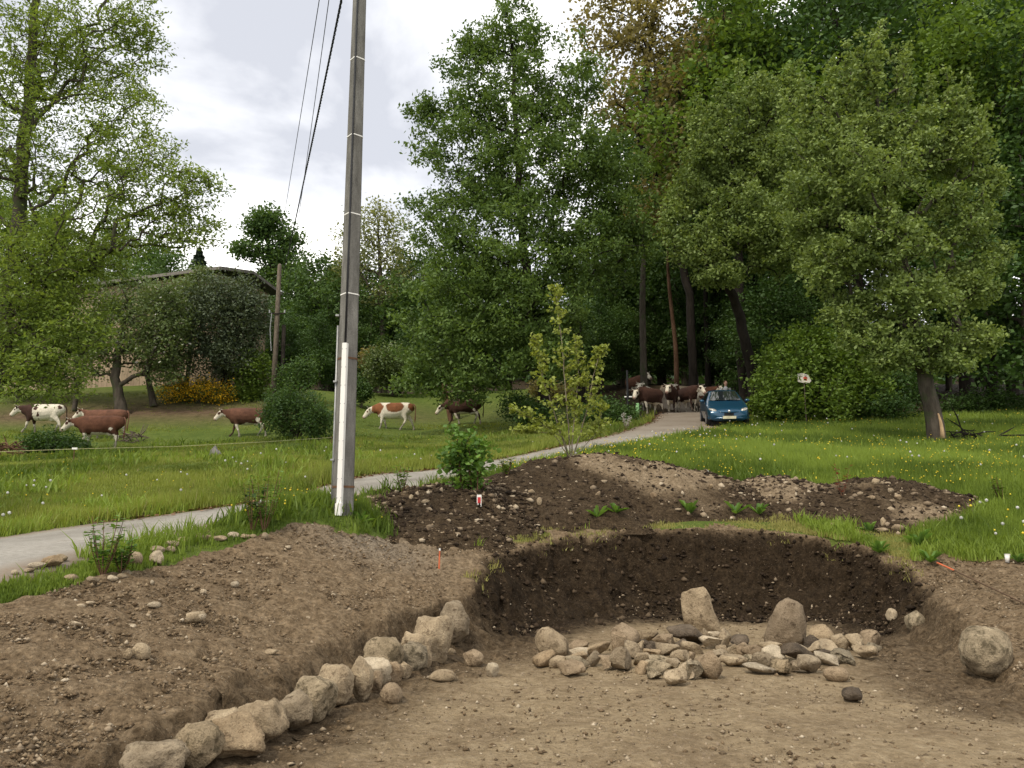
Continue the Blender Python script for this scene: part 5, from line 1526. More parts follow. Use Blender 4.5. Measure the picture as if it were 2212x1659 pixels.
# ================================================================== stones
def ico(sub):
    import bmesh
    bm = bmesh.new(); bmesh.ops.create_icosphere(bm, subdivisions=sub, radius=1.0)
    v = np.array([x.co[:] for x in bm.verts]); f = np.array([[w.index for w in p.verts] for p in bm.faces]); bm.free()
    return v, f
ICO = {k: ico(k) for k in (1, 2, 3, 4)}
def stone_np(seed, sub=3, cuts=7, cut=(0.62, 0.92), rough=0.07, pw=1.0, prof=None):
    rng = np.random.default_rng(seed)
    v, f = ICO[sub]; v = v.copy()
    if pw != 1.0: v = np.sign(v) * np.abs(v) ** pw
    for _ in range(cuts):
        n = rng.normal(size=3); n /= np.linalg.norm(n); d = rng.uniform(*cut)
        over = np.maximum(0, v @ n - d); v = v - n[None] * (over * 0.985)[:, None]
    r = 1 + rough * fbm(v[:, 0] * 1.7 + seed, v[:, 1] * 1.7, v[:, 2] * 1.7, seed, 4, 0.55) + 0.03 * vnoise(v[:, 0] * 9, v[:, 1] * 9, v[:, 2] * 9, seed)
    v = v * r[:, None]
    lo, hi_ = v.min(0), v.max(0)
    v = (v - (lo + hi_) / 2) / ((hi_ - lo) / 2)
    if prof is not None:
        t = v[:, 2] * .5 + .5; P = np.array(prof); w0 = np.sqrt(np.clip(1.02 - (t * 2 - 1) ** 2, .05, 1)); xx = np.clip(v[:, 0] / w0, -1.15, 1.15) * .5 + .5
        v[:, 0] = np.interp(t, P[:, 0], P[:, 1]) * (1 - xx) + np.interp(t, P[:, 0], P[:, 2]) * xx
    return v, f
def m_stone(name, lo, hi_, dirt=(0.10, 0.07, 0.045), dirt_at=0.60):
    t = NT(name); v = t.coord('Object'); oi = t.new('ObjectInfo')
    w = t.new('VectorMath', i0=v); w.operation = 'ADD'
    rv = t.new('CombineXYZ', X=t.math('MULTIPLY', oi.outputs['Random'], 37.0)); t.l.new(rv.outputs[0], w.inputs[1]); vv = w.outputs[0]
    n1, n2, n3 = t.noise(vv, 6.0, 7, 0.65), t.noise(vv, 13, 6, 0.7), t.noise(vv, 60, 4, 0.7)
    c = t.ramp(n1, [(0.34, lo), (0.64, hi_)])
    c = t.mix(t.ramp(n2, [(dirt_at - .05, (0, 0, 0)), (dirt_at + 0.06, (0.9, 0.9, 0.9))]), c, dirt)
    c = t.mix(t.ramp(n3, [(0.36, (0.5, 0.5, 0.5)), (0.5, (0, 0, 0))]), c, tuple(x * 0.55 for x in lo))
    tint = t.ramp(oi.outputs['Random'], [(0.0, (0.80, 0.80, 0.80)), (0.35, (1.0, 0.97, 0.92)), (0.7, (1.12, 1.1, 1.06)), (1.0, (0.92, 0.84, 0.74))])
    c = t.mix(1.0, c, tint, 'MULTIPLY')
    h = t.math('ADD', t.math('ADD', n1, t.math('MULTIPLY', n2, 0.6)), t.math('MULTIPLY', n3, 0.25))
    return t.finish(c, 0.93, t.bump(h, 1.0, 0.06), spec=0.1)
MAT['stone'] = m_stone('field_stone', (0.24, 0.186, 0.122), (0.44, 0.355, 0.243))
MAT['stone_brown'] = m_stone('brown_stone', (0.20, 0.150, 0.098), (0.36, 0.28, 0.19))
MAT['stone_dark'] = m_stone('dark_stone', (0.065, 0.052, 0.040), (0.17, 0.135, 0.10))
MAT['stone_pale'] = m_stone('pale_stone', (0.34, 0.28, 0.20), (0.55, 0.47, 0.35), dirt_at=0.66)
MAT['stone_moss'] = m_stone('weathered_boulder', (0.21, 0.172, 0.116), (0.395, 0.328, 0.228), dirt=(0.085, 0.07, 0.045), dirt_at=0.55)
SEED = [100]
def stone(box, label, name='stone', group=None, mat='stone', cat='stone', sub=3, cuts=8, cut=(.62, .92), depth=None, tilt=0.0, lean=0.0, yaw=None, sink=0.10, lift=0.0, on=None, rough=0.07, taper=0.0, pw=1.0, push=0.0, prof=None, angular=True):
    """box: (u0, v0, u1, v1) in the 2212-wide picture"""
    u0, v0, u1, v1 = box
    SEED[0] += 1; sd0 = SEED[0]
    h0 = (on or hit2)((u0 + u1) / 2, v1)
    dist = np.linalg.norm(h0 - EYE)
    zc = math.cos(PITCH) * h0[1] + math.sin(PITCH) * (h0[2] - 1.6)
    w, h = (u1 - u0) * zc / FOCAL_PX, (v1 - v0) * zc / FOCAL_PX
    if depth is None: depth = (w + h) * 0.5
    # the ground falls towards us: part of the visible height is the top surface seen from above
    view = math.atan2(1.6 - h0[2], h0[1])
    hh = max(h * 0.45, h / math.cos(max(view, 0)) - depth * math.sin(max(view, 0)) * 0.35)
    v, f = stone_np(sd0, sub, cuts, cut, rough, pw, prof)
    if taper: v[:, :2] *= (1 - taper * (v[:, 2:3] * 0.5 + 0.5) ** 1.3)
    v = v * np.array([w / 2, depth / 2, hh / 2 * (1 + sink)])
    ca, sa = math.cos(tilt), math.sin(tilt)
    v = v @ np.array([[ca, 0, -sa], [0, 1, 0], [sa, 0, ca]])
    cb, sb = math.cos(lean), math.sin(lean)
    v = v @ np.array([[1, 0, 0], [0, cb, sb], [0, -sb, cb]])
    dirv = h0[:2] / np.linalg.norm(h0[:2])
    c = np.array([*(h0[:2] + dirv * (depth / 2 * 0.75 + push)), 0.0])
    c[2] = (h0[2] if lift or on else surf(np.array([c[0]]), np.array([c[1]]))[0]) + lift
    zmin = v[:, 2].min()
    v[:, 2] -= zmin + hh * sink
    yw = math.atan2(dirv[0], dirv[1])
    o = link(name, mesh_np(name, v, f, [MAT[mat]], None, not angular), None, c)
    o.rotation_euler = (0, 0, -yw)
    return tag(o, label, cat, group)

def zA(b): return tuple(q * 0.8848 for q in (1100 + b[0] / 4.424, 1420 + b[1] / 4.424, 1100 + b[2] / 4.424, 1420 + b[3] / 4.424))
def zB(b): return tuple(q * 0.8848 for q in (1550 + b[0] / 3.403, 1420 + b[1] / 3.403, 1550 + b[2] / 3.403, 1420 + b[3] / 3.403))
def zR(b): return tuple(q * 0.8848 for q in (300 + b[0] / 2.212, 1400 + b[1] / 2.212, 300 + b[2] / 2.212, 1400 + b[3] / 2.212))
def zS(b): return tuple(q * 0.8848 for q in (1700 + b[0] / 2.765, 1250 + b[1] / 2.765, 1700 + b[2] / 2.765, 1250 + b[3] / 2.765))
def zL(b): return tuple(q * 0.8848 for q in (b[0] / 2.212, 1150 + b[1] / 2.212, b[2] / 2.212, 1150 + b[3] / 2.212))

# two standing stones
stone(zB((385,55,710,470)), 'tall angular pale standing stone tapering to its top in the hollow', 'standing_stone', None, 'stone', cuts=12, sub=4, cut=(.55,.88), depth=0.34, sink=0.06, rough=0.06, push=0.15, pw=.6, prof=[(0,-1,1),(.33,-1,.94),(.6,-.97,.66),(.85,-.82,.42),(.95,-.6,.30),(1,-.35,.2)])
stone(zB((1095,140,1440,550)), 'rounded egg-shaped standing stone with dark soil stains in the hollow', 'standing_stone', None, 'stone_brown', cuts=6, sub=4, cut=(.75,.95), depth=0.40, sink=0.06, rough=0.07, push=0.1, pw=.8, prof=[(0,-.95,.75),(.3,-.98,.92),(.6,-.77,1),(.85,-.45,.83),(.97,-.1,.42),(1,.05,.3)])
# big weathered boulder at the hollow's edge
stone(zS((1805,810,2135,1160)), 'big round weathered boulder at the right end of the hollow bank', 'boulder', None, 'stone_moss', 'boulder', cuts=3, sub=4, cut=(.85,.97), angular=False, depth=0.55, sink=0.04, rough=0.09)
# row of boulders along the terrace edge
RG = 'row of boulders along the terrace edge'
row = [((0,935,330,1160),'stone','mossy boulder cut off by the bottom picture edge, first of the row',0.34),((240,840,530,1090),'stone_moss','big rounded boulder right of the one cut off by the bottom edge',0.36),((450,785,750,1035),'stone','jagged pitted boulder, third of the row from the bottom edge',0.4),
       ((415,755,640,900),'stone','boulder tucked behind the jagged pitted boulder',0.3),((625,705,890,935),'stone','broad flat-topped boulder right of the jagged one in the row',0.38),((825,660,1010,860),'stone','squarish boulder between the broad flat one and the rounded grey one',0.3),
       ((910,590,1145,805),'stone_moss','rounded grey boulder in the middle of the row',0.36),((1045,515,1235,715),'stone','smooth sloping boulder right of the rounded grey one',0.32),((1225,475,1345,685),'stone','upright pointed slab in the row',0.2),
       ((1255,475,1440,620),'stone_pale','pale flat-topped stone right of the pointed slab in the row',0.26),((1340,540,1400,650),'stone_brown','narrow stone at the foot of the pale flat-topped stone',0.16),((1390,490,1510,600),'stone_brown','small rounded stone at the foot of the row, below the dark grey boulder',0.2),
       ((1485,490,1560,570),'stone','smallest stone wedged low in the row',0.12),((1305,370,1505,560),'stone_moss','dark grey rounded boulder resting high in the row',0.3),((1480,385,1640,540),'stone_moss','grey boulder with a broken face in the row',0.26),
       ((1500,330,1665,520),'stone','boulder with a flat top behind the broken-faced one',0.28),((1575,255,1775,490),'stone','tall notched boulder, second last of the row',0.3),((1685,205,1865,415),'stone','tall rounded boulder ending the row at the bank',0.36)]
for b, m, lab, dp in row:
    gw, gh = (b[2] - b[0]) * .06, (b[3] - b[1]) * .07
    stone(zR((b[0] - gw, b[1] - gh, b[2] + gw, b[3] + gh * .5)), lab, 'boulder', RG, m, 'boulder', cuts=12 if 'jagged' in lab or 'notched' in lab or 'slab' in lab else 7, sub=4, cut=(.68,.94), depth=dp, rough=0.20 if 'jagged' in lab or 'mossy' in lab else 0.12, sink=0.05, pw=0.75)
stone(zR((1755,405,1800,440)), 'tiny stone at the foot of the last tall boulder', cuts=5, depth=.08)
# loose stones on the floor of the hollow
stone(zR((1385,595,1510,710)), 'round cobble lying alone in front of the boulder row', cuts=3, cut=(.85,.97), angular=False, depth=.2, mat='stone_brown')
stone(zR((1645,520,1800,590)), 'flat oblong stone lying between the row and the stone heap', cuts=5, depth=.2)
stone(zA((130,740,360,935)), 'rounded tilted block lying between the row and the stone heap', cuts=5, depth=.22, mat='stone_brown')
stone(zA((375,880,525,1030)), 'small stone with a pale broken face near the tilted block', cuts=7, depth=.14, mat='stone_pale')
stone(zB((1570,710,1780,835)), 'smooth brown oval stone in front of the heap', cuts=3, cut=(.85,.97), angular=False, depth=.24, mat='stone_brown')
stone(zB((1725,870,1890,1000)), 'dark lumpy stone lying furthest in front of the heap', cuts=5, depth=.2, mat='stone_dark')
# heap of stones round the standing stones
HGp = 'heap of stones around the standing stones'
heapA = [((925,515,1275,810),'stone','large triangular stone at the left end of the heap'),((960,710,1135,800),'stone',None),((895,765,1130,920),'stone','knobbly stone leftmost in the front of the heap'),((1080,830,1300,930),'stone',None),
         ((1165,880,1445,1015),'stone_brown','brown wedge-shaped slab in front at the left of the heap'),((1245,835,1500,940),'stone_moss',None),((1260,770,1465,850),'stone',None),((1270,640,1480,740),'stone_brown',None),((1290,735,1480,800),'stone_pale',None),
         ((1460,685,1725,800),'stone',None),((1470,765,1600,895),'stone','small upright pyramid-shaped stone in the heap'),((1600,805,1770,930),'stone_brown',None),((1715,705,1940,945),'stone','leaning oblong slab in the front of the heap'),
         ((1755,480,2030,740),'stone_brown','reddish tilted block poking up from the heap'),((1895,655,2075,830),'stone',None),((2060,650,2200,760),'stone_dark',None)]
heapB = [((0,400,190,520),'stone',None),((155,455,320,545),'stone_brown',None),((60,505,175,585),'stone_dark',None),((280,370,575,530),'stone_dark','dark rugged rock with a pale top at the foot of the tall standing stone'),((335,485,430,560),'stone_dark',None),
         ((180,520,360,610),'stone','rounded grey stone in the middle of the heap'),((370,515,560,600),'stone',None),((80,575,210,640),'stone',None),((0,500,65,590),'stone',None),((300,585,440,660),'stone',None),((435,600,490,650),'stone_brown',None),
         ((125,630,275,710),'stone_moss',None),((0,610,130,690),'stone',None),((275,655,365,715),'stone',None),((15,675,105,760),'stone',None),((95,665,300,765),'stone_moss',None),((105,730,215,800),'stone_moss',None),
         ((255,735,425,855),'stone','knobbly cobble foremost in front of the heap'),((370,665,490,815),'stone_pale','thin upright flake leaning behind the foremost cobble'),((440,680,560,820),'stone_moss',None),
         ((485,560,715,800),'stone_brown','large angular rust-brown block leaning in the front of the heap'),((555,460,715,560),'stone_pale',None),((555,405,615,470),'stone',None),((610,425,700,470),'stone_pale',None),
         ((695,405,790,550),'stone','upright stone right beside the tall standing stone'),((680,545,780,600),'stone',None),((590,575,760,615),'stone',None),((790,465,935,530),'stone_dark',None),((765,520,875,610),'stone',None),((860,525,945,625),'stone_brown',None),
         ((715,610,925,700),'stone','brick-shaped block right of the rust-brown leaning block'),((910,625,1000,695),'stone_moss',None),((900,545,1070,640),'stone_brown',None),((985,605,1150,710),'stone',None),
         ((910,695,1165,770),'stone_pale','long pale flat slab lying in front of the egg-shaped stone'),((1035,520,1215,580),'stone',None),((1060,555,1240,650),'stone_pale',None),((1230,555,1495,670),'stone_dark','dark brown oval stone lying at the foot of the egg-shaped stone'),
         ((1225,525,1425,580),'stone_pale',None),((1140,655,1290,765),'stone_moss',None),((1280,670,1375,745),'stone',None),((1360,635,1535,760),'stone','faceted pale stone in front right of the dark oval stone'),
         ((1410,450,1560,540),'stone_dark',None),((1475,375,1655,500),'stone','long stone set slanting at the back right of the heap'),((1425,490,1700,610),'stone','long rounded stone lying right of the egg-shaped stone'),((1490,575,1630,630),'stone_dark',None),
         ((1510,610,1680,690),'stone_pale',None),((1640,565,1810,680),'stone_moss',None),((1650,455,1760,560),'stone',None),((1760,460,1885,565),'stone',None),((1860,425,2030,545),'stone_brown','speckled stone at the right end of the heap'),
         ((1820,545,2000,640),'stone','loaf-shaped stone at the right front end of the heap'),((1910,525,2035,585),'stone_moss',None)]
rng = np.random.default_rng(99)
TONE = {'stone': 'tan', 'stone_brown': 'brown', 'stone_dark': 'dark', 'stone_pale': 'pale', 'stone_moss': 'grey'}
allb = [(zA(b), m, lab) for b, m, lab in heapA] + [(zB(b), m, lab) for b, m, lab in heapB]
marks = [(zB((385,55,710,470)), 'tall angular standing stone'), (zB((1095,140,1440,550)), 'egg-shaped standing stone')]
for b, m, lab in allb:
    if lab: marks.append((b, ' '.join(lab.split(' in the ')[0].split(' at the ')[0].split(' lying ')[0].split(' poking ')[0].split(' set ')[0].split(' leaning ')[0].split(' in front')[0].split(' right of')[0].split(' foremost')[0].split(' leftmost')[0].split(' with a')[0].split(' right beside')[0].split()[:5])))
seen_l = {}
for b, m, lab in allb:
    if not lab:
        c = np.array([(b[0] + b[2]) / 2, (b[1] + b[3]) / 2])
        best = min(marks, key=lambda q: np.hypot((q[0][0] + q[0][2]) / 2 - c[0], ((q[0][1] + q[0][3]) / 2 - c[1]) * 1.6))
        mc = np.array([(best[0][0] + best[0][2]) / 2, (best[0][1] + best[0][3]) / 2])
        dx, dy = c - mc
        where = ('just right of' if dx > 0 else 'just left of') if abs(dx) > abs(dy) * 1.3 else ('in front of' if dy > 0 else 'behind')
        flat = (b[2] - b[0]) > 1.9 * (b[3] - b[1])
        lab = '%s%s stone in the heap %s the %s' % ('flat ' if flat else 'small ' if (b[2] - b[0]) < 34 else 'rounded ', TONE[m], where, best[1])
    bb = (b[0] - 4, b[1] - 4, b[2] + 4, b[3] + 4)
    stone(bb, lab, 'stone', HGp, m, sub=3, cuts=int(rng.integers(10, 18)), cut=(.34, .78), rough=0.08, sink=0.04, tilt=rng.uniform(-.18, .18), lean=rng.uniform(-.15, .15), pw=rng.uniform(0.7, 0.95))
# stones sticking out of the dark bank
for b, lab, m in [((1415,705,1560,840),'half-buried boulder low in the right part of the dark bank','stone_moss'),((1285,720,1365,800),'pale half-buried stone left of the buried boulder in the bank','stone_pale'),
                  ]:
    stone(zS(b), lab, 'stone', 'stones sticking out of the bank', m, cuts=6, depth=.25, push=0.22, sink=0.25)
# border stones of the verge
VG = 'border stones along the grass verge'
verge = [(225,465,335,520),(150,500,245,530),(290,455,360,490),(345,565,420,600),(465,575,535,608),(580,568,635,595),(630,560,690,590),(655,540,710,570),(670,445,765,520),(805,440,880,505),(805,412,890,450),(885,385,970,420),(895,412,950,440),(955,362,1030,390),
         (1050,342,1100,375),(1095,352,1150,378),(1145,357,1225,380),(1225,337,1290,367),(1295,347,1350,368),(1345,348,1385,368),(1410,340,1450,370),(60,540,100,560),(130,530,190,548)]
vl = {0:'large pale angular stone on the lane verge nearest the picture edge',8:'rounded border stone right of the leafy weed clump',9:'squarish border stone second right of the leafy weed clump',20:'last single border stone towards the concrete pole',4:'flat pale border slab below the leafy weed clump',14:'pale upright border stone midway along the verge'}
for i, b in enumerate(verge):
    ORD = ['first','second','third','fourth','fifth','sixth','seventh','eighth','ninth','tenth','eleventh','twelfth','thirteenth','fourteenth','fifteenth','sixteenth','seventeenth','eighteenth','nineteenth','twentieth','twenty-first','twenty-second','twenty-third']
    rank = sorted(range(len(verge)), key=lambda q: verge[q][0]).index(i)
    stone(zL((b[0], b[1] - 3, b[2], b[3] + 3)), vl.get(i, 'small border stone on the grass verge, %s counting towards the concrete pole' % ORD[rank]), 'stone', VG, ['stone','stone_pale','stone','stone_moss'][i % 4], cuts=6, cut=(.6,.92), sub=3)
# stones lying on the raked terrace and the heaps
TG = 'loose stones on the terrace soil'
for b, lab in [((1000,768,1110,825),'largest pale flat stone lying on the raked terrace soil'),((795,710,865,742),'white-capped oblong stone on the terrace soil'),((810,590,832,620),None),((465,705,510,725),None),((1245,600,1290,630),None),((1080,640,1115,670),None),((410,720,460,742),None),((700,830,735,850),None),((1640,790,1680,815),None),((1540,405,1570,425),None),((370,815,440,840),None)]:
    stone(zL(b), lab or 'small pale stone on the raked terrace soil', 'stone', TG, 'stone_pale', cuts=7, sub=2, cut=(.5,.9))
for b in [(40,385,145,470),(0,410,50,470),(340,215,445,275),(760,410,845,445),(130,158,205,188)]:
    stone(zR(b), 'tan stone half bedded in the terrace soil above the boulder row', 'stone', TG, 'stone', cuts=7, sub=2, cut=(.5,.9))
def zM(b): return tuple(q * 0.8848 for q in (800 + b[0] / 3.687, 850 + b[1] / 3.687, 800 + b[2] / 3.687, 850 + b[3] / 3.687))
def zN(b): return tuple(q * 0.8848 for q in (1450 + b[0] / 3.687, 850 + b[1] / 3.687, 1450 + b[2] / 3.687, 850 + b[3] / 3.687))
def zQ(b): return tuple(q * 0.8848 for q in (1900 + b[0] / 3.017, 850 + b[1] / 3.017, 1900 + b[2] / 3.017, 850 + b[3] / 3.017))
MG = 'stones lying on the soil heaps'
hk = {}
for f_, b in [(zM,(840,1375,920,1410)),(zM,(730,1330,770,1370)),(zM,(970,1165,1030,1200)),(zM,(1800,1290,1870,1325)),(zM,(1880,1360,1930,1430)),(zN,(245,1165,305,1225)),(zN,(505,1315,570,1365)),(zN,(720,1155,760,1190)),(zN,(1030,1235,1075,1275)),(zN,(10,1295,60,1335)),
              (zQ,(690,960,750,1005)),(zQ,(860,1095,910,1135)),(zQ,(660,1095,720,1130)),(zQ,(975,1065,1035,1090)),(zQ,(805,1035,850,1070)),(zQ,(1070,1140,1130,1175)),(zQ,(755,1245,795,1310)),(zQ,(835,1310,935,1360)),(zQ,(1040,1305,1110,1350)),(zQ,(370,1290,440,1330)),(zQ,(1195,1270,1245,1300)),(zQ,(705,1335,815,1365))]:
    q_ = f_(b)
    uc = (q_[0] + q_[2]) / 2
    hp = 'heap by the pole' if uc < 1075 else 'tallest soil heap' if uc < 1600 else 'long stony heap'
    hk[hp] = hk.get(hp, 0) + 1
    stone(q_, 'loose tan stone on the %s, %s' % (hp, ('near its crest' if q_[1] < {'heap by the pole': 1085, 'tallest soil heap': 1060, 'long stony heap': 1075}[hp] else 'near its foot') + (', towards the lane side' if uc < {'heap by the pole': 950, 'tallest soil heap': 1330, 'long stony heap': 1880}[hp] else ', towards the meadow side')), 'stone', MG, 'stone' if rng.random() < .7 else 'stone_brown', cuts=7, sub=2, cut=(.5,.9), sink=.2)

# pebbles and clods: countless
def scatter_pebbles(name, label, n, region, size, mat, seed, power=2.2, clod=False):
    rng = np.random.default_rng(seed)
    P = region(n, rng)
    base_v = np.array([(1, 0, 0), (-1, 0, 0), (0, 1, 0), (0, -1, 0), (0, 0, 1), (0, 0, -1)], float) * 1.15
    base_f = np.array([(0, 2, 4), (2, 1, 4), (1, 3, 4), (3, 0, 4), (2, 0, 5), (1, 2, 5), (3, 1, 5), (0, 3, 5)])
    if size[1] > 0.06: base_v, base_f = ICO[1]
    n = len(P)
    s = size[0] + (size[1] - size[0]) * rng.uniform(0, 1, n) ** power
    sc3 = s[:, None] * rng.uniform(0.45, 1.35, (n, 3)) * [1, 1, 0.7]
    jit = rng.uniform(0.6, 1.3, (n, len(base_v), 1))
    a = rng.uniform(0, 6.28, n); ca, sa = np.cos(a), np.sin(a)
    pv = base_v[None] * jit * sc3[:, None, :]
    x = pv[..., 0] * ca[:, None] - pv[..., 1] * sa[:, None]; y = pv[..., 0] * sa[:, None] + pv[..., 1] * ca[:, None]
    pv = np.stack([x, y, pv[..., 2]], -1) + P[:, None, :] + (sc3[:, None, 2:3] * 0.25) * [0, 0, 1]
    V = pv.reshape(-1, 3); F = (np.arange(n)[:, None, None] * len(base_v) + base_f[None]).reshape(-1, 3)
    o = link(name, mesh_np(name, V, F, [mat], {'rnd': np.repeat(rng.uniform(0, 1, n), len(base_v))}, False))
    return tag(o, label, 'pebbles' if not clod else 'clods', kind='stuff')
def m_pebble(name, stops):
    t = NT(name); c = t.ramp(t.attr('rnd'), stops); v = t.coord('Object')
    c = t.mix(1.0, c, t.ramp(t.noise(v, 40, 4), [(0.3, (0.75, 0.75, 0.75)), (0.7, (1.15, 1.15, 1.15))]), 'MULTIPLY')
    return t.finish(c, 0.95, t.bump(t.noise(v, 90, 3), 0.5, 0.01), spec=0.12)
MAT['pebble'] = m_pebble('pebbles', [(0.0, (0.11, 0.08, 0.05)), (0.5, (0.24, 0.185, 0.125)), (0.85, (0.33, 0.26, 0.175)), (1.0, (0.44, 0.37, 0.27))])
MAT['clod'] = m_pebble('clods', [(0.0, (0.08, 0.054, 0.030)), (0.6, (0.165, 0.116, 0.068)), (1.0, (0.25, 0.188, 0.116))])
MAT['clod_dark'] = m_pebble('dark_clods', [(0.0, (0.016, 0.011, 0.007)), (0.75, (0.050, 0.034, 0.021)), (1.0, (0.13, 0.095, 0.06))])
def region_view(box, cond, dmax=16.5):
    """ground points chosen so that they are spread evenly over the view"""
    def f(n, rng):
        out = []
        for _ in range(6):
            x = rng.uniform(box[0], box[1], n * 3); y = rng.uniform(box[2], box[3], n * 3)
            k = (rng.uniform(0, 1, n * 3) < (box[2] / y) ** 1.6) & cond(x, y)
            out.append(np.column_stack([x[k], y[k]]))
            if sum(map(len, out)) > n: break
        p = np.vstack(out)[:n]
        return np.column_stack([p, surf(p[:, 0], p[:, 1])])
    return f
terr = lambda x, y: (soil_mask(x, y) > .7) & (pit_sd(x, y) > 0.03) & (np.abs(x) < y * .66 + .3)
floor_ = lambda x, y: (pit_sd(x, y) < -0.7) & (np.abs(x) < y * .66 + .3)
wall_ = lambda x, y: (pit_sd(x, y) < 0.02) & (pit_sd(x, y) > -1.15) & (hill(x, y) > .6)
scatter_pebbles('gravel', 'pale gravel strewn over the terrace soil', 6500, region_view((-6, 9, 4.2, 13), terr), (0.004, 0.026), MAT['pebble'], 1, 5.0)
scatter_pebbles('soil_clods', 'crumbly brown clods on the terrace', 18000, region_view((-6, 9, 4.2, 13), terr), (0.004, 0.027), MAT['clod'], 2, 4.0, True)
scatter_pebbles('floor_gravel', 'fine gravel on the floor of the hollow', 5200, region_view((-3, 7, 4.6, 13.2), floor_), (0.004, 0.022), MAT['pebble'], 3, 4.0)
scatter_pebbles('floor_clods', 'crumbs of soil on the floor of the hollow', 4200, region_view((-3, 7, 4.6, 13.2), floor_), (0.004, 0.024), MAT['clod'], 4, 3.5, True)
scatter_pebbles('bank_grit', 'small pale stones showing in the dark bank', 1300, region_view((-3, 6, 5, 14.6), wall_), (0.005, 0.035), MAT['pebble'], 5, 4.5)
scatter_pebbles('bank_clods', 'dark clods clinging to the bank', 9000, region_view((-3, 6, 5, 14.6), wall_), (0.008, 0.055), MAT['clod_dark'], 6, 4.0, True)
def mound_pts(n, rng):
    out = []
    for xs, ys, Z, keep in MOUNDS:
        iy, ix = np.nonzero(keep & (Z - hill(*np.meshgrid(xs, ys)) > 0.02))
        k = rng.integers(0, len(ix), n // 3)
        p = np.column_stack([xs[ix[k]], ys[iy[k]]]) + rng.uniform(-.025, .025, (n // 3, 2))
        out.append(np.column_stack([p, surf(p[:, 0], p[:, 1])]))
    return np.vstack(out)
scatter_pebbles('heap_gravel', 'stones and gravel scattered over the soil heaps', 3600, mound_pts, (0.008, 0.070), MAT['pebble'], 7, 6.0)
scatter_pebbles('heap_clods', 'dark clods covering the soil heaps', 15000, mound_pts, (0.008, 0.055), MAT['clod_dark'], 8, 4.0, True)

# ================================================================== grass and flowers
MAT['grass'] = m_leaf('grass_blades', (0.105, 0.140, 0.020), (0.250, 0.285, 0.055), 0.38, accent=(0.30, 0.26, 0.12), accent_at=0.97)
MAT['grass_lush'] = m_leaf('grass_lush', (0.085, 0.135, 0.017), (0.215, 0.290, 0.046), 0.40)
MAT['grass_dry'] = m_leaf('grass_yellowish', (0.14, 0.15, 0.035), (0.30, 0.28, 0.09), 0.30)
def blades(P, h, w, rng, per, lean=0.35, spread=0.05, two=True):
    n = len(P) * per
    b = np.repeat(P, per, 0) + np.column_stack([rng.normal(size=(n, 2)) * spread, np.zeros(n)])
    hh = np.repeat(h, per) * rng.uniform(0.45, 1.15, n); ww = np.repeat(w, per) * rng.uniform(0.7, 1.3, n)
    a = rng.uniform(0, 2 * math.pi, n); dx = np.column_stack([np.cos(a), np.sin(a), np.zeros(n)])
    la = rng.uniform(0, 2 * math.pi, n); ld = np.column_stack([np.cos(la), np.sin(la), np.zeros(n)]) * (rng.uniform(0, 1, n) * lean * hh)[:, None]
    up = np.column_stack([np.zeros(n), np.zeros(n), hh])
    rr = np.repeat(rng.uniform(0, 1, len(P)), per) * 0.45 + rng.uniform(0, 1, n) * 0.55
    pn = 0.06 + fbm(P[:, 0] * .45, P[:, 1] * .45, 0, 19, 3) * .65 + fbm(P[:, 0] * 2.2, P[:, 1] * 2.2, 0, 20, 2) * .25
    rr = rr * .7 + .12 + np.repeat(pn, per)
    rr = np.where(rng.uniform(0, 1, n) < 0.03, 1.0, np.clip(rr, 0, .9))
    if two:
        V = np.stack([b - dx * ww[:, None], b + dx * ww[:, None], b + up * .55 + ld * .35 - dx * ww[:, None] * .7, b + up * .55 + ld * .35 + dx * ww[:, None] * .7, b + up * .95 + ld], 1).reshape(-1, 3)
        k = np.arange(n)[:, None] * 5
        return V, [k + [0, 1, 3, 2], (k + [2, 3, 4])], np.repeat(rr, 5)
    V = np.stack([b - dx * ww[:, None], b + dx * ww[:, None], b + up + ld], 1).reshape(-1, 3)
    return V, [np.arange(n * 3).reshape(n, 3)], np.repeat(rr, 3)
def turf(name, label, P, h, w, seed, per, mat, lean=.4, spread=.05, two=False):
    rng = np.random.default_rng(seed)
    V, F, r = blades(P, h, w, rng, per, lean, spread, two)
    o = link(name, mesh_np(name, V, F, [mat], {'rnd': r}))
    return tag(o, label, 'grass', kind='stuff')
def field_pts(n, x0, x1, y0, y1, seed, cond, p=1.7):
    rng = np.random.default_rng(seed); out = []; tot = 0
    for _ in range(12):
        # denser close by
        t = rng.uniform(0, 1, n); y = (y0 ** (1 - p + 1e-6) + t * (y1 ** (1 - p) - y0 ** (1 - p))) ** (1 / (1 - p))
        x = rng.uniform(-0.74, 0.74, n) * y
        k = (x > x0) & (x < x1); x, y = x[k], y[k]
        k = cond(x, y, rng); x, y = x[k], y[k]
        out.append(np.column_stack([x, y])); tot += len(x)
        if tot > n: break
    q = np.vstack(out)[:n]
    return np.column_stack([q, surf(q[:, 0], q[:, 1]) - 0.01])
def on_grass(x, y, rng):
    k = (soil_mask(x, y) < .35) & (road_dist(x, y) > 0.02)
    k &= (surf(x, y) - ground_h(x, y)) < 0.03
    nr = (y < 17) & (x > -1.5) & (x < 9)
    if np.any(nr):
        s_ = np.full(x.shape, 9.0); s_[nr] = poly_sd(x[nr], y[nr], PIT)
        k &= s_ > 1.25
    wood = smooth((y - 35 - 0.25 * np.abs(x - 14)) / 3.0) * smooth((x - 1.0 - 0.06 * (y - 35)) / 4.0)
    k &= rng.uniform(0, 1, len(x)) > wood * .85
    bk = bank_mask(x, y)
    k &= rng.uniform(0, 1, len(x)) > bk * .8
    return k
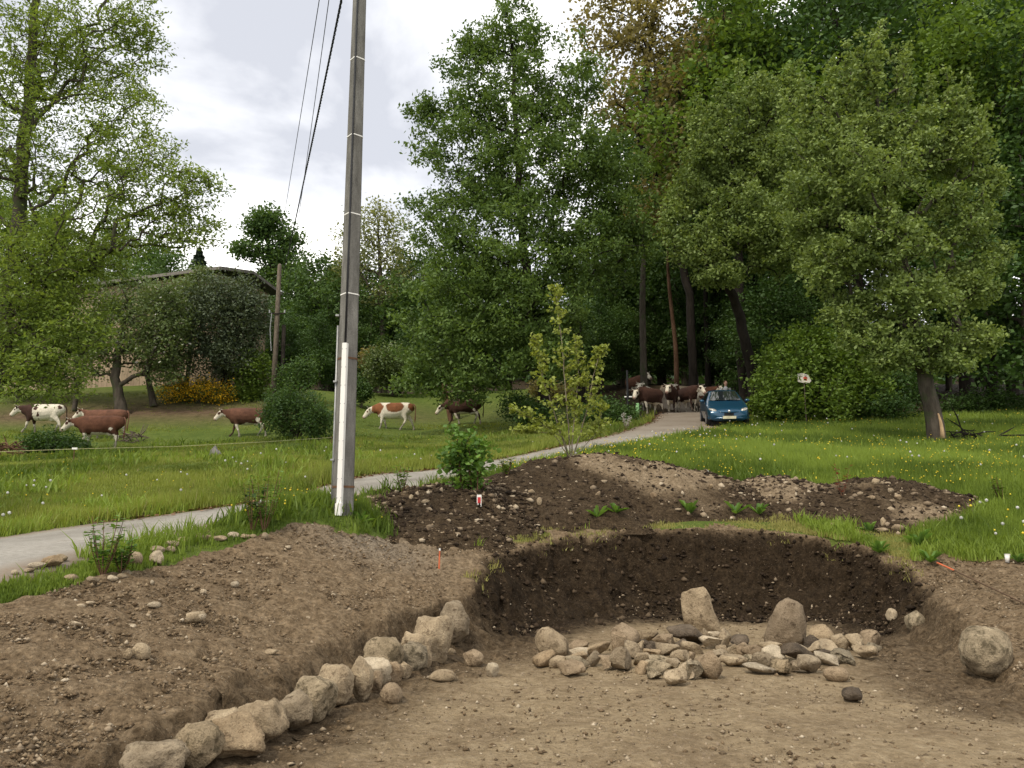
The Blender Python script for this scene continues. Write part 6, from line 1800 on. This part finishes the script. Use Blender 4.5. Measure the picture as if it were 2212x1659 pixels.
right_of = lambda x, y, rng: on_grass(x, y, rng) & (x > np.interp(y, ROAD[:, 1], ROAD[:, 0]))
left_of = lambda x, y, rng: on_grass(x, y, rng) & (x < np.interp(y, ROAD[:, 1], ROAD[:, 0]))
PG = field_pts(42000, -40, 40, 12.0, 37, 21, right_of)
dn_ = PG[:, 1]
turf('meadow_grass', 'lush flowery meadow grass right of the lane', PG, 0.16 + 0.13 * (fbm(PG[:, 0] * .5, PG[:, 1] * .5, 0, 6, 2) * .5 + .5), 0.0045 + 0.00038 * dn_, 31, 5, MAT['grass_lush'], spread=.07)
PG = field_pts(52000, -40, 20, 9.0, 47, 22, left_of)
dn_ = PG[:, 1]; nearroad = np.exp(-np.maximum(road_dist(PG[:, 0], PG[:, 1]), 0) / 1.6)
turf('field_grass', 'grazed field grass left of the lane', PG, 0.055 + 0.42 * nearroad * (.5 + .5 * fbm(PG[:, 0], PG[:, 1], 0, 9, 2)) + .05 * (fbm(PG[:, 0] * .6, PG[:, 1] * .6, 0, 8, 2) + .5).clip(0, 1), 0.0045 + 0.00040 * dn_, 32, 5, MAT['grass'], spread=.07)
PG = field_pts(9000, -9, 0.5, 6.2, 14.5, 23, lambda x, y, r: on_grass(x, y, r) & (x > np.interp(y, ROAD[:, 1], ROAD[:, 0])) & (r.uniform(0, 1, len(x)) < .25 + .75 * (fbm(x * 1.2, y * 1.2, 0, 44, 2) > -.1)))
turf('verge_grass', 'uneven weedy grass on the strip between lane and terrace', PG, 0.04 + .14 * (fbm(PG[:, 0] * 1.3, PG[:, 1] * 1.3, 0, 45, 2) * .8 + .2).clip(0, 1) * smooth((PG[:, 1] - 6.5) / 4), 0.006 + 0 * PG[:, 1], 33, 6, MAT['grass_lush'], two=True, spread=.04)
def rim(x, y, rng):
    s = poly_sd(x, y, PIT)
    return ((surf(x, y) - ground_h(x, y)) < 0.04) & (s > .10) & (s < 1.7) & (y > 10.8) & (soil_mask(x, y) < .75) & (rng.uniform(0, 1, len(x)) < .45 + .55 * (fbm(x * 1.1, y * 1.1, 0, 46, 2) > -.25))
PG = field_pts(7500, -1, 8, 10.8, 16, 24, rim)
turf('rim_grass', 'yellowish turf along the rim of the hollow', PG, 0.03 + .07 * (fbm(PG[:, 0] * 1.7, PG[:, 1] * 1.7, 0, 47, 2) * .6 + .4).clip(0, 1), 0.0055 + 0 * PG[:, 1], 34, 6, MAT['grass_dry'], two=True, spread=.04)
PG2 = PG[fbm(PG[:, 0] * 1.3, PG[:, 1] * 1.3, 0, 48, 2) > .0]
turf('rim_weeds', 'taller green weeds along the rim of the hollow', PG2, 0.08 + .17 * np.random.default_rng(4).uniform(0, 1, len(PG2)), 0.012 + 0 * PG2[:, 1], 35, 4, MAT['grass_lush'], two=True, spread=.05, lean=.7)
# coarser weeds and tussocks that break up the turf
PG = field_pts(2600, -40, 40, 11, 37, 26, lambda x, y, r: on_grass(x, y, r) & (fbm(x * .7, y * .7, 0, 81, 3) > .05))
turf('meadow_weeds', 'clumps of taller broad-leaved weeds in meadow and field', PG, 0.16 + .22 * np.random.default_rng(5).uniform(0, 1, len(PG)) ** 2, 0.012 + .0005 * PG[:, 1], 36, 7, MAT['grass_lush'], lean=.9, spread=.12, two=True)
def lane_edge(x, y, r):
    d = road_dist(x, y)
    return (d > -.12) & (d < .45) & (soil_mask(x, y) < .5) & (fbm(x * 1.6, y * 1.6, 0, 82, 2) > -.1)
PG = field_pts(2600, -14, 8, 8, 32, 27, lane_edge)
turf('lane_edge_grass', 'ragged grass overhanging the lane edges', PG, 0.10 + .25 * np.random.default_rng(6).uniform(0, 1, len(PG)) ** 2, 0.006 + .0003 * PG[:, 1], 37, 7, MAT['grass_lush'], lean=.8, spread=.06, two=True)
def lip(x, y, r):
    s = poly_sd(x, y, PIT)
    return (s > -.10) & (s < .16) & (y > 11.0) & (fbm(x * 1.4, y * 1.4, 0, 83, 2) > -.15)
PG = field_pts(700, -1, 8, 11.0, 15, 28, lip)
turf('overhanging_turf', 'dry turf hanging over the lip of the dark bank', PG, 0.05 + .07 * np.random.default_rng(7).uniform(0, 1, len(PG)), 0.006 + 0 * PG[:, 1], 38, 6, MAT['grass_dry'], lean=1.3, spread=.05, two=True)
# flowers
def heads(name, label, P, r, mat, seed, stem=True):
    rng = np.random.default_rng(seed); n = len(P)
    bv, bf = ICO[1]
    V = (bv[None] * (r * rng.uniform(.7, 1.2, n))[:, None, None] + P[:, None, :]).reshape(-1, 3)
    F = (np.arange(n)[:, None, None] * len(bv) + bf[None]).reshape(-1, 3)
    o = link(name, mesh_np(name, V, F, [mat], {'rnd': np.repeat(rng.uniform(0, 1, n), len(bv))}))
    return tag(o, label, 'flowers', kind='stuff')
MAT['yellow'] = m_leaf('buttercup', (0.60, 0.42, 0.02), (0.85, 0.68, 0.06), .2, tcol=(1, 1, .6))
MAT['clock'] = m_leaf('dandelion_clock', (0.50, 0.50, 0.46), (0.72, 0.71, 0.67), .45, tcol=(1, 1, 1))
def flower_pts(n, seed, cond, h):
    rng = np.random.default_rng(seed); P = field_pts(n, -40, 40, 11, 36, seed, cond, 1.5)
    P[:, 2] += rng.uniform(h[0], h[1], len(P)); return P
near_lane = lambda x, y, r: right_of(x, y, r) & (r.uniform(0, 1, len(x)) < .12 + .88 * np.exp(-(road_dist(x, y) / 2.2) ** 2) * smooth((y - 18) / 4))
heads('buttercups', 'yellow buttercups dotted through the meadow', flower_pts(1000, 51, lambda x, y, r: right_of(x, y, r) & (fbm(x * .6, y * .6, 0, 67, 3) > -.1 + .4 * (r.uniform(0, 1, len(x)) - .5)), (.16, .28)), .013, MAT['yellow'], 1)
heads('lane_buttercups', 'dense yellow flowers on the meadow edge by the lane', flower_pts(420, 52, near_lane, (.18, .32)), .018, MAT['yellow'], 2)
heads('dandelion_clocks', 'white dandelion clocks in the meadow', flower_pts(150, 53, near_lane, (.22, .36)), .027, MAT['clock'], 3)
heads('field_flowers', 'white seed heads in the long grass left of the lane', flower_pts(60, 54, lambda x, y, r: left_of(x, y, r) & (road_dist(x, y) < 3) & (fbm(x * .8, y * .8, 0, 66, 2) > .1), (.25, .45)), .022, MAT['clock'], 4)
heads('field_buttercups', 'sparse yellow flowers in the grazed field', flower_pts(160, 55, left_of, (.08, .18)), .012, MAT['yellow'], 5)
# leaf litter along the lane's field side
rng = np.random.default_rng(71)
k = rng.integers(30, len(ROAD) - 14, 1500); P = ROAD[k] + rng.normal(size=(1500, 2)) * .05
tn = np.gradient(ROAD, axis=0)[k]; tn /= np.linalg.norm(tn, axis=1)[:, None]
hw = ROAD_HALF + 0.45 * smooth((P[:, 1] - 26) / 10)
P = P + np.column_stack([-tn[:, 1], tn[:, 0]]) * (hw - .05 + np.abs(rng.normal(size=1500)) * -.22 + .12)[:, None] + tn * rng.uniform(-.8, .8, (1500, 1))
lv, lf, lr = leaves(np.column_stack([P, hill(P[:, 0], P[:, 1]) + .03]), rng, .09, .7, 3.0)
MAT['litter'] = m_leaf('leaf_litter', (0.11, 0.055, 0.03), (0.27, 0.135, 0.07), .1)
tag(link('leaf_litter', mesh_np('leaf_litter', lv, lf, [MAT['litter']], {'rnd': lr})), 'brown leaf litter along the far edge of the lane', 'leaf litter', kind='stuff')

# ---- broad-leaved weeds and little plants
def weed(name, label, u, v, h, n, leaf, mat, seed, group=None, upright=0.6, stems=True, cat='plant', flower=None):
    rng = np.random.default_rng(seed); b = hit2(u, v)
    e = empty(name, b, label, cat, group)
    V, F, rn, off = [], [], [], 0
    mb = MB()
    for i in range(n):
        a = rng.uniform(0, 6.28); o = np.array([math.cos(a), math.sin(a), 0])
        if stems and i % 4 == 0:
            top = o * h * .25 + np.array([0, 0, h * rng.uniform(.6, 1)]); mb.tube([(0, 0, -.03), top * .5 + o * .02, top], [.006, .005, .003], 5); cur = top
            for q in range(16):
                t = rng.uniform(.25, 1.02); c = cur * t + rng.normal(size=3) * .02
                d = np.array([*rng.normal(size=2), .25]); d /= np.linalg.norm(d); s = np.cross(d, [0, 0, 1]); s /= np.linalg.norm(s); L = leaf * rng.uniform(.6, 1.1)
                P = [c, c + d * L * .35 + s * L * .32, c + d * L * .7 + s * L * .24, c + d * L - [0, 0, L * .2], c + d * L * .7 - s * L * .24, c + d * L * .35 - s * L * .32]
                V += P; F += [(off, off + 1, off + 2, off + 3), (off, off + 3, off + 4, off + 5)]; rn += [rng.uniform(0, 1)] * 6; off += 6
        elif not stems:
            L = h * rng.uniform(.6, 1.1); up = rng.uniform(upright - .3, upright + .3)
            d1 = o * (1 - up) + np.array([0, 0, up]); d1 /= np.linalg.norm(d1); s = np.cross(o, [0, 0, 1])
            w = leaf * rng.uniform(.7, 1.1); c1, c2, c3 = d1 * L * .4, d1 * L * .75 + o * L * .08, d1 * L * .95 + o * L * .25 - np.array([0, 0, L * .12])
            P = [np.zeros(3), c1 + s * w, c2 + s * w * .8, c3, c2 - s * w * .8, c1 - s * w]
            V += P; F += [(off, off + 1, off + 2, off + 3), (off, off + 3, off + 4, off + 5)]; rn += [rng.uniform(0, 1)] * 6; off += 6
    if mb.v: mb.build('stem', MAT['bark_red'], e)
    link('leaves', mesh_np('leaves', np.array(V), np.array(F), [mat], {'rnd': np.array(rn)}), e)
    return e
WG = 'weeds along the verge and rim'
weed('raspberry_cane', 'leafy weed clump with a tall red stem among the verge stones', 222, 1245, .62, 40, .09, MAT['leaf_shrub'], 1, WG)
weed('raspberry_cane', 'low leafy weed clump beside the red-stemmed weed', 262, 1240, .35, 40, .08, MAT['leaf_shrub'], 2, WG)
weed('raspberry_cane', 'tall reddish weed standing midway along the verge', 570, 1150, .85, 36, .085, MAT['leaf_shrub'], 3, WG)
weed('raspberry_cane', 'second reddish weed beside the tall one midway along the verge', 545, 1150, .7, 32, .08, MAT['leaf_forest'], 4, WG)
weed('leafy_weed', 'leafy plant growing between pole and currant bush', 870, 1065, .5, 28, .09, MAT['leaf_shrub'], 5, WG)
weed('leafy_weed', 'small pale leafy plant right of the currant bush', 1095, 1030, .42, 28, .09, MAT['leaf_bright'], 6, WG)
for i, (u, v, h, lab) in enumerate([(1290,1118,.28,'dock plant at the left end of the rim behind the hollow'),(1330,1108,.22,'second dock plant along the rim behind the hollow'),(1490,1112,.34,'tall dock plant in the middle of the rim'),(1590,1110,.30,'bright dock plant right of the middle of the rim'),(1640,1112,.26,'dock plant before the dip between the soil heaps'),(1880,1150,.22,'grey-green dock plant before the long low heap'),
                                     (1900,1195,.26,'dock plant at the edge of the dark bank on the right'),(1985,1180,.34,'spreading weed at the right rim before the stony heap'),(2010,1215,.24,'low weed near the orange rod'),(780,1130,.22,'grass-like weed right at the foot of the concrete pole'),(2200,1215,.18,'dark weed beside the white cup')]):
    weed('dock_plant', lab, u, v, h, 13, .035 + .03 * h, MAT['leaf_shrub'], 40 + i, WG, .62, False)
weed('red_shrub', 'small red-leaved seedling growing behind the right soil heap', 1820, 1072, .6, 12, .08, MAT['leaf_red'], 60, WG)
weed('cow_parsley', 'clump of white flowers on the lane verge left of the herd', 1352, 930, .7, 24, .12, MAT['blossom'], 61, WG)
weed('leafy_weed', 'yellowish leafy plant in the meadow behind the far right heap', 2165, 1090, .55, 30, .09, MAT['leaf_bright'], 62, WG)

# ================================================================== small things
MAT['orange'] = m_simple('orange_paint', (0.55, 0.13, 0.05), .6)
MAT['rod'] = m_simple('rusty_rod', (0.12, 0.075, 0.045), .7, .4)
b = hit2(948, 1232); tp = at(950, 1186, b[1])
e = empty('marker_stake', b, 'thin orange marker stake upright at the corner of the hollow', 'stake')
MB().tube([(0, 0, -.1), (tp[0] - b[0], 0, tp[2] - b[2])], [.013, .009], 7).build('rod', MAT['orange'], e); MB().tube([(tp[0] - b[0], 0, tp[2] - b[2] - .02), (tp[0] - b[0], 0, tp[2] - b[2] + .01)], .013, 7).build('cap', MAT['white_plastic'], e)
a1, a2, a3 = hit2(2025, 1223), hit2(2062, 1240), hit2(2211, 1312)
e = empty('marker_rod', a1, 'rusty rod with an orange tip lying slanted on the bare soil', 'rod')
z_ = np.array([0, 0, .05])
MB().tube([z_, a2 - a1 + z_], .011, 7).build('painted_tip', MAT['orange'], e); MB().tube([a2 - a1 + z_, a3 - a1 + z_, (a3 - a1) * 1.15 + z_], .009, 7).build('shaft', MAT['rod'], e)
b = hit2(2176, 1215)
e = empty('plastic_cup', b, 'small white plastic cup standing on bare soil at the picture edge', 'cup')
MB().tube([(0, 0, 0), (.01, 0, .11)], [.026, .036], 14).build('wall', MAT['white_plastic'], e, sm=True); MB().tube([(.01, 0, .108), (.01, 0, .118)], [.039, .039], 14).build('rim', MAT['white_plastic'], e)
b = hit2(1035, 1090)
e = empty('plant_tag', b, 'red and white plant label stuck in the soil under the currant bush', 'plant label')
MB().box((0, 0, .06), (.075, .008, .20)).build('card', MAT['white_plastic'], e)
MB().box((0, -.0065, .07), (.05, .004, .10)).build('red_print', m_simple('red_print', (0.45, 0.03, 0.03), .5), e)
b = hit2(1935, 1155)
tag(MB().tube([(-.35, .1, .03), (-.1, .02, .05), (.25, -.06, .03), (.45, -.05, .03)], [.014, .016, .015, .009], 6).build('fallen_stick', MAT['bark'], None, loc=hit2(1830, 1158)), 'brown stick lying on the rim above the dark bank', 'stick')
# electric fence
fb = ground_at(158, 21.5); tp = at(158, 969, 21.5)
e = empty('fence_post', fb, 'thin electric fence post with a white insulator in the field', 'fence post')
MB().tube([(0, 0, -.1), (0, 0, tp[2] - fb[2])], .012, 6).build('rod', MAT['rust'], e); MB().box((0.01, 0, tp[2] - fb[2]), (.13, .05, .05)).build('insulator', MAT['white_plastic'], e)
f2 = ground_at(285, 26); MAT['fence_wire'] = m_simple('fence_wire', (0.45, 0.42, 0.22), .6)
W0, W1, W2 = at(-60, 978, 19.5), at(158, 970, 21.5), at(716, 945, 30)
tag(MB().tube([W0 - W1, np.zeros(3), (W2 - W1) * .33 + [0, 0, -.06], (W2 - W1) * .66 + [0, 0, -.05], W2 - W1], .006, 4).build('fence_wire', MAT['fence_wire'], None, loc=W1), 'single yellowish fence wire stretched across the field', 'fence wire')
f3 = ground_at(716, 30)
e = empty('fence_post', f3, 'fence post hidden by the concrete pole where the wire ends', 'fence post'); MB().tube([(0, 0, -.1), (0, 0, W2[2] - f3[2] + .05)], .015, 6).build('rod', MAT['rust'], e)
# stump, root pile, brush
b = ground_at(464, 23.5)
v, f = stone_np(7, 3, 9, (.4, .8), .25); v = v * [.22, .16, .22]; v[:, :2] *= (1.25 - .9 * (v[:, 2:3] / .22 * .5 + .5)); v[:, 2] += .1
tag(link('tree_stump', mesh_np('tree_stump', v, f, [MAT['concrete']]), None, b), 'weathered grey pointed tree stump alone in the field', 'stump')
def brush(name, label, u, d, n, L, w, h, mat, seed):
    rng = np.random.default_rng(seed); b = ground_at(u, d); mb = MB()
    for _ in range(n):
        s = np.array([rng.uniform(-w, w), rng.uniform(-.4, .4), rng.uniform(0, h)]); a = rng.normal(size=3) * [1, .6, .35]; a /= np.linalg.norm(a)
        l_ = L * rng.uniform(.4, 1); m = s + a * l_ * .5 + rng.normal(size=3) * .06; q = s + a * l_; q[2] = max(q[2], .02)
        mb.tube([s, m, q], [.035 * rng.uniform(.4, 1), .025, .008], 5)
    o = mb.build(name, mat, None, loc=b); o['kind'] = 'thing'
    return tag(o, label, 'branches')
brush('dead_branches', 'pile of dead grey branches behind the standing brown cow', 288, 36.2, 26, .9, .35, .55, MAT['pole_wood'], 3)
brush('root_pile', 'tangle of brown roots at the picture edge below the cows', 4, 28, 40, .8, .5, .5, MAT['bark_red'], 4)
brush('brush_pile', 'low heap of dark twigs beside the pear trunk', 2105, 26.3, 40, 1.3, .8, .22, MAT['bark_dark'], 5)
# sign board in the hazel
b = at(1737, 816, 33.45); g0 = gz(b[0], b[1])
e = empty('sign', (b[0], b[1], g0), 'small white pointed board with a red motif on a post before the hazel', 'sign')
hz_ = b[2] - g0
MB().tube([(0, .04, -.2), (0, .04, hz_)], .02, 7).build('post', MAT['pole_wood'], e)
MB().prism([(-.27, 0, hz_ - .17), (.18, 0, hz_ - .26), (.30, 0, hz_ - .12), (.17, 0, hz_ + .12), (-.05, 0, hz_ + .2), (-.27, 0, hz_ + .17)], (0, .02, 0)).build('board', m_simple('sign_white', (0.58, 0.54, 0.47), .7, var=.15), e)
MB().prism([(-.02, -.004, hz_ - .10), (.10, -.004, hz_ - .13), (.14, -.004, hz_), (.06, -.004, hz_ + .07), (-.04, -.004, hz_ + .02)], (0, .003, 0)).build('red_motif', m_simple('sign_red', (0.45, 0.07, 0.04), .6), e)
MB().prism([(-.22, -.004, hz_ + .03), (-.07, -.004, hz_ + .04), (-.07, -.004, hz_ + .07), (-.22, -.004, hz_ + .08)], (0, .003, 0)).build('dark_motif', m_simple('sign_dark', (0.20, 0.17, 0.12), .6), e)
# post with pale bands and green plastic at the lane edge
b = ground_at(1357, 37.5); tp = at(1357, 800, 37.5)
e = empty('marker_post', b, 'dark slim post at the lane edge left of the herd', 'post')
MB().tube([(0, 0, -.1), (0, 0, tp[2] - b[2])], [.06, .05], 8).build('shaft', MAT['car_black'], e)
bz = at(1357, 857, 37.5)[2] - b[2]
for x in (-.13, .13): MB().box((x, 0, bz), (.14, .03, .05)).build('reflector', MAT['white_plastic'], e)
b = ground_at(1377, 38.5)
e = empty('plastic_tube', b, 'pale green plastic plant guard at the lane edge beside the leading cow', 'plant guard')
MB().tube([(0, 0, -.05), (.02, 0, .75)], [.09, .085], 10).build('sleeve', m_simple('pale_green_plastic', (0.22, 0.42, 0.18), .5), e, sm=True)
